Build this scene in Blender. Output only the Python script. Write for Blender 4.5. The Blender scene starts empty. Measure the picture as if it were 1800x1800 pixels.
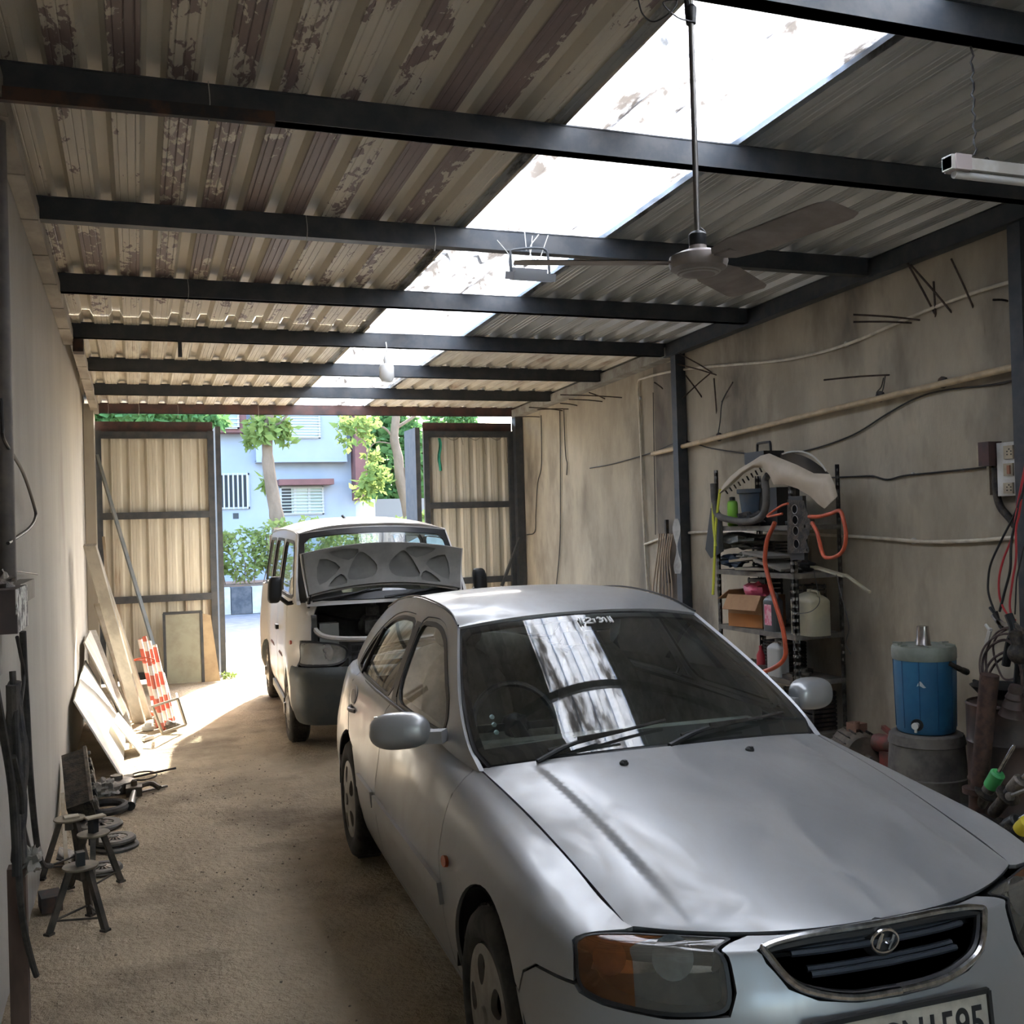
import bpy, bmesh, math, random
import numpy as np
from mathutils import Vector, Matrix, noise
from mathutils.geometry import delaunay_2d_cdt
random.seed(7)
SC = bpy.context.scene
COL = SC.collection
# ---------------------------------------------------------------- camera
CAM = Vector((0, 0, 1.7336))
YAW, PITCH, ROLL = .3512, .0101, -.0288
def cam_axes():
    f = Vector((math.sin(YAW)*math.cos(PITCH), math.cos(YAW)*math.cos(PITCH), math.sin(PITCH)))
    r = Vector((math.cos(YAW), -math.sin(YAW), 0)); u = r.cross(f)
    c, s = math.cos(ROLL), math.sin(ROLL)
    return c*r + s*u, -s*r + c*u, f
AR, AU, AF = cam_axes()
cd = bpy.data.cameras.new('camera'); cd.sensor_width = 36; cd.lens = 36; cd.clip_start = .05; cd.clip_end = 400
co = bpy.data.objects.new('camera', cd); COL.objects.link(co)
co.matrix_world = Matrix(((AR.x, AU.x, -AF.x, CAM.x), (AR.y, AU.y, -AF.y, CAM.y), (AR.z, AU.z, -AF.z, CAM.z), (0, 0, 0, 1)))
SC.camera = co
# ---------------------------------------------------------------- sky, sun, exposure
w = bpy.data.worlds.new('sky'); SC.world = w; w.use_nodes = True
nt = w.node_tree; nt.nodes.clear()
sky = nt.nodes.new('ShaderNodeTexSky'); sky.sky_type = 'NISHITA'; sky.sun_disc = False
sky.sun_elevation = math.radians(34); sky.sun_rotation = math.radians(23); sky.dust_density = 2.5; sky.air_density = 1.0; sky.ozone_density = 1.5
bg = nt.nodes.new('ShaderNodeBackground'); bg.inputs['Strength'].default_value = 0.45
wo = nt.nodes.new('ShaderNodeOutputWorld')
nt.links.new(sky.outputs[0], bg.inputs[0]); nt.links.new(bg.outputs[0], wo.inputs[0])
SUNDIR = Vector((.43, 1.0, .64)).normalized()
sd = bpy.data.lights.new('sun', 'SUN'); sd.energy = 6.5; sd.angle = math.radians(.6); sd.color = (1, .93, .80)
so = bpy.data.objects.new('sun', sd); COL.objects.link(so)
so.rotation_euler = SUNDIR.to_track_quat('Z', 'Y').to_euler()
SC.view_settings.view_transform = 'Standard'; SC.view_settings.look = 'None'
SC.view_settings.gamma = 1; SC.view_settings.use_curve_mapping = False
SC.view_settings.exposure = 2.45
SC.cycles.max_bounces = 10; SC.cycles.diffuse_bounces = 5; SC.cycles.transparent_max_bounces = 16
SC.cycles.sample_clamp_indirect = 8
# ---------------------------------------------------------------- helpers
def ray(px, py):
    return AR*((px-900)/1800) - AU*((py-900)/1800) + AF
def onx(px, py, x): d = ray(px, py); return CAM + d*(x/d.x)
def ony(px, py, y): d = ray(px, py); return CAM + d*(y/d.y)
def onz(px, py, z=0): d = ray(px, py); return CAM + d*((z-CAM.z)/d.z)
V = Vector
def frames(P):
    n = len(P); T = []
    for i in range(n):
        t = (P[min(i+1, n-1)]-P[max(i-1, 0)])
        T.append(t.normalized() if t.length > 1e-9 else V((0, 0, 1)))
    a = V((0, 0, 1)) if abs(T[0].z) < .9 else V((1, 0, 0))
    u = T[0].cross(a).normalized(); out = []
    for t in T:
        u = (u - t*u.dot(t)).normalized(); out.append((u, t.cross(u)))
    return out
def smooth(P, n=6, closed=False):
    P = [V(p) for p in P]; N = len(P); o = []
    if N < 3 and not closed: return P
    for i in range(N if closed else N-1):
        if closed: a, b, c, d = P[i-1], P[i], P[(i+1) % N], P[(i+2) % N]
        else:
            b, c = P[i], P[i+1]; a = P[i-1] if i else b*2-c; d = P[i+2] if i+2 < N else c*2-b
        for k in range(n):
            t = k/n
            o.append(.5*((2*b)+(c-a)*t+(2*a-5*b+4*c-d)*t*t+(3*b-a-3*c+d)*t*t*t))
    if not closed: o.append(P[-1])
    return o
class MB:
    def __init__(s): s.v = []; s.f = []; s.n = []; s.m = []
    def add(s, vs, fs, ns=None, mi=0):
        k = len(s.v); s.v += [tuple(p) for p in vs]
        for i, f in enumerate(fs):
            s.f.append([a+k for a in f]); s.n.append(ns[i] if ns else None); s.m.append(mi)
        return s
    def box(s, c, d, rot=None, mi=0):
        c = V(c); x, y, z = d[0]/2, d[1]/2, d[2]/2
        vs = [V((a, b, e)) for a in (-x, x) for b in (-y, y) for e in (-z, z)]
        if rot is not None: vs = [rot @ p for p in vs]
        return s.add([p+c for p in vs], [(0, 1, 3, 2), (4, 6, 7, 5), (0, 4, 5, 1), (2, 3, 7, 6), (0, 2, 6, 4), (1, 5, 7, 3)], mi=mi)
    def box2(s, a, b, mi=0):
        return s.box([(a[i]+b[i])/2 for i in range(3)], [abs(b[i]-a[i]) for i in range(3)], mi=mi)
    def bar(s, a, b, w, h, up=(0, 0, 1), mi=0):
        a, b = V(a), V(b); t = (b-a); L = t.length; t.normalize(); u = V(up)
        if abs(u.dot(t)) > .95: u = V((1, 0, 0))
        r = t.cross(u).normalized(); u = r.cross(t)
        return s.box((a+b)/2, (w, L, h), Matrix((r, t, u)).transposed(), mi=mi)
    def tube(s, P, r, n=8, closed=False, sm=0, caps=True, mi=0):
        P = smooth(P, sm, closed) if sm else [V(p) for p in P]
        if closed: P = P+[P[0]]
        F = frames(P); m = len(P); vs = []
        for i, p in enumerate(P):
            rr = r[min(i*len(r)//m, len(r)-1)] if isinstance(r, (list, tuple)) else r
            u, w2 = F[i]
            for k in range(n):
                a = 2*math.pi*k/n; vs.append(p+u*(rr*math.cos(a))+w2*(rr*math.sin(a)))
        fs = [(i*n+k, i*n+(k+1) % n, (i+1)*n+(k+1) % n, (i+1)*n+k) for i in range(m-1) for k in range(n)]
        if caps and not closed: fs += [tuple(range(n))[::-1], tuple((m-1)*n+k for k in range(n))]
        return s.add(vs, fs, mi=mi)
    def lathe(s, prof, n=24, c=(0, 0, 0), ax=(0, 0, 1), mi=0):
        c = V(c); ax = V(ax).normalized(); a = V((1, 0, 0)) if abs(ax.x) < .9 else V((0, 1, 0))
        u = ax.cross(a).normalized(); w2 = ax.cross(u); vs = []; m = len(prof)
        for r, z in prof:
            for k in range(n):
                t = 2*math.pi*k/n; vs.append(c+ax*z+u*(r*math.cos(t))+w2*(r*math.sin(t)))
        fs = [(i*n+k, i*n+(k+1) % n, (i+1)*n+(k+1) % n, (i+1)*n+k) for i in range(m-1) for k in range(n)]
        fs += [tuple(range(n))[::-1], tuple((m-1)*n+k for k in range(n))]
        return s.add(vs, fs, mi=mi)
    def prism(s, poly, o, ux, uy, ext, mi=0):
        o, ux, uy, ext = V(o), V(ux), V(uy), V(ext); n = len(poly)
        a = [o+ux*p[0]+uy*p[1] for p in poly]; vs = a+[p+ext for p in a]
        fs = [tuple(range(n))[::-1], tuple(range(n, 2*n))]+[(i, (i+1) % n, n+(i+1) % n, n+i) for i in range(n)]
        return s.add(vs, fs, mi=mi)
    def grid(s, fn, nu, nv, flip=False, mi=0):
        vs = [fn(i/nu, j/nv) for j in range(nv+1) for i in range(nu+1)]
        q = lambda i, j: j*(nu+1)+i
        fs = [(q(i, j), q(i+1, j), q(i+1, j+1), q(i, j+1)) for j in range(nv) for i in range(nu)]
        if flip: fs = [f[::-1] for f in fs]
        return s.add(vs, fs, mi=mi)
    def blob(s, c, r, seed=0, n=12, m=8, amp=.15, fr=2.0, mi=0):
        c = V(c); r = r if isinstance(r, (tuple, list)) else (r, r, r)
        def fn(a, b):
            t, p = a*2*math.pi, b*math.pi
            d = V((math.cos(t)*math.sin(p), math.sin(t)*math.sin(p), math.cos(p)))
            k = 1+amp*noise.noise(d*fr+V((seed*3.1, seed, 0)))*2
            return c+V((d.x*r[0]*k, d.y*r[1]*k, d.z*r[2]*k))
        return s.grid(fn, n, m, mi=mi)
    def build(s, name, mat, parent=None, ang=40, loc=None, weld=False):
        me = bpy.data.meshes.new(name)
        if loc is not None: L = V(loc); vv = [tuple(V(p)-L) for p in s.v]
        else: vv = s.v
        me.from_pydata(vv, [], s.f); 
        mats = mat if isinstance(mat, (list, tuple)) else [mat]
        for m_ in mats: me.materials.append(m_)
        if len(mats) > 1: me.polygons.foreach_set('material_index', s.m)
        if weld:
            bm = bmesh.new(); bm.from_mesh(me); bmesh.ops.remove_doubles(bm, verts=bm.verts, dist=1e-4); bm.to_mesh(me); bm.free()
        me.polygons.foreach_set('use_smooth', [True]*len(me.polygons))
        if any(x is not None for x in s.n) and not weld:
            me.update(); nn = []
            for i, p in enumerate(me.polygons):
                if s.n[i] is None: nn += [tuple(p.normal)]*len(p.vertices)
                else: nn += s.n[i]
            me.normals_split_custom_set(nn)
        else: me.set_sharp_from_angle(angle=math.radians(ang))
        me.update()
        o = bpy.data.objects.new(name, me); COL.objects.link(o)
        if parent: o.parent = parent
        if loc is not None: o.location = loc
        return o
def tag(o, label, cat, group=None, kind=None):
    if label: o['label'] = label
    if cat: o['category'] = cat
    if group: o['group'] = group
    if kind: o['kind'] = kind
    return o
def thing(name, label, cat, loc=(0, 0, 0), rz=0, group=None):
    o = bpy.data.objects.new(name, None); COL.objects.link(o); o.empty_display_size = .1
    o.location = loc; o.rotation_euler = (0, 0, rz)
    return tag(o, label, cat, group)
def struct(o): o['kind'] = 'structure'; return o
def copy_tree(o, parent=None):
    c = o.copy(); COL.objects.link(c); c.parent = parent
    for ch in [x for x in o.children]: copy_tree(ch, c)
    return c
# ---------------------------------------------------------------- materials
def mat(name, c1, c2=None, rough=.7, metal=0, scale=6, lo=.4, hi=.6, bump=0, bscale=40, stretch=(1, 1, 1), detail=4, c3=None, s3=2, lo3=.55, hi3=.7, coat=0, spec=.5, emit=None, es=0, trans=0, alpha=1):
    m = bpy.data.materials.new(name); m.use_nodes = True; t = m.node_tree; N = t.nodes; L = t.links
    b = N['Principled BSDF']
    b.inputs['Roughness'].default_value = rough; b.inputs['Metallic'].default_value = metal
    b.inputs['Base Color'].default_value = (*c1, 1); b.inputs['Coat Weight'].default_value = coat
    b.inputs['Specular IOR Level'].default_value = spec; b.inputs['Transmission Weight'].default_value = trans; b.inputs['Alpha'].default_value = alpha
    if emit: b.inputs['Emission Color'].default_value = (*emit, 1); b.inputs['Emission Strength'].default_value = es
    tc = N.new('ShaderNodeTexCoord'); mp = N.new('ShaderNodeMapping'); mp.inputs['Scale'].default_value = stretch
    L.new(tc.outputs['Object'], mp.inputs[0])
    def nz(sc, det):
        n = N.new('ShaderNodeTexNoise'); n.inputs['Scale'].default_value = sc; n.inputs['Detail'].default_value = det; n.inputs['Roughness'].default_value = .62
        L.new(mp.outputs[0], n.inputs['Vector']); return n
    def rng(src, a, z):
        r = N.new('ShaderNodeMapRange'); r.inputs['From Min'].default_value = a; r.inputs['From Max'].default_value = z; L.new(src, r.inputs[0]); return r.outputs[0]
    def mix(f, a, z):
        x = N.new('ShaderNodeMix'); x.data_type = 'RGBA'; L.new(f, x.inputs[0])
        for s_, k in ((a, 6), (z, 7)):
            if isinstance(s_, tuple): x.inputs[k].default_value = (*s_, 1)
            else: L.new(s_, x.inputs[k])
        return x.outputs[2]
    if c2:
        col = mix(rng(nz(scale, detail).outputs['Fac'], lo, hi), c1, c2)
        if c3: col = mix(rng(nz(s3, 5).outputs['Fac'], lo3, hi3), col, c3)
        L.new(col, b.inputs['Base Color'])
    if bump:
        bp = N.new('ShaderNodeBump'); bp.inputs['Strength'].default_value = bump; bp.inputs['Distance'].default_value = .02
        L.new(nz(bscale, 5).outputs['Fac'], bp.inputs['Height']); L.new(bp.outputs[0], b.inputs['Normal'])
    m['_'] = 0
    return m
def nodes(m): return m.node_tree.nodes, m.node_tree.links, m.node_tree.nodes['Principled BSDF']
M = {}
M['steel'] = mat('dark_steel', (.040, .048, .058), (.065, .068, .072), .55, .2, 9)
M['rust_steel'] = mat('rusty_steel', (.03, .03, .032), (.09, .05, .035), .75, .1, 7, .45, .62)
M['brown_steel'] = mat('brown_steel', (.10, .05, .045), (.05, .035, .035), .7, 0, 5)
M['black'] = mat('black_plastic', (.012, .013, .015), None, .45)
M['rubber'] = mat('rubber', (.018, .017, .016), (.05, .045, .04), .85, 0, 12)
M['grime'] = mat('greasy_iron', (.02, .018, .017), (.07, .055, .04), .6, .35, 18, bump=.4, bscale=60)
M['iron'] = mat('bare_iron', (.10, .09, .08), (.20, .17, .14), .5, .6, 20, bump=.2)
M['alu'] = mat('aluminium', (.35, .34, .32), (.2, .19, .18), .4, .8, 14)
M['white'] = mat('white_plastic', (.6, .6, .57), (.45, .43, .38), .5, 0, 6)
M['cream'] = mat('cream_plastic', (.45, .38, .26), (.33, .28, .2), .5, 0, 12)
M['pvc'] = mat('dusty_conduit', (.68, .62, .50), (.52, .46, .36), .5, 0, 9)
M['pipe'] = mat('beige_pipe', (.56, .43, .26), (.42, .32, .20), .45, 0, 7)
M['wood'] = mat('raw_wood', (.30, .24, .16), (.42, .36, .27), .8, 0, 5, stretch=(1, 1, .2))
M['ply'] = mat('white_board', (.75, .73, .68), (.6, .57, .5), .7, 0, 3)
M['cable'] = mat('black_cable', (.015, .014, .014), None, .5)
M['glass_pale'] = mat('pale_glass', (.35, .42, .42), None, .08, 0)
M['chrome'] = mat('chrome', (.75, .76, .78), (.45, .45, .46), .15, 1, 30)
M['cloth_dk'] = mat('dark_rag', (.03, .03, .035), (.08, .07, .06), .95, 0, 9, bump=.5, bscale=18)
M['orange'] = mat('orange_hose', (.55, .09, .035), (.40, .07, .03), .4, 0, 12)
M['card'] = mat('cardboard', (.36, .21, .11), (.28, .15, .08), .9, 0, 4)
# translucent skylight
def mk_sky():
    m = bpy.data.materials.new('translucent_sheet'); m.use_nodes = True; t = m.node_tree; N = t.nodes; L = t.links; N.clear()
    out = N.new('ShaderNodeOutputMaterial'); tl = N.new('ShaderNodeBsdfTranslucent'); df = N.new('ShaderNodeBsdfDiffuse'); tr = N.new('ShaderNodeBsdfTransparent')
    tc = N.new('ShaderNodeTexCoord'); mp = N.new('ShaderNodeMapping'); mp.inputs['Scale'].default_value = (3, 1, 1); L.new(tc.outputs['Object'], mp.inputs[0])
    n = N.new('ShaderNodeTexNoise'); n.inputs['Scale'].default_value = 1.6; n.inputs['Detail'].default_value = 6; n.inputs['Roughness'].default_value = .7; L.new(mp.outputs[0], n.inputs[0])
    r = N.new('ShaderNodeValToRGB'); e = r.color_ramp.elements; e[0].position = .37; e[0].color = (.16, .15, .14, 1); e[1].position = .50; e[1].color = (.84, .86, .88, 1)
    L.new(n.outputs[0], r.inputs[0]); L.new(r.outputs[0], tl.inputs[0]); df.inputs[0].default_value = (.6, .63, .66, 1)
    a = N.new('ShaderNodeMixShader'); a.inputs[0].default_value = .86; L.new(df.outputs[0], a.inputs[1]); L.new(tl.outputs[0], a.inputs[2])
    b = N.new('ShaderNodeMixShader'); b.inputs[0].default_value = .06; L.new(a.outputs[0], b.inputs[1]); L.new(tr.outputs[0], b.inputs[2])
    L.new(b.outputs[0], out.inputs[0]); return m
M['skylight'] = mk_sky()
def mk_glass(name, tint, dust=.1, dustc=(.35, .33, .29), ior=1.5, gl=1.0):
    m = bpy.data.materials.new(name); m.use_nodes = True; t = m.node_tree; N = t.nodes; L = t.links; N.clear()
    out = N.new('ShaderNodeOutputMaterial'); tr = N.new('ShaderNodeBsdfTransparent'); tr.inputs[0].default_value = (*tint, 1)
    gs = N.new('ShaderNodeBsdfGlossy'); gs.inputs['Roughness'].default_value = .02; gs.inputs[0].default_value = (gl, gl, gl, 1)
    fr = N.new('ShaderNodeFresnel'); fr.inputs[0].default_value = ior
    a = N.new('ShaderNodeMixShader'); L.new(fr.outputs[0], a.inputs[0]); L.new(tr.outputs[0], a.inputs[1]); L.new(gs.outputs[0], a.inputs[2])
    df = N.new('ShaderNodeBsdfDiffuse'); df.inputs[0].default_value = (*dustc, 1)
    tc = N.new('ShaderNodeTexCoord'); n = N.new('ShaderNodeTexNoise'); n.inputs['Scale'].default_value = 3; n.inputs['Detail'].default_value = 5; L.new(tc.outputs['Object'], n.inputs[0])
    r = N.new('ShaderNodeMapRange'); r.inputs[1].default_value = .35; r.inputs[2].default_value = .75; r.inputs[3].default_value = dust*.5; r.inputs[4].default_value = dust*1.6; L.new(n.outputs[0], r.inputs[0])
    b = N.new('ShaderNodeMixShader'); L.new(r.outputs[0], b.inputs[0]); L.new(a.outputs[0], b.inputs[1]); L.new(df.outputs[0], b.inputs[2])
    L.new(b.outputs[0], out.inputs[0]); return m
M['wglass'] = mk_glass('windshield_glass', (.82, .90, .86), .06, ior=1.75)
M['sglass'] = mk_glass('side_glass', (.78, .84, .80), .16, ior=1.6)
def mk_paint(name, base, metal, rough, dustc, dlo, dhi, damt, coat=.5):
    m = mat(name, base, None, rough, metal, coat=coat); N, L, b = nodes(m)
    b.inputs['Coat Roughness'].default_value = .12
    tc = N.new('ShaderNodeTexCoord'); mp = N.new('ShaderNodeMapping'); L.new(tc.outputs['Object'], mp.inputs[0]); mp.inputs['Scale'].default_value = (1, 1.6, 1)
    n = N.new('ShaderNodeTexNoise'); n.inputs['Scale'].default_value = 3.2; n.inputs['Detail'].default_value = 8; n.inputs['Roughness'].default_value = .65; n.inputs['Distortion'].default_value = .6; L.new(mp.outputs[0], n.inputs[0])
    r = N.new('ShaderNodeMapRange'); r.inputs[1].default_value = dlo; r.inputs[2].default_value = dhi; r.inputs[3].default_value = .06; r.inputs[4].default_value = damt; L.new(n.outputs[0], r.inputs[0])
    x = N.new('ShaderNodeMix'); x.data_type = 'RGBA'; x.inputs[6].default_value = (*base, 1); x.inputs[7].default_value = (*dustc, 1); L.new(r.outputs[0], x.inputs[0]); L.new(x.outputs[2], b.inputs['Base Color'])
    q = N.new('ShaderNodeMath'); q.operation = 'MULTIPLY_ADD'; L.new(r.outputs[0], q.inputs[0]); q.inputs[1].default_value = .4; q.inputs[2].default_value = rough; L.new(q.outputs[0], b.inputs['Roughness'])
    q = N.new('ShaderNodeMath'); q.operation = 'MULTIPLY_ADD'; L.new(r.outputs[0], q.inputs[0]); q.inputs[1].default_value = -metal*.8; q.inputs[2].default_value = metal; L.new(q.outputs[0], b.inputs['Metallic'])
    q = N.new('ShaderNodeMath'); q.operation = 'MULTIPLY_ADD'; L.new(r.outputs[0], q.inputs[0]); q.inputs[1].default_value = -coat*.9; q.inputs[2].default_value = coat; L.new(q.outputs[0], b.inputs['Coat Weight'])
    return m
M['silver'] = mk_paint('silver_paint', (.33, .34, .35), .60, .36, (.32, .30, .27), .44, .66, .45, .45)
M['vanwhite'] = mk_paint('white_van_paint', (.46, .45, .43), .2, .4, (.50, .46, .40), .4, .65, .6, .4)
# ---------------------------------------------------------------- setting
def RZ(y): return 3.245+.028*(12.6-y)      # underside of roof sheets
def PB(y): return RZ(y)-.12                # underside of purlins
XL, XR, Y0, Y1 = -.5, 4.77, -6.0, 12.68
# floor
m = mat('earth_floor', (.58, .465, .32), (.43, .34, .23), .95, 0, 1.6, .38, .62, bump=1.0, bscale=30, detail=9, c3=(.23, .175, .12), s3=.9, lo3=.50, hi3=.68)
M['floor'] = m
for n_ in m.node_tree.nodes:
    if n_.type == 'BUMP': n_.inputs['Distance'].default_value = .06
def fl(u, v):
    x = -.8+u*6.0; y = Y0-.1+v*18.9
    p = V((x, y, 0))
    near = min(1, max(0, (10-y)/3))
    z = .010*noise.noise(p*1.3)+near*(.012*noise.noise(p*6)+.007*noise.noise(p*15))
    return V((x, y, z-.008))
struct(MB().grid(fl, 200, 640).build('floor', m, ang=80))
# small stones and clods: uncountable
b = MB()
for i in range(700):
    x = random.uniform(-.45, .82); y = random.uniform(2.6, 9.5); r = random.choice([.002, .0025, .003, .003, .004, .006])*random.uniform(.7, 1.2)
    if random.random() < .45: x = random.uniform(.2, .9); y = random.uniform(5, 8)
    b.blob((x, y, r*.3), (r, r*.8, r*.6), i, 6, 4, .3)
tag(b.build('gravel', mat('stone', (.30, .24, .175), (.20, .16, .12), .95, 0, 30)), 'small stones and clods of earth scattered over the dirt floor', 'gravel', kind='stuff')
# walls
mw = mat('grey_plaster', (.41, .385, .34), (.33, .31, .27), .93, 0, 1.4, .30, .70, bump=.25, bscale=25, stretch=(1, 1.4, .45), detail=7, c3=(.24, .21, .18), s3=.9, lo3=.60, hi3=.85)
struct(MB().box2((XL-.15, Y0, -.1), (XL, 10.95, 3.55)).build('wall_left', mw))
struct(MB().box2((XL-.15, 11.0, -.1), (XL-.035, Y1, 3.4)).build('wall_left', mw))
mr = mat('stained_plaster', (.47, .41, .31), (.33, .285, .215), .94, 0, 1.6, .36, .62, bump=.3, bscale=22, stretch=(1, 1.3, .55), detail=8, c3=(.15, .13, .105), s3=1.3, lo3=.50, hi3=.74)
struct(MB().box2((XR, Y0, -.1), (XR+.15, Y1+.1, 3.65)).build('wall_right', mr))
struct(MB().box2((XL-.15, Y0-.15, -.1), (1.2, Y0, 3.8)).box2((3.4, Y0-.15, -.1), (XR+.15, Y0, 3.8)).box2((1.2, Y0-.15, 2.3), (3.4, Y0, 3.8)).build('wall_back', mw))  # unseen back wall; doorway added behind the camera to let daylight in
struct(MB().box2((-14, Y0-16, -.12), (22, Y0-.05, -.02)).build('floor', mat('back_yard', (.50, .42, .31), (.42, .35, .26), .95, 0, 2)))
# concrete pilaster strip on the right wall (dark stained column) 
struct(MB().box2((XR-.02, 8.42, 0), (XR+.01, 8.86, 3.2)).build('trim_1', mat('dark_stained_column', (.25, .215, .17), (.13, .11, .09), .95, 0, 2.2, stretch=(1, 1, .5), bump=.3)))
struct(MB().box2((XL-.03, 12.2, 0), (XL+.075, 12.58, 3.18)).build('trim_2', mat('pale_pilaster', (.40, .37, .31), (.33, .30, .25), .9, 0, 3, stretch=(1, 1, .4))))
# corrugated sheets, ribs along the depth
def ribprof(x0, x1, pitch=.21, off=0.0, h=.045):
    xs = []; k = math.floor((x0-off)/pitch)-1; pts = []
    while True:
        c = off+k*pitch
        if c-.05 > x1: break
        for dx, z in ((-.050, 0), (-.026, h), (.026, h), (.050, 0)): pts.append((c+dx, z))
        for q in (.068, .105, .142):
            pts += [(c+q-.004, 0), (c+q, .0034), (c+q+.004, 0)]
        k += 1
    pts = [p for p in pts if x0 < p[0] < x1]
    return [(x0, 0)]+pts+[(x1, 0)]
def sheet(x0, x1, y0, y1, name, material, lift=0, pitch=.21, off=.0):
    pr = ribprof(x0, x1, pitch, off); b = MB(); n = 8
    vs = []; 
    for j in range(n+1):
        y = y0+(y1-y0)*j/n
        for x, z in pr: vs.append((x, y, RZ(y)+z+lift))
    k = len(pr); fs = [(j*k+i, (j+1)*k+i, (j+1)*k+i+1, j*k+i+1) for j in range(n) for i in range(k-1)]
    b.add(vs, fs)
    # thin upper skin
    b.add([(x, y, z+.004) for x, y, z in vs], [f[::-1] for f in fs])
    e = len(vs)
    b.add([vs[i] for i in range(k)]+[(vs[i][0], vs[i][1], vs[i][2]+.004) for i in range(k)], [(i, i+1, k+i+1, k+i) for i in range(k-1)])
    return struct(b.build(name, material, ang=20))
def mk_peel():
    m = mat('peeling_sheet', (.34, .31, .25), None, .55, .0); N, L, bs = nodes(m)
    tc = N.new('ShaderNodeTexCoord'); sx = N.new('ShaderNodeSeparateXYZ'); L.new(tc.outputs['Object'], sx.inputs[0])
    def noi(sc, st, det=6, dist=0):
        mp = N.new('ShaderNodeMapping'); mp.inputs['Scale'].default_value = st; L.new(tc.outputs['Object'], mp.inputs[0])
        n = N.new('ShaderNodeTexNoise'); n.inputs['Scale'].default_value = sc; n.inputs['Detail'].default_value = det; n.inputs['Roughness'].default_value = .6; n.inputs['Distortion'].default_value = dist; L.new(mp.outputs[0], n.inputs[0]); return n.outputs[0]
    def ma(op, a, c):
        q = N.new('ShaderNodeMath'); q.operation = op
        for k, s_ in enumerate((a, c)):
            if isinstance(s_, (int, float)): q.inputs[k].default_value = s_
            else: L.new(s_, q.inputs[k])
        return q.outputs[0]
    def rg(s_, a, z, lo=0, hi=1):
        r = N.new('ShaderNodeMapRange'); L.new(s_, r.inputs[0])
        for k, v_ in enumerate((a, z, lo, hi)): r.inputs[k+1].default_value = v_
        return r.outputs[0]
    big = noi(1.0, (2.6, .45, 1), 3); fine = noi(15, (1.5, .6, 1), 8, .6)
    s_ = ma('ADD', ma('MULTIPLY', big, 1.5), ma('MULTIPLY', fine, .95))
    mask = rg(s_, 1.195, 1.22)
    rib = ma('ABSOLUTE', ma('SUBTRACT', ma('MODULO', ma('ADD', sx.outputs[0], 2.105), .21), .105), 0)
    mask = ma('MULTIPLY', mask, rg(rib, .044, .050))
    mask = ma('MULTIPLY', mask, rg(sx.outputs[1], 9.0, 8.2))     # newer sheets beyond are bare
    x = N.new('ShaderNodeMix'); x.data_type = 'RGBA'; L.new(mask, x.inputs[0])
    c = N.new('ShaderNodeMix'); c.data_type = 'RGBA'; L.new(noi(4, (3, .4, 1)), c.inputs[0]); c.inputs[6].default_value = (.66, .59, .46, 1); c.inputs[7].default_value = (.50, .47, .41, 1)
    d = N.new('ShaderNodeMix'); d.data_type = 'RGBA'; L.new(noi(14, (3, .6, 1)), d.inputs[0]); d.inputs[6].default_value = (.17, .125, .12, 1); d.inputs[7].default_value = (.25, .185, .17, 1)
    L.new(c.outputs[2], x.inputs[6]); L.new(d.outputs[2], x.inputs[7]); L.new(x.outputs[2], bs.inputs['Base Color'])
    return m
M['peel'] = mk_peel()
M['greysheet'] = mat('grey_sheet', (.48, .49, .48), (.36, .37, .36), .45, .2, 2.5, stretch=(2.5, .4, 1), detail=6)
M['palesheet'] = mat('pale_sheet', (.66, .62, .52), (.5, .45, .36), .6, .1, 3, stretch=(2.5, .4, 1), detail=6, c3=(.24, .13, .07), s3=2.5, lo3=.6, hi3=.75)
SX0, SX1 = 1.76, 2.76
sheet(XL-.3, SX0+.06, -.85, 8.25, 'ceiling', M['peel'], 0, off=.10)
sheet(XL-.3, SX0+.06, 8.2, 13.0, 'ceiling', M['palesheet'], -.012, off=.10)
sheet(SX1-.06, XR+.3, -.85, 8.6, 'ceiling', M['greysheet'], 0)
sheet(SX1-.06, XR+.3, 8.55, 13.0, 'ceiling', M['palesheet'], -.010)
sheet(XL-.3, XR+.3, Y0-.2, -.8, 'ceiling', M['greysheet'], -.01)
for i, (a, c) in enumerate(((-.85, 3.45), (3.4, 6.35), (6.3, 13.0))):
    sheet(SX0, SX1, a, c, 'window_%d' % (i+1), M['skylight'], .008+(.006 if i % 2 else 0), .21, 0)
# purlins
b = None
for i, y in enumerate((2.8, 4.13, 5.6, 7.05, 8.45, 9.85, 11.25, 12.62, 1.4, 0, -1.4, -2.8, -4.2)):
    x1 = 4.74 if i < 5 or i > 7 else (4.72, 4.78, 4.75)[i-5]
    b = MB(); z0 = PB(y); w_ = .065
    b.box2((XL+.03, y, z0), (x1, y+w_, z0+.118))
    b.box2((XL+.03, y-.004, z0), (x1, y+w_+.004, z0+.006)); b.box2((XL+.03, y-.004, z0+.112), (x1, y+w_+.004, z0+.118))
    struct(b.build('trim_%d' % (3+i if i < 11 else 30+i), M['brown_steel'] if i == 7 else M['steel']))
    if i == 1: struct(MB().bar((XL+.03, y-.03, z0-.02), (.55, y-.03, z0-.005), .03, .05).build('trim_20', M['rust_steel']))
struct(MB().box2((.335, 8.44, PB(8.44)-.13), (.365, 8.47, PB(8.44))).build('trim_21', M['steel']))
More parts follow.
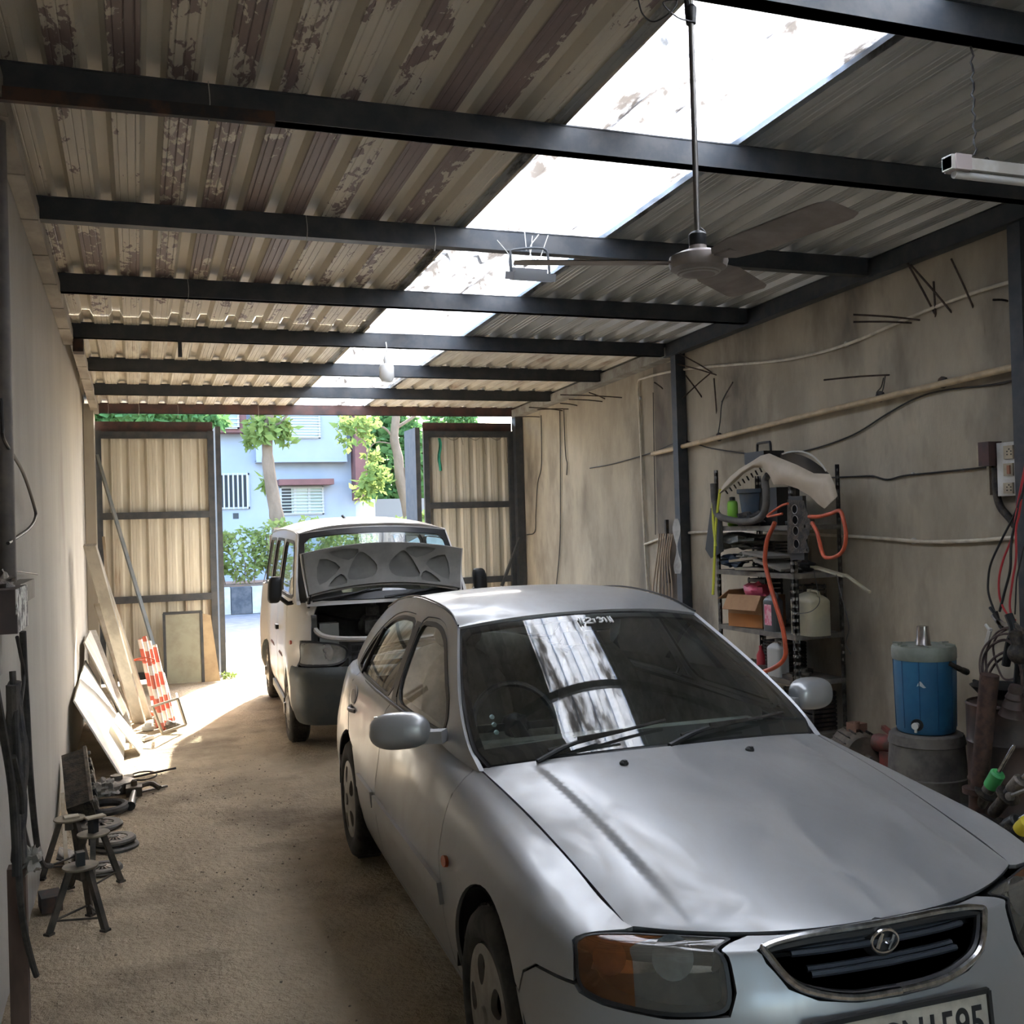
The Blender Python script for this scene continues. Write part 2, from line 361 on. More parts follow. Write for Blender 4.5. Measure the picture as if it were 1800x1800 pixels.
# rafter and posts on the right
b = MB(); b.bar((4.69, Y0, PB(Y0)+.045), (4.69, 8.42, PB(8.42)+.045), .085, .12)
b.bar((4.64, Y0, PB(Y0)-.02), (4.64, 8.42, PB(8.42)-.02), .035, .008); struct(b.build('trim_14', M['steel']))
struct(MB().box2((4.66, 8.26, 0), (4.76, 8.35, 3.27)).build('trim_15', M['steel']))
struct(MB().box2((4.66, 4.36, 0), (4.76, 4.45, 3.4)).build('trim_16', M['steel']))
struct(MB().box2((4.66, 12.5, 0), (4.76, 12.64, 3.14)).build('trim_17', M['steel']))
b = MB(); b.bar((4.71, 8.42, PB(8.42)+.03), (4.71, 12.6, PB(12.6)+.03), .12, .10)
struct(b.build('trim_18', mat('cement_ledge', (.36, .35, .31), (.24, .22, .19), .9, 0, 5, bump=.4)))
# gutter channel at the top of the left wall
mg = mat('gutter_metal', (.42, .38, .32), (.28, .25, .21), .7, .2, 4, stretch=(1, .5, 1))
def gut(ya, yb, xo, dz):
    a = V((xo, ya, PB(ya)+dz)); c = V((xo, yb, PB(yb)+dz)); b = MB()
    b.bar(a+V((-.035, 0, 0)), c+V((-.035, 0, 0)), .075, .006); b.bar(a+V((.0, 0, .045)), c+V((.0, 0, .045)), .006, .095)
    y = ya+.3
    while y < yb:
        b.box((xo-.035, y, PB(y)+dz), (.08, .012, .014)); y += .62
    return b
t = thing('roof_gutter', 'pale bent metal gutter running under the roof edge along the left wall', 'gutter', (XL+.04, 3.6, 3.2))
o = gut(-1.0, 8.55, XL+.075, -.035).build('channel', mg, t, loc=t.location); o.location = (0, 0, 0)
o = gut(8.6, 12.5, XL+.12, -.03).build('channel', mg, t, loc=t.location); o.location = (0, 0, 0)
o = MB().box((XL+.11, 8.5, PB(8.5)-.06), (.075, .14, .10)).build('joint_box', M['rust_steel'], t, loc=t.location); o.location = (0, 0, 0)

# gate leaves: frame on the room side, ribbed sheet behind
M['gatesheet'] = mat('gate_sheet', (.60, .57, .48), (.50, .46, .37), .6, .1, 2, stretch=(3, 1, .35), detail=6, c3=(.24, .12, .06), s3=2.0, lo3=.60, hi3=.78)
def leaf(x0, x1, label, rails, top, Y=12.62):
    t = thing('gate_leaf', label, 'gate', ((x0+x1)/2, Y, 0), 0, 'ribbed metal gate leaves'); cx = (x0+x1)/2
    pr = ribprof(x0-cx, x1-cx, .195, .05, .03); b = MB(); n = len(pr)
    vs = [(x, .035+z, zz) for zz in (.03, top) for x, z in pr]
    b.add(vs, [(i, i+1, n+i+1, n+i) for i in range(n-1)]); b.add([(x, y+.003, z) for x, y, z in vs], [(n+i, n+i+1, i+1, i) for i in range(n-1)])
    b.build('sheet', M['gatesheet'], t, ang=20)
    for sx in (x0-cx+.03, x1-cx-.03):
        MB().box2((sx-.035, -.02, .02), (sx+.035, .03, top-.10)).build('stile', M['steel'], t)
    for z in rails:
        MB().box2((x0-cx+.06, -.015, z-.04), (x1-cx-.06, .03, z+.04)).build('rail', M['steel'], t)
    b = MB().box2((x0-cx, .03, top-.13), (x1-cx, .034, top+.01)).build('top_flashing', M['brown_steel'], t)
    return t
leaf(-.43, .87, 'closed ribbed metal gate leaf at left, beside the grey wall, planks leaning on it', (2.87, 1.935, .965, .08), 3.02)
leaf(3.45, 4.66, 'closed ribbed metal gate leaf at right, behind the white van', (2.89, 1.975, 1.0, .08), 3.03)
# second folded pieces behind, at the open edges
for x, lb in ((.93, 'narrow folded gate leaf edge beside the left leaf'), (3.39, 'narrow folded gate leaf edge beside the right leaf')):
    o = MB().box2((-.03, -.02, .02), (.03, .55, 2.98)).build('folded_gate_leaf', M['steel'] if x > 2 else M['steel']); o.location = (x, 12.7, 0); tag(o, lb, 'gate')
# outside ground
my = mat('sandy_yard', (.36, .30, .22), (.29, .24, .18), .95, 0, 2, bump=.5, bscale=30)
struct(MB().box2((-14, 12.75, -.12), (22, 14.6, -.03)).build('floor', my))
mroad = mat('asphalt', (.15, .15, .155), (.11, .11, .12), .85, 0, 5, bump=.3, bscale=60, c3=(.20, .195, .185), s3=1.2, lo3=.55, hi3=.7)
struct(MB().box2((-25, 14.55, -.14), (30, 22.15, -.028)).build('floor', mroad))
struct(MB().box2((-40, 22.2, -.14), (45, 60, .05)).build('floor', my))
struct(MB().box2((-12, Y0, -.14), (-.65, 12.75, -.02)).build('floor', my))
# ---------------------------------------------------------------- vehicle panels: regions of smooth surfaces
def herm(ks, P):
    ks = np.array(ks, float); P = np.array(P, float); n = len(ks)
    T = np.zeros_like(P)
    for i in range(n):
        if i == 0: T[i] = (P[1]-P[0])/(ks[1]-ks[0])
        elif i == n-1: T[i] = (P[i]-P[i-1])/(ks[i]-ks[i-1])
        else:
            h0, h1 = ks[i]-ks[i-1], ks[i+1]-ks[i]; d0, d1 = (P[i]-P[i-1])/h0, (P[i+1]-P[i])/h1
            T[i] = (d0*h1+d1*h0)/(h0+h1)
    def f(x):
        x = min(max(x, ks[0]), ks[-1]); i = int(min(max(np.searchsorted(ks, x, 'right')-1, 0), n-2)); h = ks[i+1]-ks[i]; t = (x-ks[i])/h
        return (2*t**3-3*t**2+1)*P[i]+(t**3-2*t**2+t)*h*T[i]+(-2*t**3+3*t**2)*P[i+1]+(t**3-t**2)*h*T[i+1]
    return f
def netsurf(us, vs, rows):                    # rows[v][u] -> 3d
    R = [herm(us, r) for r in rows]
    def S(u, v): return V(herm(vs, [r(u) for r in R])(v))
    return S
def dens(loop, step):
    o = []; n = len(loop)
    for i in range(n):
        a, b = V(tuple(loop[i])[:2]), V(tuple(loop[(i+1) % n])[:2]); k = max(1, int(round((b-a).length/step)))
        o += [a+(b-a)*(j/k) for j in range(k)]
    return o
def chaikin(L, n=2, r=.22):
    L = [V((p[0], p[1])) for p in L]
    for _ in range(n):
        o = []
        for i in range(len(L)):
            a, b = L[i], L[(i+1) % len(L)]; o += [a.lerp(b, r), a.lerp(b, 1-r)]
        L = o
    return [tuple(p) for p in L]
def inpoly(p, L):
    c = False; n = len(L); j = n-1
    for i in range(n):
        a, b = L[i], L[j]
        if (a[1] > p[1]) != (b[1] > p[1]) and p[0] < (b[0]-a[0])*(p[1]-a[1])/(b[1]-a[1])+a[0]: c = not c
        j = i
    return c
def arc(cx, cy, r, a0, a1, n=18, ry=None):
    ry = ry or r
    return [(cx+r*math.cos(math.radians(a0+(a1-a0)*i/n)), cy+ry*math.sin(math.radians(a0+(a1-a0)*i/n))) for i in range(n+1)]
def tri(loop, holes, step):
    loops = [dens(loop, step)]+[dens(h, step) for h in holes]
    pts = []; edges = []
    for L in loops:
        k = len(pts); pts += L; edges += [(k+i, k+(i+1) % len(L)) for i in range(len(L))]
    x0 = min(p.x for p in loops[0]); x1 = max(p.x for p in loops[0]); y0 = min(p.y for p in loops[0]); y1 = max(p.y for p in loops[0])
    B = np.array([(p.x, p.y) for p in pts]); nb = len(pts)
    nx, ny = int((x1-x0)/step)+1, int((y1-y0)/step)+1
    for i in range(nx+1):
        for j in range(ny+1):
            p = (x0+(i+.5*(j % 2))*step, y0+j*step)
            if np.min(np.hypot(B[:, 0]-p[0], B[:, 1]-p[1])) < .45*step: continue
            if inpoly(p, loops[0]) and not any(inpoly(p, h) for h in loops[1:]): pts.append(V(p))
    vv, ee, ff, ov, oe, of = delaunay_2d_cdt([V((p[0], p[1])) for p in pts], edges, [], 0, 1e-6)
    F = []
    for f in ff:
        c = sum((vv[i] for i in f), V((0, 0)))/len(f)
        if inpoly(c, loops[0]) and not any(inpoly(c, h) for h in loops[1:]):
            a = (vv[f[1]]-vv[f[0]]).cross(vv[f[2]]-vv[f[0]])
            F.append(tuple(f) if a > 0 else tuple(f)[::-1])
    return vv, F, loops
def surfn(S, u, v, e=.004):
    a = S(u+e, v)-S(u-e, v); b = S(u, v+e)-S(u, v-e); n = a.cross(b)
    return n.normalized() if n.length > 1e-12 else V((0, 0, 1))
def panel(b, S, loop, holes=(), step=.035, thick=.012, off=0, side=1, out=(1, 1), mi=0):
    """side: +1 left, -1 right (mirror y). surface normal is forced to point away from the body axis"""
    vv, F, loops = tri(loop, holes, step)
    P = []; Nn = []
    for p in vv:
        q = S(p.x, p.y); n = surfn(S, p.x, p.y)
        P.append(q); Nn.append(n)
    ref = V((0, 0, .6)); s = sum((Nn[i].dot(V((P[i].x*0, P[i].y, (P[i].z-.45)*out[1]))+V((max(0, P[i].x-.3)*out[0], 0, 0))) for i in range(len(P))))
    fl = s < 0
    if fl: Nn = [-n for n in Nn]
    P = [p+n*off for p, n in zip(P, Nn)]
    def my(p): return V((p.x, p.y*side, p.z))
    flip = fl ^ (side < 0)
    vs = [my(p) for p in P]; ns = [my(n) for n in Nn]
    fs = [f[::-1] if flip else f for f in F]
    # check orientation of the first face against its normal
    f = fs[len(fs)//2]; g = (vs[f[1]]-vs[f[0]]).cross(vs[f[2]]-vs[f[0]])
    if g.dot(ns[f[0]]) < 0: fs = [f[::-1] for f in fs]
    b.add(vs, fs, [[tuple(ns[i]) for i in f] for f in fs], mi=mi)
    if thick:
        for L in loops:
            t = [];
            for p in L:
                q = S(p.x, p.y); n = surfn(S, p.x, p.y); n = -n if fl else n
                t.append((my(q+n*off), my(q+n*(off-thick))))
            n = len(t); b.add([a for a, c in t]+[c for a, c in t], [(i, (i+1) % n, n+(i+1) % n, n+i) for i in range(n)], mi=mi)
    return b
def ribbon(b, S, path, w, off=.001, side=1, h=.004, n=6):
    """thin raised strip that follows a path on a surface"""
    P = []
    for p in path: q = S(p[0], p[1]); nn = surfn(S, p[0], p[1]); P.append((q, nn))
    s = 1 if P[len(P)//2][1].dot(V((max(0, P[0][0].x-.3), P[0][0].y, .3))) > 0 else -1
    pts = [q+nn*s*off for q, nn in P]; pts = [V((p.x, p.y*side, p.z)) for p in pts]
    b.tube(pts, w/2, n)
    return b
def wheel(parent, c, R, W, side, hubmat, style='hub'):
    """tyre with tread blocks, rim and hubcap; axis along y"""
    b = MB(); r0 = R*.66; n = 48
    prof = [(r0, -W*.40), (R*.72, -W*.49), (R*.86, -W*.5), (R*.955, -W*.44), (R, -W*.33), (R, W*.33), (R*.955, W*.44), (R*.86, W*.5), (R*.72, W*.49), (r0, W*.40)]
    vs = []; m = len(prof)
    for k in range(n):
        a = 2*math.pi*k/n
        for r, y in prof: vs.append((r*math.cos(a), y, r*math.sin(a)))
    fs = [(k*m+i, k*m+i+1, ((k+1) % n)*m+i+1, ((k+1) % n)*m+i) for k in range(n) for i in range(m-1)]
    b.add(vs, fs)
    for k in range(n):
        a = 2*math.pi*(k+.5)/n
        rot = Matrix.Rotation(-a, 3, 'Y')
        for y in (-W*.22, 0, W*.22): b.box(rot @ V((R, y, 0)), (.012, W*.17, R*.085), rot)
    ty = b.build('tyre', M['rubber'], parent); ty.location = c
    b = MB(); ys = side*W*.40
    # rim barrel and dish
    def ringf(r1, y1, r2, y2, k=32):
        vs = [(r*math.cos(2*math.pi*i/k), y, r*math.sin(2*math.pi*i/k)) for r, y in ((r1, y1), (r2, y2)) for i in range(k)]
        b.add(vs, [(i, (i+1) % k, k+(i+1) % k, k+i) for i in range(k)])
    ringf(r0*1.02, ys*1.05, r0*.95, ys*.8); ringf(r0*.95, ys*.8, r0*.9, -ys); ringf(r0*.9, -ys*.2, 0.02, -ys*.2)
    rimo = b.build('rim', M['black'] if style == 'hub' else hubmat, parent); rimo.location = c
    b = MB(); k = 5; yo = ys*1.02
    if style == 'hub':
        # hubcap: outer ring, centre disc, five broad flared spokes with drop shaped openings between
        S2 = lambda u, v: V((u, yo+side*(.018-.35*(u*u+v*v)+.004), v))
        rr = r0*.99; holes = []
        for i in range(k):
            a = 2*math.pi*(i+.5)/k; h = []
            for q in range(14):
                t = 2*math.pi*q/14; rad = rr*.64+rr*.22*math.cos(t); wd = rr*(.20+.07*math.cos(t))*math.sin(t)
                h.append((rad*math.cos(a)-wd*math.sin(a), rad*math.sin(a)+wd*math.cos(a)))
            holes.append(h)
        vv, F, loops = tri(arc(0, 0, rr, 0, 360, 40)[:-1], holes, .022)
        vs = [S2(p.x, p.y) for p in vv]; fs = [f if side < 0 else f[::-1] for f in F]
        b.add(vs, fs)
        for L in loops:
            t = [S2(p.x, p.y) for p in L]; n2 = len(t); b.add(t+[V((p.x, p.y-side*.02, p.z)) for p in t], [(i, (i+1) % n2, n2+(i+1) % n2, n2+i) for i in range(n2)])
        b.lathe([(.0, .03), (.028, .03), (.032, .022), (.034, .01)], 16, (0, yo, 0), (0, side, 0))
    else:
        b.lathe([(r0, 0), (r0*.9, .01), (r0*.75, -.02), (r0*.6, .0), (r0*.45, .02), (.05, .025), (.045, .04), (0, .042)], 32, (0, yo, 0), (0, side, 0))
        for i in range(10):
            a = 2*math.pi*i/10; b.lathe([(.016, 0), (.014, .012)], 8, (math.cos(a)*r0*.68, yo-side*.005, math.sin(a)*r0*.68), (0, side, 0))
    hc = b.build('hubcap', hubmat, rimo, ang=50); 
    return ty

# ---------------------------------------------------------------- silver saloon, about 4.3 m, fitted in its own frame: x forward from the front axle, y to its left
def car_frame(x, y, th):
    return math.atan2(-math.cos(th), math.sin(th))    # rotation of local +x
CX, CY, CTH = 1.7454, 2.8537, -.0362
CAR = thing('car', 'silver four-door saloon car parked nose to the camera, bonnet closed', 'car', (CX, CY, 0), car_frame(0, 0, CTH))
CAR.scale = (1, .965, 1)
US = [-4.2, -3.75, -3.52, -3.35, -3.1, -2.7, -2.2, -1.6, -1.0, -.5, -.25, 0, .25, .48, .66, .84, 1.02, 1.22, 1.42]
plan = [(-3.60, 0), (-3.57, .40), (-3.49, .64), (-3.34, .76), (-3.1, .82), (-2.7, .855), (-2.2, .86), (-1.6, .862), (-1, .86), (-.5, .86), (-.25, .858), (0, .857), (.25, .852), (.44, .828), (.60, .765), (.715, .60), (.785, .40), (.82, .20), (.83, 0)]
pn = []
for i in range(len(plan)):
    a = plan[max(i-1, 0)]; c = plan[min(i+1, len(plan)-1)]; tx, ty_ = c[0]-a[0], c[1]-a[1]; l = math.hypot(tx, ty_)
    n = (-ty_/l, tx/l)
    if n[0]*plan[i][0]*0+n[1] < 0 and 0 < i < len(plan)-1: n = (-n[0], -n[1])
    if i == 0: n = (-1, 0)
    if i == len(plan)-1: n = (1, 0)
    pn.append(n)
def prow(z, insf):
    return [(p[0]-n[0]*insf(i), p[1]-n[1]*insf(i), z) for i, (p, n) in enumerate(zip(plan, pn))]
fr = lambda a, b: (lambda i: b if i >= 14 else a)
rows = [prow(.15, fr(.09, .07)), prow(.24, fr(.045, .02)), prow(.33, fr(.018, .004)), prow(.45, fr(0, 0)), prow(.56, fr(0, .012)),
        prow(.67, lambda i: .05 if i >= 16 else (.035 if i == 15 else (.012 if i >= 13 else .014)))]
def hoodside(x):    # hood shut line on the side, y and z
    t = (x+.5)/1.05
    return .70+(.625-.70)*t, .885+(.716-.885)*t+.020*math.sin(math.pi*min(max(t, 0), 1))
def hfront(t): return V((.74-.19*t**2.4, .625*t**.97, .704+.012*t*t))
r5 = [(-3.53, 0, .90), (-3.50, .38, .90), (-3.42, .60, .895), (-3.28, .70, .895), (-3.08, .755, .895), (-2.7, .80, .895), (-2.2, .815, .885), (-1.6, .818, .875), (-1, .815, .86), (-.5, .80, .83), (-.25, .80, .808), (0, .80, .785), (.25, .795, .762),
      (.42, .785, .728), (.56, .735, .705), (.66, .57, .700), (.72, .39, .692), (.75, .20, .695), (.758, 0, .695)]
r6 = [(-3.40, 0, .965), (-3.37, .36, .965), (-3.32, .56, .96), (-3.22, .64, .955), (-3.05, .69, .955), (-2.7, .745, .955), (-2.2, .775, .95), (-1.6, .785, .94), (-1, .765, .928), (-.5, .70, .885)]
for x in (-.25, 0, .25, .465): y_, z_ = hoodside(x); r6.append((x, y_, z_))
r6 += [tuple(hfront(t)) for t in (.95, .70, .45, .22, 0)]
rows += [r5, r6]
VS = [.15, .24, .33, .45, .56, .67, .78, .90]
SIDE = netsurf(US, VS, rows)
WF, WR, WZ, WA = .03, -2.52, .30, .345
top = .8985
def A(cx, a0, a1, n=18): return arc(cx, WZ+.02, WA, a0, a1, n)
bz = .155
sides = (1, -1)
def carpart(name, mat_, fn, label=None, parent=CAR, **k):
    b = MB(); fn(b); o = b.build(name, mat_, parent, **k)
    if label: o['label'] = label
    return o
D1, D2, D3 = -.47, -1.67, -2.60
# headlamp opening in side parameters: u runs round the nose
HL = [(.635, .62), (.635, .72), (.65, .82), (.70, .868), (.84, .874), (.925, .868), (.955, .80), (.975, .60), (.96, .565), (.84, .562), (.70, .58), (.65, .595)]
HL = chaikin(HL, 2, .2)
GR = [(1.42, .568), (1.30, .570), (1.20, .586), (1.13, .61), (1.085, .66), (1.075, .72), (1.10, .80), (1.2, .855), (1.42, .862)]
GR = [tuple(p)[:2] for p in smooth([V((a, c, 0)) for a, c in GR], 3)]
for sd_ in sides:
    nm = 'left' if sd_ > 0 else 'right'
    # front wing: from bonnet shut line to the arch and down behind it
    carpart('front_fender', M['silver'], lambda b: panel(b, SIDE, [(.53, top), (.636, top-.002), (.645, .875), (.634, .83), (.620, .74), (.620, .607), (.46, .603), (.38, .565), (.345, .50)]+A(WF, 34, 180)+[(WF-WA, bz+.02), (-.40, bz+.02), (-.42, .36), (-.455, .50), (-.50, .62), (-.50, .70), (-.465, .80), (-.52, top)], side=sd_, step=.03))
    carpart('front_bumper', M['silver'], lambda b: panel(b, SIDE, [(1.42, bz), (1.42, .555), (1.30, .557), (1.19, .573), (1.115, .60), (1.067, .655), (1.056, .72), (1.085, .815), (1.19, .868), (1.42, .874), (1.42, top-.004), (.945, top-.004), (.972, .80), (.990, .60), (.972, .553), (.84, .549), (.70, .567), (.636, .583), (.622, .598), (.46, .595), (.388, .56), (.352, .495)]+A(WF, 32, 0, 8)+[(WF+WA, bz)], side=sd_, step=.028, thick=.02))
    carpart('front_door', M['silver'], lambda b: panel(b, SIDE, [(D1+.04, .24), (D1+.045, .36), (D1+.01, .50), (D1-.035, .62), (D1-.035, .70), (D1, .80), (D1-.055, top), (-1.2, top), (D2+.05, top), (D2+.004, .60), (D2+.004, .24)], side=sd_, step=.04))
    carpart('rear_door', M['silver'], lambda b: panel(b, SIDE, [(D2-.004, .24), (D2-.004, .60), (D2+.042, top), (-2.2, top), (D3+.03, top), (D3, .75), (-2.50, .672), (-2.32, .62), (-2.20, .51), (-2.14, .38), (-2.13, .24)], side=sd_, step=.04))
    carpart('rear_quarter_panel', M['silver'], lambda b: panel(b, SIDE, [(D3+.022, top), (D3-.008, .745), (-2.51, .664)]+[p for p in A(WR, 88, 180)]+[(WR-WA, bz), (-3.5, bz), (-4.2, bz), (-4.2, top), (-3.3, top)], side=sd_, step=.045))
    carpart('rear_lower_arch', M['silver'], lambda b: panel(b, SIDE, [(-2.122, .24), (-2.132, .38), (-2.192, .51), (-2.312, .612), (-2.49, .662)]+[p for p in A(WR, 86, 0)]+[(WR+WA, bz), (-2.12, bz)], side=sd_, step=.04))
    carpart('sill', M['silver'], lambda b: panel(b, SIDE, [(-2.11, bz), (-2.13, .236), (-.42, .236), (-.405, .17), (-.33, .16), (-.40, bz)], side=sd_, step=.05))
    # side mouldings
    for u0, u1 in ((-.42, D2+.01), (D2-.012, -2.10)):
        carpart('side_moulding', M['silver'], lambda b: panel(b, SIDE, [(u0, .47), (u1, .47), (u1, .53), (u0-.035, .53)][::-1], off=.017, thick=.017, side=sd_, step=.05))
    # handles: recess and lever
    for hx in (-1.52, -2.44):
        o = carpart('door_handle', M['silver'], lambda b: (panel(b, SIDE, arc(hx, .765, .085, 0, 360, 20, .028)[:-1], off=.004, thick=.01, side=sd_, step=.03), b.tube([V((-hx*0+hx+dx, (.818+.03*math.cos(dx*16))*sd_+.0, .785)) for dx in (-.075, -.05, 0, .05, .075)], .012, 8, sm=3)))
        carpart('handle_recess', M['black'], lambda b: panel(b, SIDE, arc(hx, .757, .062, 0, 360, 16, .019)[:-1], off=.0065, thick=0, side=sd_, step=.03), parent=o)
    # repeater lamp
    carpart('side_repeater', mat('amber_lens', (.45, .10, .03), (.35, .06, .02), .2, 0, 30), lambda b: panel(b, SIDE, arc(-.40, .62, .03, 0, 360, 14, .018)[:-1], off=.012, thick=.012, side=sd_, step=.02), label='small amber side repeater lamp')
carpart('inner_shell', M['black'], lambda b: [panel(b, SIDE, [(-4.2, .2), (WR-WA, .2)]+A(WR, 180, 0)+[(WR+WA, .2), (WF-WA, .2)]+A(WF, 180, 0)+[(WF+WA, .2), (1.42, .2), (1.42, .5), (.38, .5), (.38, .885), (-4.2, .885)], off=-.03, thick=0, side=s_, step=.1) for s_ in sides])
# bonnet
rowH = herm(US, r6)
def hoodf(tt, ww):                 # tt -1..1 across, ww 0..1 front to back
    t = abs(tt); s = 1 if tt >= 0 else -1
    f = hfront(t); r = V((-.50+.15*(1-t**2.2), .70*t, .885+.047*(1-t**2.5)))
    x = f.x+(r.x-f.x)*ww; y = f.y+(r.y-f.y)*ww; z = f.z+(r.z-f.z)*ww
    z += .022*math.sin(math.pi*ww)*t*t+(.115*(1-t**2))*(ww**.55)*(1-ww)
    ay = abs(y); c = .455+.05*ww
    q = min(max((ay-c)/.032, 0), 1); q = q*q*(3-2*q); fade = min(1, ww/.25, (1-ww)/.10)
    z -= .0065*q*fade*(1-max(0, (ay-c-.032))/.2)
    return V((x, y*s, z))
HOODS = lambda a, c: hoodf(a/.7, c/1.05)
e = .006
hood = carpart('bonnet', M['silver'], lambda b: panel(b, HOODS, [(-.7+e, .006), (.7-e, .006), (.7-e, 1.05), (-.7+e, 1.05)], step=.018, thick=.02, out=(0, 1)))
b = MB(); b.grid(lambda u, v: HOODS((-.69+1.38*u), .02+1.0*v)-V((0, 0, .05)), 20, 16); b.build('engine_bay_cover', M['black'], CAR)
for y_ in (-.255, .245):
    p = HOODS(y_*1.0, .93); 
    o = MB().lathe([(.016, -.004), (.016, .006), (.010, .012), (.006, .014)], 12).box((.008, 0, .010), (.014, .012, .01)).build('washer_nozzle', M['black'], CAR); o.location = p
# greenhouse side
BY = herm([-3.3, -2.8, -2.4, -1.7, -1, -.7, -.45], [(.655,), (.735,), (.765,), (.778,), (.762,), (.735,), (.697,)])
def G(x, z):
    h = (z-.93)/.42
    return V((x, float(BY(x)[0])-((.205+.03*min(1, max(0, (x+1.7)/.6)))*h**1.25 if h > 0 else .06*h), z))
def Gs(x, z): return G(x, z)
ditch = [(-1.20, 1.305), (-1.34, 1.340), (-1.5, 1.362), (-1.75, 1.376), (-2.0, 1.378), (-2.25, 1.362), (-2.45, 1.33), (-2.62, 1.285)]
outer = [(-.47, .885), (-.57, .938), (-.78, 1.060), (-.99, 1.185)]+ditch+[(-2.80, 1.20), (-3.0, 1.085), (-3.22, .955), (-3.22, .935), (-2.8, .935), (-2.2, .93), (-1.6, .92), (-1, .908), (-.7, .895), (-.5, .87)]
winF = [(-.835, .947), (-1.2, .950), (-1.585, .952), (-1.70, 1.285), (-1.5, 1.295), (-1.38, 1.283), (-1.25, 1.243), (-1.06, 1.14), (-.91, 1.06), (-.845, 1.0)]
winR = [(-1.675, .952), (-2.2, .953), (-2.80, .955), (-2.72, 1.03), (-2.58, 1.13), (-2.44, 1.20), (-2.28, 1.255), (-2.1, 1.282), (-1.79, 1.286)]
winF = chaikin(winF, 2, .18); winR = chaikin(winR, 2, .18)
def off2(L, d):      # grow a loop outwards
    n = len(L); c = sum((V(p) for p in L), V((0, 0)))/n; out = []
    A_ = sum(L[i][0]*L[(i+1) % n][1]-L[(i+1) % n][0]*L[i][1] for i in range(n)); s = 1 if A_ > 0 else -1
    for i in range(n):
        a, p, q = V(L[i-1]), V(L[i]), V(L[(i+1) % n]); e1 = (p-a).normalized(); e2 = (q-p).normalized()
        n1 = V((e1.y, -e1.x))*s; n2 = V((e2.y, -e2.x))*s; m_ = (n1+n2); k = max(m_.length_squared/2, .4); m_ = m_/k
        out.append(tuple(p+m_*d))
    return out
for s_ in sides:
    carpart('roof_side_frame', M['silver'], lambda b: panel(b, Gs, outer, [off2(winF, .028), off2(winR, .028)], side=s_, step=.03, thick=.02))
    for wn, nm in ((winF, 'front_door_window'), (winR, 'rear_door_window')):
        fr_ = carpart('window_frame', M['silver'], lambda b: panel(b, Gs, off2(wn, .025), [off2(wn, .006)], side=s_, step=.03, off=-.004, thick=.02))
        carpart('window_seal', M['black'], lambda b: panel(b, Gs, off2(wn, .010), [off2(wn, -.008)], side=s_, step=.03, off=-.001, thick=.015), parent=fr_)
        carpart(nm, M['sglass'], lambda b: panel(b, Gs, off2(wn, .004), side=s_, step=.05, off=-.010, thick=0))
    carpart('belt_seal', M['black'], lambda b: ribbon(b, Gs, [(x, .934+.004) for x in (-.80, -1.1, -1.4, -1.7, -2, -2.3, -2.6, -2.84)], .018, .004, s_))
    carpart('pillar_trim', M['black'], lambda b: panel(b, Gs, [(-1.588, .95), (-1.668, .95), (-1.785, 1.286), (-1.706, 1.286)], side=s_, off=.001, thick=.006, step=.04))
    carpart('quarter_divider', M['black'], lambda b: ribbon(b, Gs, [(-2.55, .955), (-2.47, 1.08), (-2.40, 1.20)], .022, .0, s_))
    carpart('roof_ditch_trim', M['black'], lambda b: b.tube([V((x, (G(x, z).y-.004)*s_, z+.008)) for x, z in ditch], .0045, 6, sm=3))
# roof skin
dh = herm([d[0]*-1 for d in ditch], [(z,) for x, z in ditch])
def roofS(a, c):              # a across -.57..57 ; c 0 front .. 1.4 rear
    t = a/.57; w_ = c/1.45
    xe = -1.20-1.42*w_; ze = float(dh(-xe)[0]); ye = G(xe, ze).y-.008
    xc = -1.09-1.49*w_; zc = 1.342+.086*(math.sin(math.pi*min(1, (w_*.97+.03)))**.8 if w_ < 1 else 0)-.015*w_
    q = abs(t)**2.3
    return V((xc+(xe-xc)*abs(t)**2, ye*t, zc+(ze-zc)*q))
carpart('roof_panel', M['silver'], lambda b: panel(b, roofS, [(-.57, 0), (.57, 0), (.57, 1.45), (-.57, 1.45)], step=.04, thick=.012, out=(0, 1)))
# windscreen
def WS(a, c):                 # a -.7...7, c 0 bottom .. 1 top
    t = a/.7; xe = -.475-.72*c; ze = .89+.41*c; ye = G(xe, max(ze, .93)).y-.012-(.04 if ze < .93 else 0)*(.93-ze)/.04*.5
    xc = -.385-.705*c; zc = .925+.42*c+.014*math.sin(math.pi*c)
    return V((xc+(xe-xc)*t*t, ye*t, zc+(ze-zc)*t*t))
carpart('windscreen', M['wglass'], lambda b: panel(b, WS, [(-.685, .015), (.685, .015), (.69, .94), (.66, .985), (-.66, .985), (-.69, .94)], step=.05, thick=0, out=(1, 1)))
ws = CAR.children[-1]
carpart('windscreen_seal', M['black'], lambda b: panel(b, WS, [(-.70, -.03), (.70, -.03), (.70, 1.0), (-.70, 1.0)], [[(-.662, .115), (.662, .115), (.672, .90), (.64, .955), (-.64, .955), (-.672, .90)]], off=-.004, thick=.01, step=.035), parent=ws)
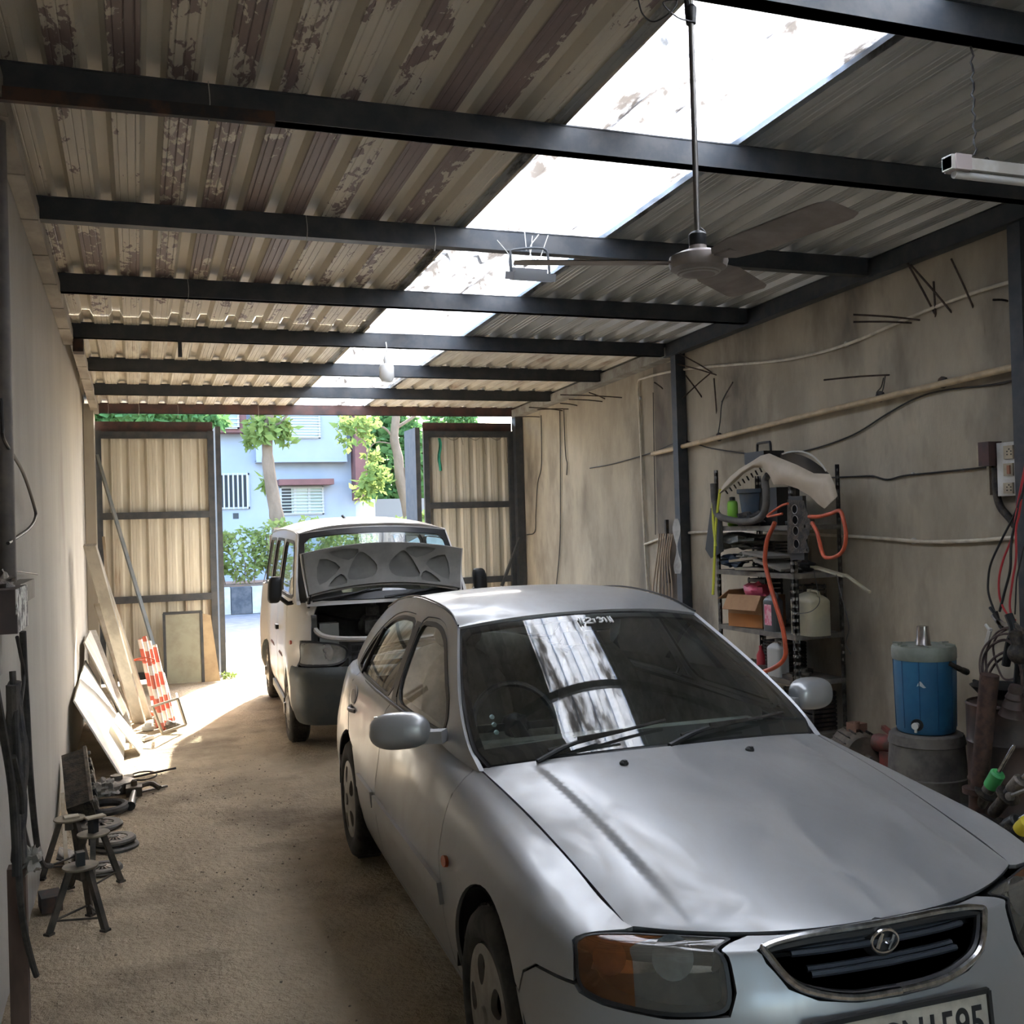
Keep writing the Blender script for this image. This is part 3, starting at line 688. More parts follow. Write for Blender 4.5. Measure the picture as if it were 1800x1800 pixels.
# painted devotional letters at the top of the windscreen: double bars either side of the word
mk = lambda L, r=.0035: None
def deco(b):
    gl = [[(0, 0), (0, .055)], [(.014, 0), (.014, .055)],
          [(.035, .044), (.045, .054), (.058, .052), (.062, .040), (.050, .024), (.036, .010), (.040, .002), (.066, .002)],
          [(.078, .004), (.078, .036)], [(.070, .036), (.086, .036)],
          [(.098, .044), (.108, .052), (.118, .046), (.112, .034), (.122, .030), (.124, .018), (.112, .006), (.100, .010)], [(.122, .034), (.134, .046), (.142, .040), (.142, .004)],
          [(.162, 0), (.162, .055)], [(.176, 0), (.176, .055)]]
    for st in gl:
        P = []
        Q = smooth([V((x, y, 0)) for x, y in st], 4)
        for q in Q: P.append(WS(-.088+q.x*1.0-.005, .893+q.y*.9)+V((.004, 0, .004)))
        b.tube(P, .0042, 6)
carpart('windscreen_lettering', mat('white_paint_marks', (.7, .7, .7), None, .6), deco, label='white painted letters between double bars', parent=ws)
# inspection stickers in the lower corner
mst = mat('pale_sticker', (.35, .5, .5), None, .5)
for i in range(3): carpart('sticker', mst, lambda b: b.lathe([(.010, -.001), (.010, .001)], 10, WS(-.60, .20+.05*i)+V((-.006, 0, 0)), (1, 0, .9)), parent=ws)
# cowl
b = MB(); b.grid(lambda u, v: V((-.30-.16*v-.16*(2*u-1)**2, (2*u-1)*.675, .900-.008*v-.045*(2*u-1)**2)), 24, 3); b.build('cowl', M['black'], CAR)
# wipers, parked
def wiper(ya, yb, name='wiper'):
    P = WS(0, .02)
    def wsy(y, off): 
        t = y/.70*1.0; q = WS(t*.7, off); return q+V((.018, 0, .016))
    b = MB(); b.tube([wsy(ya, -.02), wsy(ya+(yb-ya)*.25, .045), wsy((ya+yb)/2, .085)], [.010, .008, .006], 8, sm=3)
    o = b.build(name, M['black'], CAR)
    b = MB(); b.tube([wsy(ya+(yb-ya)*.12, .035), wsy((ya+yb)/2, .075), wsy(yb, .13)], .006, 6, sm=4)
    b.bar(wsy((ya+yb)/2-.09, .07)+V((.008, 0, .008)), wsy((ya+yb)/2+.09, .085)+V((.008, 0, .008)), .008, .012)
    b.build('wiper_blade', M['rubber'], o)
wiper(-.54, .02); wiper(-.02, .57)
# rear window and boot
def RW(a, c):
    t = a/.7; xe = -2.62-.56*c; ze = 1.285-.32*c; xc = -2.58-.66*c; zc = 1.325-.31*c
    return V((xc+(xe-xc)*t*t, (G(xe, max(ze, .93)).y-.012)*t, zc+(ze-zc)*t*t))
carpart('rear_window', M['sglass'], lambda b: panel(b, RW, [(-.66, .05), (.66, .05), (.66, .95), (-.66, .95)], step=.07, thick=0, out=(0, 1)))
carpart('rear_window_seal', M['black'], lambda b: panel(b, RW, [(-.7, 0), (.7, 0), (.7, 1), (-.7, 1)], [[(-.63, .08), (.63, .08), (.63, .9), (-.63, .9)]], off=-.004, thick=.01, step=.06, out=(0, 1)), parent=CAR.children[-1])
r6h = herm(US, r6)
carpart('boot_lid', M['silver'], lambda b: b.grid(lambda u, v: (lambda e, t: V((e[0]+(1-t*t)*(.06 if v > .5 else -.02)*0, e[1]*t, e[2]+.02*(1-t*t))))(r6h(-2.95-.40*v), 2*u-1), 16, 10))
carpart('boot_rear', M['silver'], lambda b: b.grid(lambda u, v: (lambda e, t: V((-3.40+(e[0]+3.36)*0-.0*t-.02*v, .60*t, .965-.0*v)))(r6h(-3.5), 2*u-1), 8, 2))
# lamps
mlens = mk_glass('lamp_lens', (.90, .91, .88), .22, (.35, .33, .28), 1.7)
mref = mat('lamp_reflector', (.40, .385, .35), (.22, .21, .19), .3, .5, 12)
mref2 = mat('lamp_bowl', (.16, .16, .155), (.08, .08, .08), .25, .7, 30)
mlens2 = mk_glass('clear_lamp_lens', (.95, .95, .93), .40, (.62, .61, .56), 1.5)
mamb = mk_glass('amber_lamp_lens', (.95, .42, .12), .16, (.5, .2, .08), 1.5)
for s_ in sides:
    L = carpart('headlamp', M['black'], lambda b: (panel(b, SIDE, off2(HL, .007), [off2(HL, -.002)], side=s_, off=.001, thick=.03, step=.03), panel(b, SIDE, off2(HL, .006), [off2(HL, .004)], side=s_, off=-.005, thick=.09, step=.05)))
    carpart('lamp_lens', mlens, lambda b: panel(b, SIDE, [p for p in HL if p[0] > .8]+[(.765, .58), (.77, .72), (.755, .87)], side=s_, off=-.002, thick=0, step=.04), parent=L) if False else None
    inn = [(.765, .874), (.84, .874), (.925, .868), (.955, .80), (.975, .60), (.96, .565), (.84, .562), (.775, .568)]
    ou = [(.775, .568), (.70, .58), (.65, .595), (.635, .62), (.635, .72), (.65, .82), (.70, .868), (.765, .874)]
    carpart('clear_lens', mlens, lambda b: panel(b, SIDE, inn, side=s_, off=-.001, thick=0, step=.04), parent=L)
    carpart('indicator_lens', mamb, lambda b: panel(b, SIDE, ou, side=s_, off=-.001, thick=0, step=.04), parent=L, label='amber indicator lens')
    carpart('lamp_back', mref, lambda b: panel(b, SIDE, off2(HL, .006), side=s_, off=-.085, thick=0, step=.05), parent=L)
    def bowl(b):
        for uc, vc, r in (rr_,):
            c = SIDE(uc, vc); n = surfn(SIDE, uc, vc); n = n if n.x > 0 else -n
            c = c-n*.022; c = V((c.x, c.y*s_, c.z)); n = V((n.x, n.y*s_*.8, n.z*.5)).normalized()
            b.lathe([(r, -.012), (r*.92, -.035), (r*.7, -.062), (r*.4, -.078), (.014, -.082), (.014, -.05), (.012, -.045)], 24, c, n)
    for rr_ in ((.865, .70, .053), (.72, .70, .042)): carpart('reflector', mref2, bowl, parent=L)
# grille
gr = carpart('grille', M['black'], lambda b: [panel(b, SIDE, [(min(p[0], 1.414), p[1]) for p in off2(GR, .008)], side=s_, off=-.045, thick=0, step=.05) for s_ in sides])
def ring(d0, offz, r, mm, nm):
    P = []
    for s_ in (1, -1):
        L = GR[:-1] if s_ > 0 else GR[::-1][:-1]
        for u, v in L:
            q = SIDE(u, v); n = surfn(SIDE, u, v); n = n if n.x > 0 else -n; q = q+n*offz; P.append(V((q.x, q.y*s_, q.z)))
    return carpart(nm, mm, lambda b: b.tube(P, r, 8, closed=True, sm=3), parent=gr)
ring(0, .004, .0095, M['chrome'], 'chrome_surround'); ring(0, -.012, .014, M['black'], 'inner_surround')
gm = mat('grille_bar', (.05, .06, .075), None, .3, .3)
for vv_ in (.615, .665, .715, .765, .81):
    ue = 1.42-.285*math.sqrt(max(.05, 1-((vv_-.715)/.165)**2))
    P = []
    for s_ in (-1, 1):
        rng_ = np.linspace(ue, 1.42, 7); rng_ = rng_ if s_ < 0 else rng_[::-1]
        for u in rng_:
            q = SIDE(u, vv_); P.append(V((q.x-.022, q.y*s_, q.z-.0)))
    carpart('grille_bar', gm, lambda b: (b.tube(P, .008, 6), b.tube([p+V((-.018, 0, .006)) for p in P], .008, 6)), parent=gr)
q = SIDE(1.42, .668)+V((-.012, 0, 0))
em = MB().lathe([(.052, -.04), (.046, -.018), (.036, -.008), (.0, -.006)], 28, q, (1, 0, .12)).build('badge_base', M['black'], gr)
def emb(b):
    c = q+V((.000, 0, .000)); P = []
    E_ = lambda a, k=1: c+V((-.004, .040*k*math.cos(a), .027*k*math.sin(a)))
    b.tube([E_(2*math.pi*i/28) for i in range(28)], .0042, 6, closed=True)
    # slanted H of two curved stems joined by a sweeping bar
    b.tube([c+V((0, -.025, -.014)), c+V((0, -.018, .003)), c+V((0, -.008, .021))], [.005, .0055, .004], 6, sm=3)
    b.tube([c+V((0, .008, -.021)), c+V((0, .018, -.003)), c+V((0, .025, .014))], [.004, .0055, .005], 6, sm=3)
    b.tube([c+V((0, -.016, .0)), c+V((0, -.005, .004)), c+V((0, .006, -.004)), c+V((0, .017, .0))], .004, 6, sm=3)
carpart('badge', M['chrome'], emb, label='oval chrome badge with a slanted letter', parent=gr)
# number plate: text meshes
def text_mesh(txt, size, name, mm, parent, origin, ux, uy, depth=.003, align='LEFT', width=None):
    cu = bpy.data.curves.new(name, 'FONT'); cu.body = txt; cu.size = size; cu.extrude = depth; cu.align_x = align; cu.offset = size*.012
    o = bpy.data.objects.new(name, cu); me = bpy.data.meshes.new_from_object(o); bpy.data.objects.remove(o); 
    xs = [v.co.x for v in me.vertices]; k = (width/(max(xs)-min(xs))) if width else 1; x0 = min(xs)
    ux, uy, or_ = V(ux).normalized(), V(uy).normalized(), V(origin); un = ux.cross(uy)
    for v in me.vertices: v.co = or_+ux*((v.co.x-x0)*k)+uy*v.co.y+un*v.co.z
    me.materials.clear(); me.materials.append(mm); ob = bpy.data.objects.new(name, me); COL.objects.link(ob); ob.parent = parent; return ob
pl = MB().box((.838, -.012, .468), (.012, .52, .135), Matrix.Rotation(-.10, 3, 'Y')).build('number_plate', mat('plate_white', (.50, .46, .38), (.38, .34, .28), .5, 0, 12), CAR)
b = MB()
for a, c in (((-.275, .538), (.252, .538)), ((-.275, .398), (.252, .398)), ((-.275, .398), (-.275, .538)), ((.252, .398), (.252, .538))):
    b.bar((.846-(a[1]-.468)*.1, a[0], a[1]), (.846-(c[1]-.468)*.1, c[0], c[1]), .010, .012)
b.build('plate_frame', M['black'], pl)
text_mesh('GJ5 CN1595', .115, 'plate_letters', M['black'], pl, (.8465, -.245, .428), (0, 1, 0), (-.1, 0, 1), width=.475)
# mirrors
for s_ in sides:
    c = V((-.83, .915*s_, .975))
    def mh(b):
        def f(u, v):
            t, p = u*2*math.pi, v*math.pi; d = V((math.cos(t)*math.sin(p), math.sin(t)*math.sin(p), math.cos(p)))
            g = lambda a, k: math.copysign(abs(a)**k, a)
            y = g(d.y, .75)*.112; z = g(d.z, .75)*.066; x = g(d.x, .8)*.075
            if x < -.025: x = -.025
            z += .012*(y*s_/.11)*-.3; x -= .22*y*s_
            return c+V((x, y, z))
        b.grid(f, 28, 18)
    o = carpart('door_mirror', M['silver'], mh)
    carpart('mirror_arm', M['silver'], lambda b: b.bar(c+V((.0, -.07*s_, -.03)), V((-.76, .755*s_, .955)), .06, .045), parent=o)
    carpart('mirror_glass', M['chrome'], lambda b: b.box(c+V((-.029, 0, 0)), (.004, .18, .10), Matrix.Rotation(.2*s_, 3, 'Z')), parent=o)
# wheels and housings
mhub = mat('wheel_trim', (.30, .28, .25), (.20, .18, .155), .5, .4, 8)
for wx in (WF, WR):
    for s_ in sides:
        wheel(CAR, (wx, .765*s_, WZ), .300, .18, s_, mhub)
        b = MB(); n = 20
        vs = [(wx+(WA+.01)*math.cos(math.pi*i/n), y*s_, WZ+.0+(WA+.01)*math.sin(math.pi*i/n)) for y in (.50, .845) for i in range(n+1)]
        b.add(vs, [(i, i+1, n+2+i, n+1+i) for i in range(n)]); b.add([vs[i] for i in range(n+1)]+[(wx, .5*s_, WZ)], [(i, i+1, n+1) for i in range(n)])
        b.build('wheel_housing', M['black'], CAR)
# floor pan, interior
mint = mat('grey_trim', (.30, .30, .27), (.22, .215, .20), .8, 0, 10); mseat = mat('seat_cloth', (.30, .29, .26), (.22, .21, .19), .95, 0, 14)
b = MB(); b.box2((-3.3, -.62, .17), (.45, .62, .22)); b.box2((-.28, -.62, .3), (-.24, .62, .80)); b.box2((-3.2, -.68, .3), (-2.75, .68, .90)); b.build('floor_pan', M['black'], CAR)
b = MB(); b.grid(lambda u, v: V((-.42-.50*v, (2*u-1)*.66, .90-.02*v+.02*math.sin(math.pi*v)-.03*(2*u-1)**2)), 16, 6); b.box2((-.93, -.66, .58), (-.86, .66, .885)); b.box2((-.95, -.14, .35), (-.72, .14, .86))
b.build('dashboard', mint, CAR)
for s_ in sides:
    b = MB(); b.grid(lambda u, v: V((-.85-1.9*u, (.68+.02*math.sin(v*3))*s_, .28+.65*v)), 10, 5); b.build('door_lining', mint, CAR)
    def seat(b):
        y = .36*s_
        b.blob((-1.55, y, .50), (.26, .25, .10), 3, 20, 10, .03); 
        R_ = Matrix.Rotation(-.28, 3, 'Y')
        k = len(b.v); b.blob((0, 0, 0), (.08, .24, .33), 5, 20, 12, .03)
        b.v[k:] = [tuple(R_ @ V(p)+V((-1.83, y, .82))) for p in b.v[k:]]
        b.blob((-1.97, y, 1.19), (.05, .13, .075), 8, 14, 8, .03)
        b.tube([(-1.94, y-.06, 1.05), (-1.96, y-.06, 1.16)], .006, 6).tube([(-1.94, y+.06, 1.05), (-1.96, y+.06, 1.16)], .006, 6)
    carpart('seat', mseat, seat)
carpart('rear_bench', mseat, lambda b: (b.blob((-2.4, 0, .50), (.26, .62, .12), 2, 24, 10, .03), b.blob((-2.72, 0, .80), (.09, .62, .30), 4, 24, 10, .03)))
o = carpart('steering_wheel', M['black'], lambda b: (b.tube([V((-1.08-.09*math.sin(a)*1.0+.0, -.36+.185*math.cos(a), .90+.16*math.sin(a))) for a in [2*math.pi*i/32 for i in range(32)]], .014, 8, closed=True), b.tube([(-1.08, -.36, .90), (-.85, -.36, .82)], .03, 10), b.bar((-1.08, -.54, .90), (-1.08, -.18, .90), .012, .03), b.bar((-1.08, -.36, .90), (-1.01, -.36, .76), .03, .012), b.blob((-1.09, -.36, .90), (.03, .065, .05), 3)))
carpart('rear_view_mirror', M['black'], lambda b: (b.box((-1.15, 0, 1.235), (.02, .22, .055)), b.tube([(-1.14, 0, 1.24), (-1.19, 0, 1.30)], .008, 6)))
# ---------------------------------------------------------------- white van, bonnet raised, further in
VX, VY, VTH = 1.86, 8.47, -.05
VAN = thing('van', 'white passenger van with its bonnet raised, standing in the gateway', 'van', (VX, VY, 0), car_frame(0, 0, VTH))
def vpart(name, mm, fn, label=None, parent=VAN, **k): return carpart(name, mm, fn, label, parent, **k)
vus = [-3.2, -3.05, -2.9, -2.2, -1.4, -.7, -.2, .10, .34, .54, .72, .92, 1.12, 1.34]
vplan = [(-3.00, 0), (-2.97, .55), (-2.85, .70), (-2.2, .735), (-1.4, .74), (-.7, .74), (-.2, .74), (.10, .738), (.32, .73), (.48, .705), (.60, .64), (.665, .50), (.695, .28), (.70, 0)]
vn = []
for i in range(len(vplan)):
    a = vplan[max(i-1, 0)]; c = vplan[min(i+1, len(vplan)-1)]; tx, ty_ = c[0]-a[0], c[1]-a[1]; l = math.hypot(tx, ty_); n = (-ty_/l, tx/l)
    if n[1] < 0 and 0 < i < len(vplan)-1: n = (-n[0], -n[1])
    if i == 0: n = (-1, 0)
    if i == len(vplan)-1: n = (1, 0)
    vn.append(n)
def vrow(z, side, frnt):
    o = []
    for i, (p, n) in enumerate(zip(vplan, vn)):
        k = min(max((i-6)/4, 0), 1); d = side+(frnt-side)*k; o.append((p[0]-n[0]*d, p[1]-n[1]*d, z))
    return o
vrows = [vrow(.22, .05, .03), vrow(.34, .01, -.03), vrow(.50, 0, -.045), vrow(.655, 0, -.04), vrow(.70, 0, .0), vrow(.85, .005, .015), vrow(.95, .012, .045), vrow(1.08, .02, .12), vrow(1.17, .03, .19)]
VVS = [.22, .34, .50, .655, .70, .85, .95, 1.08, 1.17]
VS_ = netsurf(vus, VVS, vrows)
VWA, VWZ = .315, .28
def B2(cx, a0, a1, n=16): return arc(cx, VWZ+.01, VWA, a0, a1, n)
vt = 1.168; mw_ = M['vanwhite']; mbump = mat('van_bumper_plastic', (.035, .045, .05), (.06, .065, .06), .55, 0, 5)
VHL = chaikin([(.60, .71), (.62, .69), (.98, .685), (1.06, .72), (1.07, .80), (1.0, .845), (.80, .862), (.62, .858), (.595, .83)], 2, .2)
for s_ in sides:
    vpart('front_wing', mw_, lambda b: panel(b, VS_, [(-.13, vt), (-.13, .66), (-.27, .60), (-.30, .50)]+B2(0, 150, 10)+[(VWA+.02, .30), (.44, .32), (.46, .672), (.585, .672), (.585, .87), (.76, .875), (.72, 1.0), (.70, vt)], side=s_, step=.04))
    vpart('front_door', mw_, lambda b: panel(b, VS_, [(-.14, vt), (-.14, .66), (-.29, .60), (-.36, .45), (-.37, .30), (-.95, .28), (-1.0, .5), (-1.0, vt)], side=s_, step=.07))
    vpart('sliding_door', mw_, lambda b: panel(b, VS_, [(-1.01, vt), (-1.01, .5), (-.96, .28), (-1.9, .28), (-1.95, .6), (-1.98, vt)], side=s_, step=.07))
    vpart('rear_side_panel', mw_, lambda b: panel(b, VS_, [(-1.99, vt), (-1.96, .6), (-1.92, .28), (-2.03, .27)]+arc(-2.35, VWZ+.01, VWA, 178, 0, 14)[::-1]+[(-2.68, .25), (-3.2, .25), (-3.2, vt)], side=s_, step=.07))
    vpart('side_step', M['black'], lambda b: b.box((-.98, .70*s_, .27), (1.25, .09, .06)))
    for u0, u1 in ((-.16, -.98), (-1.03, -1.93)):
        vpart('door_trim_line', mat('dark_decal', (.10, .03, .03), None, .6), lambda b: panel(b, VS_, [(u0-.3, .64), (u1+.15, .64), (u1+.25, .665), (u0-.38, .665)], off=.004, thick=.004, side=s_, step=.1))
    vpart('door_handle', M['black'], lambda b: b.box((-.90, .745*s_, .86), (.13, .03, .04)))
    vpart('bumper', mbump, lambda b: panel(b, VS_, [(.35, .24), (.455, .30), (.47, .665), (.60, .67), (1.34, .67), (1.34, .23), (.5, .23)], side=s_, off=.006, step=.05, thick=.03))
    vpart('repeater', mat('red_lens', (.4, .05, .03), None, .3), lambda b: panel(b, VS_, arc(.30, .835, .03, 0, 360, 12, .016)[:-1], off=.012, thick=.012, side=s_, step=.03), label='small orange side repeater')
    hl = vpart('headlamp', M['black'], lambda b: (panel(b, VS_, off2(VHL, .008), [off2(VHL, -.006)], side=s_, off=.002, thick=.03, step=.04)))
    vpart('lamp_back', mref, lambda b: panel(b, VS_, off2(VHL, .006), side=s_, off=-.06, thick=0, step=.08), parent=hl)
    vpart('clear_lens', mlens2, lambda b: panel(b, VS_, VHL, side=s_, off=.0, thick=0, step=.06), parent=hl)
    def vb(b):
        q = VS_(.88, .775); n = surfn(VS_, .88, .775); n = n if n.x > 0 else -n; q = q-n*.015
        b.lathe([(.085, -.004), (.075, -.025), (.05, -.045), (.015, -.055), (.012, -.03), (0, -.03)], 20, (q.x, q.y*s_, q.z), (n.x, n.y*s_, 0))
    vpart('reflector', mat('bright_reflector', (.55, .55, .55), (.35, .35, .36), .2, .9, 25), vb, parent=hl)
    vpart('indicator_strip', mat('amber_strip', (.65, .33, .05), None, .3), lambda b: panel(b, VS_, [(.70, .70), (.745, .70), (.72, .78), (.73, .85), (.70, .85), (.685, .78)], side=s_, off=-.012, thick=.01, step=.03), parent=hl, label='amber indicator strip')
    # mirrors
    o = vpart('door_mirror', M['black'], lambda b: b.grid(lambda u, v: (lambda t, p: V((.27+.05*math.copysign(abs(math.cos(t)*math.sin(p))**.6, math.cos(t)), (.82+.02*(1 if s_ > 0 else 1))*s_+.055*math.copysign(abs(math.sin(t)*math.sin(p))**.5, math.sin(t))-.012*math.cos(p)*s_, 1.255+.105*math.copysign(abs(math.cos(p))**.55, math.cos(p)))))(u*2*math.pi, .001+v*(math.pi-.002)), 24, 16))
    vpart('mirror_arm', M['black'], lambda b: b.tube([(.27, .80*s_, 1.19), (.22, .74*s_, 1.14), (.18, .70*s_, 1.14)], .018, 8), parent=o)
    for cx in (0, -2.35):
        b = MB(); n = 16
        vs = [(cx+(VWA+.01)*math.cos(math.pi*i/n), y*s_, VWZ+(VWA+.01)*math.sin(math.pi*i/n)) for y in (.42, .72) for i in range(n+1)]
        b.add(vs, [(i, i+1, n+2+i, n+1+i) for i in range(n)])
        b.build('wheel_housing', M['black'], VAN)
    for cx in (0, -2.35): wheel(VAN, (cx, .665*s_, .275), .275, .165, s_, M['alu'], 'disc')
# upper body: side glass frame
def GV(x, z):
    h = (z-1.15)/.55
    y = .712-.085*max(h, 0)**1.2-(.02*max(0, x+.1)/.5)*1
    if x < -2.75: y -= .10*((-2.75-x)/.2)**2
    return V((x, y, z))
vout = [(.47, 1.14), (.42, 1.17), (.20, 1.44), (.02, 1.66), (-.03, 1.70), (-.6, 1.725), (-1.6, 1.735), (-2.6, 1.725), (-2.86, 1.70), (-2.95, 1.4), (-2.98, 1.155), (-1.5, 1.155)]
vw = [[(.26, 1.18), (.05, 1.45), (-.10, 1.62), (-.92, 1.635), (-.94, 1.18)], [(-1.06, 1.18), (-1.04, 1.635), (-1.90, 1.64), (-1.92, 1.18)], [(-2.04, 1.18), (-2.02, 1.64), (-2.72, 1.635), (-2.80, 1.22), (-2.78, 1.18)]]
for s_ in sides:
    vpart('upper_side', mw_, lambda b: panel(b, GV, vout, [chaikin(L, 2, .1) for L in vw], side=s_, step=.06, thick=.03))
    for L in vw:
        L = chaikin(L, 2, .1)
        g_ = vpart('side_window', M['sglass'], lambda b: panel(b, GV, off2(L, .01), side=s_, off=-.012, thick=0, step=.12))
        vpart('window_rubber', M['black'], lambda b: panel(b, GV, off2(L, .012), [off2(L, -.014)], side=s_, off=.003, thick=.012, step=.06), parent=g_)
def VR(a, c):       # roof skin
    t = a/.62; w_ = c/2.9; xe = -.02-2.85*w_; ze = 1.70+.035*math.sin(math.pi*w_); ye = GV(xe, 1.69).y+.004
    xc = .06-2.98*w_; zc = 1.745+.085*math.sin(math.pi*min(1, w_*.95+.05))**.6
    q = abs(t)**3
    return V((xc+(xe-xc)*q, ye*t, zc+(ze-zc)*q-.012*max(0, 1-w_*8)**2))
vpart('roof', mw_, lambda b: panel(b, VR, [(-.62, 0), (.62, 0), (.62, 2.9), (-.62, 2.9)], step=.07, thick=.015, out=(0, 1)))
def VW(a, c):
    t = a/.66; xe = .42-.41*c; ze = 1.155+.53*c; ye = GV(xe, ze).y-.015; xc = .53-.47*c; zc = 1.165+.565*c
    return V((xc+(xe-xc)*t*t, ye*t, zc+(ze-zc)*t*t))
w1 = vpart('windscreen', M['wglass'], lambda b: panel(b, VW, [(-.645, .02), (.645, .02), (.645, .97), (-.645, .97)], step=.1, thick=0))
vpart('windscreen_seal', M['black'], lambda b: panel(b, VW, [(-.66, 0), (.66, 0), (.66, 1), (-.66, 1)], [[(-.60, .10), (.60, .10), (.615, .85), (.57, .92), (-.57, .92), (-.615, .85)]], off=.003, thick=.01, step=.05), parent=w1)
vpart('header_panel', mw_, lambda b: b.grid(lambda u, v: (lambda p, q: p+(q-p)*v)(VW((2*u-1)*.66, .985), VR((2*u-1)*.62, .02)), 20, 3))
vpart('rear_end', mw_, lambda b: (b.box((-2.95, 0, .72), (.04, 1.30, .9)), b.box((-2.95, -.60, 1.42), (.04, .10, .5)), b.box((-2.95, .60, 1.42), (.04, .10, .5)), b.box((-2.93, 0, 1.70), (.04, 1.2, .10))))
vpart('rear_glass', M['wglass'], lambda b: b.grid(lambda u, v: V((-2.95, -.56+1.12*u, 1.17+.49*v)), 2, 2))
vpart('cabin_floor', M['black'], lambda b: (b.box2((-2.9, -.66, .30), (.2, .66, .36)), b.box2((.02, -.66, .36), (.06, .66, 1.12)), b.grid(lambda u, v: V((.45-.5*v, -.64+1.28*u, 1.155-.03*v)), 8, 2)))
for x_ in (-.45, -1.3, -2.1):
    for y_ in (-.36, .36):
        vpart('seat', mat('van_seat', (.20, .20, .19), None, .9) if x_ == -.45 and y_ < 0 else bpy.data.materials['van_seat'], lambda b: (b.blob((x_, y_, .62), (.22, .26, .09), 1, 14, 8, .02), b.blob((x_-.24, y_, .95), (.07, .24, .32), 2, 14, 8, .02), b.blob((x_-.27, y_, 1.33), (.05, .12, .08), 3, 12, 8, .02)))
# cowl, wipers
vpart('cowl_panel', mw_, lambda b: b.grid(lambda u, v: (lambda y: V((.50-.05*(2*u-1)**2+.075*v, y, 1.172-.035*v-.01*(2*u-1)**2)))((2*u-1)*.62), 16, 4))
for ya, yb in ((-.56, -.02), (-.02, .56)):
    o = vpart('wiper', M['black'], lambda b: (b.tube([VW(ya, .0)+V((.05, 0, .01)), VW((ya+yb)/2, .06)+V((.03, 0, .01)), VW(yb-.1, .12)+V((.015, 0, .01))], [.012, .009, .006], 6, sm=3), b.tube([VW(ya+.12, .03)+V((.03, 0, .005)), VW(yb, .13)+V((.012, 0, .005))], .007, 6)))
vpart('radio_aerial_stub', M['black'], lambda b: b.tube([(-.55, -.15, 1.80), (-.62, -.17, 1.835)], .012, 6))
# engine bay tub
def bay(b):
    b.box2((.10, -.56, .62), (.58, .56, .66)); b.box2((.08, -.58, .62), (.13, .58, 1.13))
    for s_ in sides: b.box2((.10, .55*s_, .62), (.55, .59*s_, 1.06))
vpart('engine_bay', mat('bay_grey', (.10, .105, .095), (.05, .05, .045), .7, 0, 6), bay)
vpart('slam_panel', mw_, lambda b: b.tube([(.46, -.60, 1.08), (.55, -.55, .93), (.63, -.44, .885), (.68, -.2, .87), (.685, 0, .868), (.68, .2, .87), (.63, .44, .885), (.55, .55, .93), (.46, .60, 1.08)], .022, 8, sm=4))
vpart('nose_panel', M['black'], lambda b: b.grid(lambda u, v: (lambda q: V((q.x-.012, (1 if u > .5 else -1)*q.y, q.z)))(VS_(1.336-abs(2*u-1)*.26, .67+.19*v)), 20, 4))
vpart('radiator_grille', M['black'], lambda b: [b.box((.685-.03*abs(y_), y_, .775), (.02, .008, .11)) for y_ in np.linspace(-.3, .3, 13)]+[b.box((.69, 0, z_), (.015, .62, .012)) for z_ in (.72, .775, .83)])
me_ = mat('bay_parts', (.16, .16, .145), (.07, .07, .065), .55, .2, 15)
vpart('washer_bottle', mat('bottle_plastic', (.35, .36, .32), None, .5), lambda b: b.box((.35, -.44, .85), (.13, .15, .26)))
vpart('brake_reservoir', me_, lambda b: (b.lathe([(.05, 0), (.055, .02), (.055, .07), (.03, .08), (.03, .10)], 14, (.33, -.08, 1.02)), b.box((.33, -.08, .93), (.10, .14, .10)), b.lathe([(.10, -.04), (.11, 0), (.08, .04)], 18, (.26, -.08, .93), (1, 0, 0))))
vpart('horn', me_, lambda b: b.lathe([(.05, 0), (.05, .03), (.02, .05)], 16, (.45, .15, .90), (1, 0, 0)))
vpart('battery', me_, lambda b: (b.box((.33, .33, .80), (.17, .24, .18)), b.box((.33, .33, .90), (.16, .23, .02))))
vpart('wiring_loom', M['cable'], lambda b: (b.tube([(.2, -.5, 1.05), (.25, -.2, .98), (.3, .1, 1.0), (.25, .5, 1.02)], .012, 6, sm=5), b.tube([(.4, -.35, .72), (.5, -.1, .85), (.42, .2, .8), (.5, .45, .86)], .010, 6, sm=5)))
# raised bonnet lid: outer skin and pressed inner frame
hp = V((.52, 0, 1.165)); ang_ = math.radians(112)      # lid leans back over the windscreen
def LID(a, c, inner=False):
    t = a/.66; hw = .615+.035*c/.40
    l = .03+.085*(1-t*t)+c*.80     # along the lid
    bow = .055*(1-t*t)+.03*math.sin(math.pi*c/.44)
    d = V((math.cos(ang_)*.55, 0, math.sin(ang_))).normalized(); n = V((-d.z, 0, d.x))
    return hp+V((0, hw*t, 0))+d*l+n*(bow-.02)
lid = vpart('bonnet_lid', mw_, lambda b: panel(b, LID, [(-.66, 0), (.66, 0), (.66, .43), (-.66, .43)], step=.04, thick=.015, out=(1, 0)))
holes_ = [[(-.55, .08), (-.36, .22), (-.52, .34)], [(-.30, .08), (-.10, .08), (-.05, .20), (-.14, .33), (-.20, .34), (-.27, .22)], [(.30, .08), (.10, .08), (.05, .20), (.14, .33), (.20, .34), (.27, .22)], [(.55, .08), (.36, .22), (.52, .34)], [(-.44, .39), (-.28, .28), (-.20, .38)], [(.44, .39), (.28, .28), (.20, .38)], [(-.48, .045), (-.36, .15), (-.32, .045)], [(.48, .045), (.36, .15), (.32, .045)]]
mli = mat('lid_underside', (.19, .185, .165), (.14, .135, .12), .6, 0, 4)
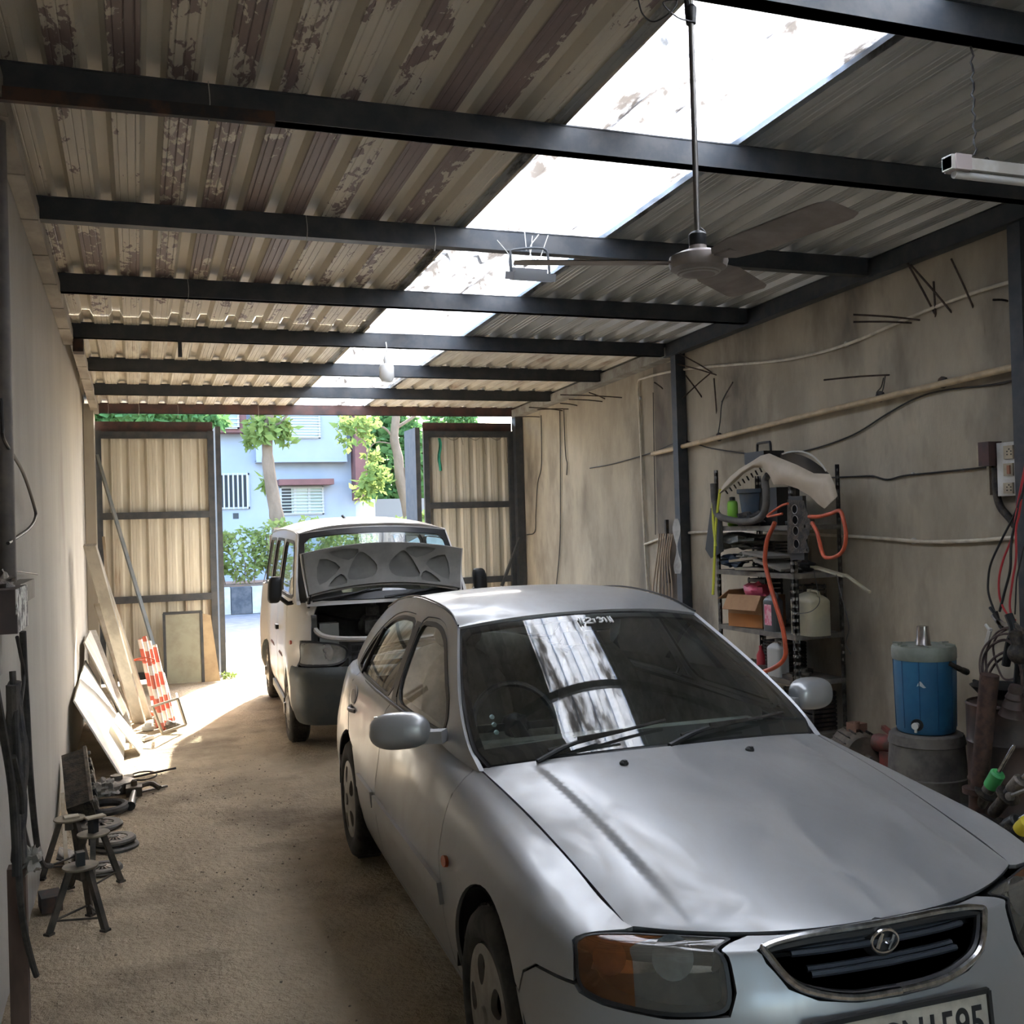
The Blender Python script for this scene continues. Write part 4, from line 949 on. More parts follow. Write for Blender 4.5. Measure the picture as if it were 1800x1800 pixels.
vpart('lid_inner_frame', mli, lambda b: panel(b, LID, [(-.645, .01), (.645, .01), (.645, .42), (-.645, .42)], [smooth([V((x, y, 0)) for x, y in h], 3, True) for h in holes_], off=.022, thick=.018, step=.03, out=(1, 0)), parent=lid)
vpart('lid_inner_skin', mat('lid_recess', (.13, .13, .115), (.10, .10, .09), .7), lambda b: panel(b, LID, [(-.65, .005), (.65, .005), (.65, .425), (-.65, .425)], off=.004, thick=0, step=.06, out=(1, 0)), parent=lid)
for s_ in sides: vpart('hinge', M['black'], lambda b: b.tube([(.46, .60*s_, 1.12), (.50, .60*s_, 1.165), (.52, .59*s_, 1.22)], .014, 6), parent=lid)
# ---------------------------------------------------------------- beyond the gate
YB = 28.0
mbl = mat('pale_blue_wall', (.30, .335, .40), (.27, .305, .37), .9, 0, .6)
B_ = thing('house', 'pale blue two-storey house with brown trimmed windows across the road', 'house', (3.5, YB, 0))
def hpart(name, mm, fn, label=None, parent=B_):
    b = MB(); fn(b); b.v = [(p[0]-3.5, p[1]-YB, p[2]) for p in b.v]; o = b.build(name, mm, parent)
    if label: o['label'] = label
    return o
pz = lambda py, px=500, Y=YB: ony(px, py, Y).z
px_ = lambda px, py=850, Y=YB: ony(px, py, Y).x
xr = px_(624); 
mbr = mat('brown_render', (.17, .075, .07), (.13, .06, .055), .85, 0, 2)
msl = mat('steel_window', (.40, .42, .44), None, .5)
mdk = mat('dark_interior', (.03, .035, .04), None, .6)
hpart('wall', mbl, lambda b: b.box2((-9, YB, 0), (xr, YB+5, pz(812))))
hpart('upper_wall', mbl, lambda b: (b.box2((px_(449), YB-.35, pz(812)), (px_(607), YB+5, 7.2)), b.box2((-9, YB, pz(812)), (px_(449), YB+5, 7.2)), b.box2((px_(607), YB, pz(812)), (xr, YB+5, 7.2))))
hpart('ledge', mbl, lambda b: b.box2((px_(449), YB-.38, pz(814)), (px_(607), YB, pz(810.5))), )
hpart('brown_column', mbr, lambda b: b.box2((px_(618), YB-.6, pz(882)), (px_(638), YB+.3, 7.2)))
hpart('side_wall', mat('pale_side_wall', (.50, .54, .60), None, .9), lambda b: b.box2((px_(626), YB+.2, 0), (px_(661), YB+.4, pz(880))))
def window(x0, x1, y0, y1, bars, horiz=False, dark=True, frame=.05, dy=0, Yw=YB):
    X0, X1, Z0, Z1 = px_(x0, Y=Yw), px_(x1, Y=Yw), pz(y1, (x0+x1)/2, Yw), pz(y0, (x0+x1)/2, Yw)
    w_ = hpart('window', msl, lambda b: [b.box2(p, q) for p, q in (((X0, Yw-.05, Z0), (X1, Yw+.02, Z0+frame)), ((X0, Yw-.05, Z1-frame), (X1, Yw+.02, Z1)), ((X0, Yw-.05, Z0), (X0+frame, Yw+.02, Z1)), ((X1-frame, Yw-.05, Z0), (X1, Yw+.02, Z1)))])
    b = MB(); b.box2((X0+.02, Yw-.02, Z0+.02), (X1-.02, Yw-.005, Z1-.02)); b.v = [(p[0]-3.5, p[1]-YB, p[2]) for p in b.v]
    b.build('pane', mdk if dark else M['glass_pale'], w_)
    b = MB()
    for i in range(bars):
        t = (i+.5)/bars
        if horiz: b.box2((X0, Yw-.10, Z0+(Z1-Z0)*t-.012), (X1, Yw-.07, Z0+(Z1-Z0)*t+.012))
        else: b.box2((X0+(X1-X0)*t-.02, Yw-.10, Z0), (X0+(X1-X0)*t+.02, Yw-.07, Z1))
    b.v = [(p[0]-3.5, p[1]-YB, p[2]) for p in b.v]; b.build('bars', msl, w_)
    return X0, X1, Z0, Z1
window(372, 438, 832, 895, 8)
X0, X1, Z0, Z1 = window(491, 568, 855, 905, 9, True, False)
hpart('mullion', msl, lambda b: [b.box2((px_(x), YB-.06, Z0), (px_(x)+.07, YB, Z1)) for x in (515, 540)])
hpart('open_casement', mdk, lambda b: b.box2((X0+.05, YB-.045, Z0+.05), (px_(511), YB-.035, Z1-.05)))
hpart('sunshade', mbr, lambda b: b.box2((px_(486), YB-.55, pz(854)), (px_(581), YB, pz(844))))
window(498, 565, 728, 771, 9, True, False, Yw=YB-.36)
hpart('window_box', mbr, lambda b: b.box2((px_(352, Y=YB-.5), YB-.5, pz(760, 400, YB-.5)), (px_(436, Y=YB-.5), YB, 7.2)))
window(392, 423, 712, 754, 6, True, False, Yw=YB-.52)
hpart('vent', mdk, lambda b: b.box2((px_(408), YB-.01, pz(912, 413)), (px_(418), YB+.01, pz(902, 413))))
# compound wall to the right
tag(MB().box2((px_(661), YB+.6, 0), (px_(770), YB+.8, pz(876, 680))).build('compound_wall', mat('grey_compound_wall', (.20, .195, .185), None, .95)), 'low grey compound wall under the dark trees right of the blue house', 'wall')
# leaves
def mk_leaf(name, c1, c2, tl=.5):
    m = bpy.data.materials.new(name); m.use_nodes = True; t = m.node_tree; N = t.nodes; L = t.links; N.clear()
    out = N.new('ShaderNodeOutputMaterial'); d = N.new('ShaderNodeBsdfDiffuse'); tr = N.new('ShaderNodeBsdfTranslucent'); a = N.new('ShaderNodeMixShader'); a.inputs[0].default_value = tl
    tc = N.new('ShaderNodeTexCoord'); n = N.new('ShaderNodeTexNoise'); n.inputs['Scale'].default_value = 2.5; L.new(tc.outputs['Object'], n.inputs[0])
    x = N.new('ShaderNodeMix'); x.data_type = 'RGBA'; L.new(n.outputs[0], x.inputs[0]); x.inputs[6].default_value = (*c1, 1); x.inputs[7].default_value = (*c2, 1)
    L.new(x.outputs[2], d.inputs[0]); L.new(x.outputs[2], tr.inputs[0]); L.new(d.outputs[0], a.inputs[1]); L.new(tr.outputs[0], a.inputs[2]); L.new(a.outputs[0], out.inputs[0]); return m
ml1 = mk_leaf('bright_leaf', (.13, .20, .05), (.24, .30, .10), .4); ml2 = mk_leaf('dark_leaf', (.06, .15, .05), (.12, .22, .08), .35); ml3 = mk_leaf('hedge_leaf', (.14, .22, .05), (.28, .30, .12), .4)
def leaves(b, c, r, n, s, rnd, shell=0):
    c = V(c)
    for i in range(n):
        d = V((rnd.gauss(0, 1), rnd.gauss(0, 1), rnd.gauss(0, 1))).normalized()*(rnd.random()**(.4 if not shell else .15))
        p = c+V((d.x*r[0], d.y*r[1], d.z*r[2])); a = V((rnd.uniform(-1, 1), rnd.uniform(-1, 1), rnd.uniform(-1, .6))).normalized(); u = a.cross(V((rnd.uniform(-1, 1), rnd.uniform(-1, 1), rnd.uniform(-1, 1)))).normalized(); k = s*rnd.uniform(.6, 1.3); w_ = u.cross(a)
        b.add([p, p+a*k*.45+u*k*.26+w_*k*.06, p+a*k, p+a*k*.45-u*k*.26+w_*k*.06], [(0, 1, 2), (0, 2, 3)])
    return b
rnd = random.Random(3)
mbark = mat('bark', (.20, .14, .095), (.15, .105, .07), .95, 0, 3, stretch=(1, 1, .4), bump=.4)
def tree(label, Y, trunk, rads, clumps, lm_, leafsize, dens_, extra=()):
    base = ony(trunk[0][0], trunk[0][1], Y); base.z = 0
    t = thing('tree', label, 'tree', base)
    P = [ony(x, y, Y)-base for x, y in trunk]; P = [V((P[0].x, 0, 0))]+P
    MB().tube(P, rads, 10, sm=4).build('trunk', mbark, t)
    for e_ in extra: MB().tube([ony(x, y, Y)-base for x, y in e_[0]], e_[1], 7, sm=4).build('branch', mbark, t)
    b = MB()
    for x, y, rx, rz, k in clumps:
        c = ony(x, y, Y)-base; sc = Y/1800*1.06; leaves(b, (c.x, rnd.uniform(-.5, .5), c.z), (rx*sc, rx*sc*.8, rz*sc), int(k*dens_), leafsize, rnd)
    o = b.build('foliage', lm_, t); return t
tree('street tree with a thick curved trunk in front of the blue house', 23.6, [(492, 945), (486, 905), (478, 860), (471, 810), (470, 770), (474, 725), (476, 660)], [.20, .17, .15, .14, .12, .10, .07],
     [(455, 757, 24, 22, 70), (495, 752, 20, 18, 60), (440, 775, 10, 12, 25), (470, 735, 30, 14, 60), (466, 848, 6, 12, 16), (500, 775, 10, 12, 20), (470, 690, 60, 30, 120), (370, 790, 7, 10, 10)], ml1, .24, 1.6, [([(474, 760), (455, 745), (440, 725)], .035), ([(474, 750), (495, 742), (510, 720)], .03)])
tree('slender forked tree right of the blue house, beside the right gate leaf', 24.5, [(719, 930), (716, 893), (704, 846), (700, 804), (693, 772), (696, 735), (700, 690)], [.15, .14, .13, .12, .11, .10, .07],
     [(600, 772, 12, 22, 26), (615, 750, 30, 12, 50), (640, 760, 14, 25, 40), (660, 840, 26, 30, 90), (640, 862, 20, 20, 60), (660, 800, 16, 14, 36), (632, 738, 40, 8, 50), (700, 660, 70, 30, 100)], ml1, .22, 1.5, [([(712, 850), (714, 838), (712, 822)], .07), ([(694, 775), (675, 752), (640, 748)], .03), ([(697, 752), (730, 730), (760, 700)], .04), ([(690, 780), (660, 778), (645, 800), (650, 830)], .014)])
def crown(label, x, y, Y, rx, rz, n, mm, sz):
    base = ony(x, 930, Y); base.z = 0; c = ony(x, y, Y)-base; sc = Y/1800*1.06
    t = thing('tree', label, 'tree', base)
    MB().tube([(0, 0, 0), (.1, 0, c.z*.5), (0, 0, c.z)], [.2, .15, .1], 8, sm=3).build('trunk', mbark, t)
    leaves(MB(), (0, 0, c.z), (rx*sc, rx*sc*.6, rz*sc), n, sz, rnd, 1).build('foliage', mm, t)
crown('dense dark green tree behind the slender forked tree', 695, 825, 32, 62, 105, 3600, ml2, .34)
crown('dark green tree mostly hidden by the right gate leaf', 800, 770, 37, 45, 90, 1800, ml2, .34)
crown('green treetop showing above the left gate leaf', 250, 738, 19.5, 130, 26, 4200, ml2, .2)
crown('low leafy bush at the foot of the grey compound wall', 735, 915, 27, 22, 16, 260, ml1, .2)
# hedge on its raised bed
hb = thing('hedge', 'clipped green hedge in a raised bed along the far kerb', 'hedge', (4.5, 23.0, 0))
b = MB(); 
for i in range(16): leaves(b, (-4.6+i*.75, rnd.uniform(-.1, .1), 1.30+.10*math.sin(i*1.7)), (.60, .40, .60), 560, .15, rnd, 1)
b.build('foliage', ml3, hb)
b = MB()
for i in range(60): x = -4.8+i*.19; b.tube([(x, rnd.uniform(-.2, .2), .5), (x+rnd.uniform(-.15, .15), 0, 1.0), (x+rnd.uniform(-.3, .3), 0, 1.6)], .012, 4)
b.build('stems', mbark, hb)
struct(MB().box2((-6, 22.45, 0), (16, 24.5, .56)).build('trim_30', mat('red_earth', (.20, .12, .08), (.14, .10, .07), .95, 0, 5, bump=.5)))
kw = mat('kerb_white', (.42, .42, .41), (.33, .32, .30), .85, 0, 4); kb = mat('kerb_black', (.045, .05, .06), (.09, .09, .095), .85, 0, 5)
x0k = ony(385, 1060, 22.2).x; kk = .43; pw = pb = None
struct(MB().box2((-25, 22.11, -.02), (x0k-kk*.5, 22.39, .54)).build('trim_31', kw)); struct(MB().box2((x0k+kk*3.5+.03, 22.11, -.02), (30, 22.39, .54)).build('trim_32', kw))
for i in range(0, 4):
    w_ = kk if i % 2 == 0 else kk
    if i % 2 == 0:
        if pw is None: pw = MB().box((0, 0, .26), (kk-.015, .28, .56)).build('kerb_block', kw); o = pw
        else: o = pw.copy(); COL.objects.link(o)
        tag(o, ('white kerb block left of the first black one seen through the gate' if i == 0 else 'white kerb block just left of the van, right of the first black one' if i == 2 else 'white kerb block hidden behind the left gate leaf' if i < 0 else 'white kerb block behind the van'), 'kerb', 'white painted kerb blocks')
    else:
        if pb is None: pb = MB().box((0, 0, .26), (kk-.015, .28, .56)).build('kerb_block', kb); o = pb
        else: o = pb.copy(); COL.objects.link(o)
        tag(o, ('black painted kerb block between the two white ones seen left of the van' if i == 1 else 'black kerb block hidden behind the left gate leaf' if i < 0 else 'black kerb block at the far road edge, mostly behind the van'), 'kerb', 'black painted kerb blocks')
    o.location = (x0k+i*kk+.02, 22.25, 0)
# ---------------------------------------------------------------- ceiling fan, lights
def obj1(name, label, cat, mm, fn, loc, group=None, rz=0, **k):
    b = MB(); fn(b); o = b.build(name, mm, **k); o.location = loc; o.rotation_euler = (0, 0, rz); return tag(o, label, cat, group)
mfan = mat('fan_enamel', (.30, .26, .24), (.22, .19, .17), .5, .1, 8)
t = thing('ceiling_fan', 'ceiling fan with three blades hanging on a long steel rod', 'fan', (1.69, 2.83, 2.54))
MB().tube([(0, 0, .06), (0, 0, .84)], .0095, 10).build('rod', mat('fan_rod', (.20, .19, .18), None, .4, .7), t)
MB().lathe([(.0, -.045), (.045, -.042), (.062, -.036), (.066, -.030), (.088, -.020), (.094, .0), (.090, .018), (.060, .032), (.03, .040), (.025, .06)], 36).build('motor', mfan, t)
MB().lathe([(.0, -.0445), (.050, -.040), (.062, -.037)], 36).tube([V((.066*math.cos(2*math.pi*i/30), .066*math.sin(2*math.pi*i/30), -.031)) for i in range(30)], .0035, 6, closed=True).build('lower_cover', mat('fan_cover', (.38, .35, .33), None, .45), t)
MB().lathe([(.024, .045), (.028, .055), (.028, .088), (.022, .095), (.012, .10)], 20).tube([(.02, 0, .08), (.035, .01, .10), (.02, .02, .12)], .003, 6, sm=4).build('coupling', M['black'], t)
MB().tube([(-.01, 0, .80), (-.012, 0, .86), (0, 0, .885), (.012, 0, .86)], .010, 8, sm=3).lathe([(.016, 0), (.02, .05), (.012, .06)], 12, (0, 0, .76)).build('hook', M['black'], t)
for a in (161, 41, -79):
    b = MB()
    def bl(u, v):
        r = .085+.50*u; w_ = (.045+.028*min(1, u*4)) if u > .03 else .02
        w_ *= (1-.25*max(0, (u-.9)/.1)**2); y = (v-.5)*2*w_; z = .0-y*.15+.012*u
        return V((r, y, z))
    b.grid(bl, 16, 5); b.add([(p[0], p[1], p[2]+.003) for p in b.v], [f[::-1] for f in b.f])
    b.bar((.06, 0, .0), (.16, 0, .002), .035, .005)
    o = b.build('blade', mfan, t); o.rotation_euler = (0, 0, math.radians(a))
t = thing('tube_light', 'white tube light batten hanging on a twisted chain at upper right', 'light', (2.73, 2.86, 2.955))
MB().box2((0, -.022, -.012), (1.22, .022, .03)).box2((.0, -.024, -.016), (.03, .024, .035)).build('batten', M['white'], t)
MB().tube([(.03, 0, -.028), (1.19, 0, -.028)], .014, 12).build('tube', mat('tube_glass', (.6, .6, .58), None, .3), t)
MB().box((.05, 0, .01), (.07, .06, .055)).build('end_holder', mat('pinkish_plastic', (.42, .36, .34), None, .5), t)
P = [V((.13+.006*math.sin(i*2.2), .006*math.cos(i*2.2), .05+i*.02)) for i in range(25)]
MB().tube(P, .004, 5).tube([V((.15, 0, .03)), V((.19, .0, .045)), V((.2, 0, -.02)), V((.14, 0, -.035)), V((.08, 0, .01)), V((.1, 0, .04)), V((.13, 0, .05))], .0025, 5, sm=5).build('chain', M['cable'], t)
t = thing('floodlight', 'small grey floodlight tied with wires under a roof beam', 'light', (2.19, 5.55, 3.165))
R_ = Matrix.Rotation(.25, 3, 'X')
MB().box((0, 0, 0), (.26, .15, .045), R_).box((0, .03, .03), (.20, .10, .05), R_).build('body', mat('lamp_grey', (.16, .165, .17), None, .5, .4), t)
MB().box((0, -.006, -.026), (.22, .12, .006), R_).build('glass', mat('lamp_glass', (.35, .36, .37), None, .15), t)
MB().tube([(-.12, 0, .02), (-.12, .0, .12), (-.10, 0, .15), (.08, 0, .17), (.115, 0, .12), (.12, 0, .02)], .008, 6, sm=3).build('bracket', M['steel'], t)
for P in (((-.10, 0, .05), (-.13, 0, .12), (-.2, 0, .2)), ((-.05, 0, .05), (.0, 0, .12), (.02, 0, .24)), ((.04, 0, .06), (.0, .0, .16), (.06, 0, .25)), ((.06, 0, .1), (.1, 0, .2), (.12, 0, .25)), ((-.02, .0, .15), (-.03, 0, .28), (-.04, 0, .3))): MB().tube(P, .003, 5, sm=4).build('tie_wire', M['white'], t)
t = thing('hanging_bulb', 'white bulb hanging from a roof beam before the gate', 'light', (2.0, 8.42, 3.04))
MB().lathe([(.02, .06), (.055, .045), (.062, .03), (.062, -.06), (.045, -.095), (.0, -.105)], 20).build('bulb', mat('bulb_white', (.7, .7, .68), None, .35), t)
MB().lathe([(.025, .05), (.028, .09), (.02, .12), (.012, .13)], 12).tube([(0, 0, .12), (.005, 0, .2), (0, 0, .24)], .005, 6).build('holder', M['white'], t)
for i, (x, y) in enumerate(((1160, 20), (1150, 5), (1175, 25))): 
    pass
obj1('loose_wire', 'thin loose wire looped round the fan rod top', 'wire', M['cable'], lambda b: b.tube([onx(*p) - V((1.69, 2.83, 3.3)) for p in ((1122, 0, 1.45), (1130, 25, 1.46), (1150, 38, 1.5), (1180, 20, 1.56), (1190, 0, 1.6), (1165, 5, 1.55), (1190, 30, 1.62), (1216, 38, 1.68))], .0025, 5, sm=6), (1.69, 2.83, 3.3))
# hanging strings from the lintel and purlins
for i, (x, y, z, l) in enumerate(((-.28, 12.60, 3.25, .13), (.05, 12.60, 3.25, .14), (.48, 12.60, 3.25, .16), (1.4, 12.60, 3.25, .17), (.3, 4.12, 3.5, .17), (.9, 5.58, 3.45, .16), (1.62, 5.58, 3.44, .14), (.35, 7.03, 3.41, .15))):
    obj1('hanging_string', ('pale string on the gate lintel beside the gutter', 'pale string on the gate lintel over the left leaf', 'pale string on the gate lintel over the leaf edge', 'pale string on the gate lintel over the street tree', 'pale string hanging from the nearest roof beam at left', 'pale string at left on the second roof beam', 'pale string on the second roof beam beside the skylight', 'pale string hanging from the third roof beam')[i], 'string', M['white'], lambda b: b.tube([(0, 0, 0), (.004, -.01, -l*.5), (-.003, -.005, -l)], .002, 4, sm=3), (x, y-.012, z-.02), 'strings hanging from the lintel' if i < 4 else 'strings hanging from the roof beams')
# ---------------------------------------------------------------- right wall: pipes, wires, rebar, switchboard
XW = XR-.01
def wallrun(name, label, cat, mm, pts, r, n=8, sm=6, x=XW, clips=()):
    P = [onx(px, py, x-r-(p[0] if p else 0)) for px, py, *p in pts]; o = P[0].copy(); t_ = thing(name, label, cat, o)
    MB().tube([p-o for p in P], r, n, sm=sm).build('run', mm, t_)
    for c in clips: 
        q = onx(c[0], c[1], x-r); MB().tube([q-o+V((-.0, 0, 0)), q-o+V((.02, .0, 0)), ], r*1.7, 8).build('clip', M['rust_steel'] if r > .012 else M['white'], t_)
    return t_
wallrun('conduit', 'pale curved conduit running up the right wall above the thick pipe', 'conduit', M['pvc'], [(1140, 1062), (1133, 950), (1127, 800), (1123, 715), (1122, 673), (1134, 664), (1180, 653), (1240, 645), (1290, 641), (1370, 634), (1440, 620), (1500, 601), (1570, 571), (1640, 541), (1720, 512), (1800, 489), (1900, 460)], .0115, clips=((1486, 605), (1123, 700), (1795, 491)))
wallrun('conduit', 'pale conduit sagging across the right wall behind the shelf, cooler height', 'conduit', M['pvc'], [(1133, 957), (1180, 941), (1240, 935), (1330, 936), (1420, 939), (1500, 943), (1560, 947), (1620, 952), (1700, 951), (1800, 944), (1900, 938)], .012, clips=((1604, 951),))
wallrun('water_pipe', 'thick beige pipe sloping up along the right wall', 'pipe', M['pipe'], [(1147, 798, .03), (1420, 730, .03), (1800, 641, .03), (1900, 618, .03)], .022, 12, 1, clips=((1545, 697), (1262, 768), (1655, 672)))
wallrun('cable', 'dark cable looping under the thick beige pipe on the right wall', 'cable', M['cable'], [(1037, 823), (1080, 815), (1148, 795), (1200, 776), (1250, 788), (1320, 798), (1375, 798), (1430, 789), (1500, 764), (1560, 727), (1610, 700), (1660, 686), (1740, 677), (1800, 665), (1900, 650)], .006)
wallrun('cable', 'dark cable clipped along the right wall from shelf to switchboard', 'cable', M['cable'], [(1445, 840), (1500, 838), (1533, 837), (1560, 843), (1590, 836), (1640, 831), (1690, 826), (1745, 820)], .006, clips=((1531, 837), (1603, 833), (1690, 826)))
wallrun('hanging_wire', 'long straight dark wire hanging down the far right wall', 'wire', M['cable'], [(984, 722), (985, 800), (985, 900), (984, 960), (978, 1030), (972, 1100)], .006)
wallrun('hanging_wire', 'dark wire with a hooked foot hanging down the far right wall', 'wire', M['cable'], [(951, 730), (952, 790), (951, 825), (945, 850), (942, 900), (940, 935), (926, 940)], .006, sm=4)
wallrun('hanging_wire', 'short knotted wire hanging from the top of the far right wall', 'wire', M['cable'], [(991, 720), (993, 780), (995, 805), (997, 815), (996, 835)], .006)
wallrun('hanging_wire', 'thin wire dangling beside the dark stained column', 'wire', M['cable'], [(1148, 690), (1149, 760), (1151, 860), (1152, 940)], .004)
mreb = mat('rebar', (.10, .07, .055), (.05, .04, .035), .8, .3, 20)
rb = [((1448, 668, .25), (1567, 659, 0)), ((1500, 553, .3), (1620, 563, 0)), ((1500, 566, .3), (1605, 568, 0)), ((1595, 462, .15), (1645, 555, 0)), ((1600, 465, .2), (1675, 552, 0)), ((1641, 495, .1), (1645, 560, 0)), ((1672, 455, .2), (1712, 543, 0)), ((1745, 527, .08), (1774, 530, 0)), ((1195, 622, .15), (1255, 657, 0)), ((1190, 640, .2), (1262, 660, 0)), ((1200, 700, .2), (1250, 655, 0)), ((1255, 665, .1), (1260, 730, 0)), ((1288, 672, .1), (1268, 708, 0)), ((1205, 660, .15), (1235, 700, 0)),
      ((985, 694, .5), (1095, 699, 0)), ((1000, 702, .4), (1060, 706, 0)), ((985, 709, .4), (1015, 713, 0)), ((945, 720, .5), (1000, 719, 0)), ((930, 716, .5), (990, 722, 0)), ((1035, 690, .15), (1065, 702, 0)), ((1150, 672, .1), (1170, 688, 0)), ((905, 733, .3), (950, 733, 0))]
rlab = ['long horizontal rebar stub above the thick beige pipe, a wire tied to it', 'upper of two level rebar stubs crossing the curved conduit', 'lower of two level rebar stubs crossing the curved conduit', 'steep rebar stub, left one of the crossed pair over the conduit', 'slanting rebar stub crossing over the curved conduit to the right', 'short upright rebar stub between the crossed pair', 'lone slanting rebar stub right of the crossed pair', 'short bent rebar stub under the curved conduit at the right edge',
 'rebar stub slanting down right from the top of the steel post', 'rebar stub crossing the conduit beside the steel post', 'rebar stub pointing down left beside the steel post', 'upright rebar stub hanging right of the steel post', 'short rebar stub leaning right, a wire hanging from it', 'thin rebar stub in the cluster beside the steel post',
 'longest rebar stub at the top of the far wall', 'rebar stub under the longest one on the far wall', 'short rebar stub lowest at the far wall top', 'rebar stub pointing left under the roof edge at the far end', 'rebar stub crossing the others near the far roof edge', 'short slanting rebar stub above the longest far one', 'tiny rebar stub on the dark stained column', 'rebar stub nearest the gate post']
for i, (a, c) in enumerate(rb):
    p, q = onx(a[0], a[1], XW-a[2]), onx(c[0], c[1], XW+.02)
    grp = ('near the right edge of the photo' if a[0] > 1440 else 'beside the dark steel post' if a[0] > 1100 else 'at the top of the far right wall')
    obj1('rebar', rlab[i], 'rebar', mreb, lambda b: b.tube([(0, 0, 0), tuple((q-p)*.55+V((0, 0, .006))), tuple(q-p)], .0065, 6, sm=2), p, 'rebar stubs '+grp)
obj1('wire_loop', 'wire twisted down from the bar to the thick beige pipe', 'wire', M['cable'], lambda b: b.tube([onx(x, y, XW-.05)-onx(1560, 660, XW-.05) for x, y in ((1556, 661), (1552, 685), (1546, 697), (1541, 690), (1549, 680), (1553, 664))], .004, 5, sm=4), onx(1560, 660, XW-.05))
obj1('wire_loop', 'wire hanging from a rebar stub to the thick beige pipe, near the steel post', 'wire', M['cable'], lambda b: b.tube([onx(x, y, XW-.05)-onx(1270, 705, XW-.05) for x, y in ((1286, 676), (1270, 705), (1266, 740), (1262, 765))], .005, 5, sm=4), onx(1270, 705, XW-.05))
# crack lines and rope bundle
o0 = onx(1165, 940, XW-.06)
t = thing('rope_bundle', 'bundle of pale cords hanging over the conduit beside the steel post', 'rope', o0)
for i in range(7):
    x = 1153+i*4; MB().tube([onx(x+6, 938, XW-.06)-o0, onx(x+2-i*.4, 980, XW-.07)-o0, onx(x+(i-3)*1.5, 1030, XW-.06)-o0, onx(x+(i-3)*1.8, 1075, XW-.06)-o0], .008, 6, sm=4).build('cord', mat('cord', (.42, .33, .24), None, .9) if i == 0 else bpy.data.materials['cord'], t)
obj1('bag', 'dirty white plastic scrap taped to the steel post', 'plastic', mat('scrap_plastic', (.45, .44, .41), (.3, .29, .27), .6, 0, 9), lambda b: b.grid(lambda u, v: V((.02*math.sin(v*9+u*3), (u-.5)*.09*(1-.5*abs(v-.5)), -.5*v+.25)), 6, 14), onx(1190, 960, XW-.14))
obj1('dark_stick', 'dark upright stick hanging beside the cord bundle', 'stick', M['grime'], lambda b: b.bar((0, 0, -.35), (0, 0, .25), .03, .03), onx(1173, 960, XW-.05))
# switchboards
def box_at(pxa, pya, pxb, pyb, x, d, name, mm, parent, o0):
    a, c = onx(pxa, pya, x), onx(pxb, pyb, x); b = MB().box2(tuple(V((x-d, a.y, a.z))-o0), tuple(V((x, c.y, c.z))-o0)); return b.build(name, mm, parent)
o0 = onx(1750, 820, XW)
t = thing('fuse_box', 'small brown and cream fuse box left of the white switchboard', 'electrical box', o0)
box_at(1742, 778, 1762, 818, XW, .10, 'body', M['brown_steel'], t, o0); box_at(1728, 783, 1743, 815, XW, .05, 'fuse', M['cream'], t, o0); box_at(1741, 820, 1747, 870, XW, .03, 'strip', M['cream'], t, o0)
MB().tube([onx(x, y, XW-.03)-o0 for x, y in ((1750, 822), (1751, 860), (1758, 890), (1776, 912), (1785, 925))], .022, 10, sm=4).build('flexible_pipe', M['grime'], t)
o0 = onx(1800, 825, XW)
t = thing('switchboard', 'white switchboard with sockets at the right edge', 'switchboard', o0)
box_at(1763, 779, 1812, 870, XW, .05, 'panel', M['white'], t, o0)
for ya, yb, lb in ((784, 806, 'socket'), (815, 836, 'switch'), (849, 867, 'socket')):
    s_ = box_at(1766, ya, 1783, yb, XW-.05, .012, lb, M['cream'], t, o0)
    cy_, cz_ = onx(1774, (ya+yb)/2, XW-.062).y, onx(1774, (ya+yb)/2, XW-.062).z
    if lb == 'socket':
        for dy, dz in ((0, .018), (-.014, -.012), (.014, -.012), (-.014, .006), (.014, .006)): MB().lathe([(.004, 0), (.004, .003)], 8, V((XW-.066, cy_+dy, cz_+dz))-o0, (1, 0, 0)).build('pin_hole', M['black'], s_)
    else: MB().box(V((XW-.066, cy_, cz_))-o0, (.01, .02, .05)).build('rocker', mat('rocker_red', (.35, .14, .08), None, .5), s_)
box_at(1786, 783, 1797, 825, XW-.05, .006, 'indicator_strip', M['black'], t, o0)
# ---------------------------------------------------------------- slotted shelf rack
SX, SXb, SYn, SYf = 4.30, 4.71, 6.05, 7.06
rack = thing('shelf_rack', 'slotted steel shelf rack crammed with parts against the right wall', 'shelf', ((SX+SXb)/2, (SYn+SYf)/2, 0))
ro = V(rack.location)
def post(x, y, h, dx, dy):
    b = MB(); o = V((x, y, 0))-ro
    for (sx, sy) in ((dx, 0), (0, dy)):
        # angle leg with a row of slots
        L_ = .036; n = int(h/.05)
        for k in range(n+1):
            z0, z1 = k*.05, min(h, k*.05+.05)
            if z1 <= z0: continue
            a = o; 
            if sx: 
                b.box2((a.x, a.y-.001, z0), (a.x+sx*.015, a.y+.001, z1)); b.box2((a.x+sx*.022, a.y-.001, z0), (a.x+sx*L_, a.y+.001, z1)); b.box2((a.x, a.y-.001, z0), (a.x+sx*L_, a.y+.001, z0+.030))
            else:
                b.box2((a.x-.001, a.y, z0), (a.x+.001, a.y+sy*.015, z1)); b.box2((a.x-.001, a.y+sy*.022, z0), (a.x+.001, a.y+sy*L_, z1)); b.box2((a.x-.001, a.y, z0), (a.x+.001, a.y+sy*L_, z0+.030))
    b.build('post', mslot, rack)
mslot = mat('slotted_angle', (.20, .19, .175), (.11, .10, .09), .55, .4, 14)
post(SX, SYf, 2.10, 1, -1); post(SX, SYn, 1.95, 1, 1); post(SXb, SYn, 2.08, -1, 1); post(SXb, SYf, 2.05, -1, -1)
SH = (1.655, 1.315, .885, .56, .18)
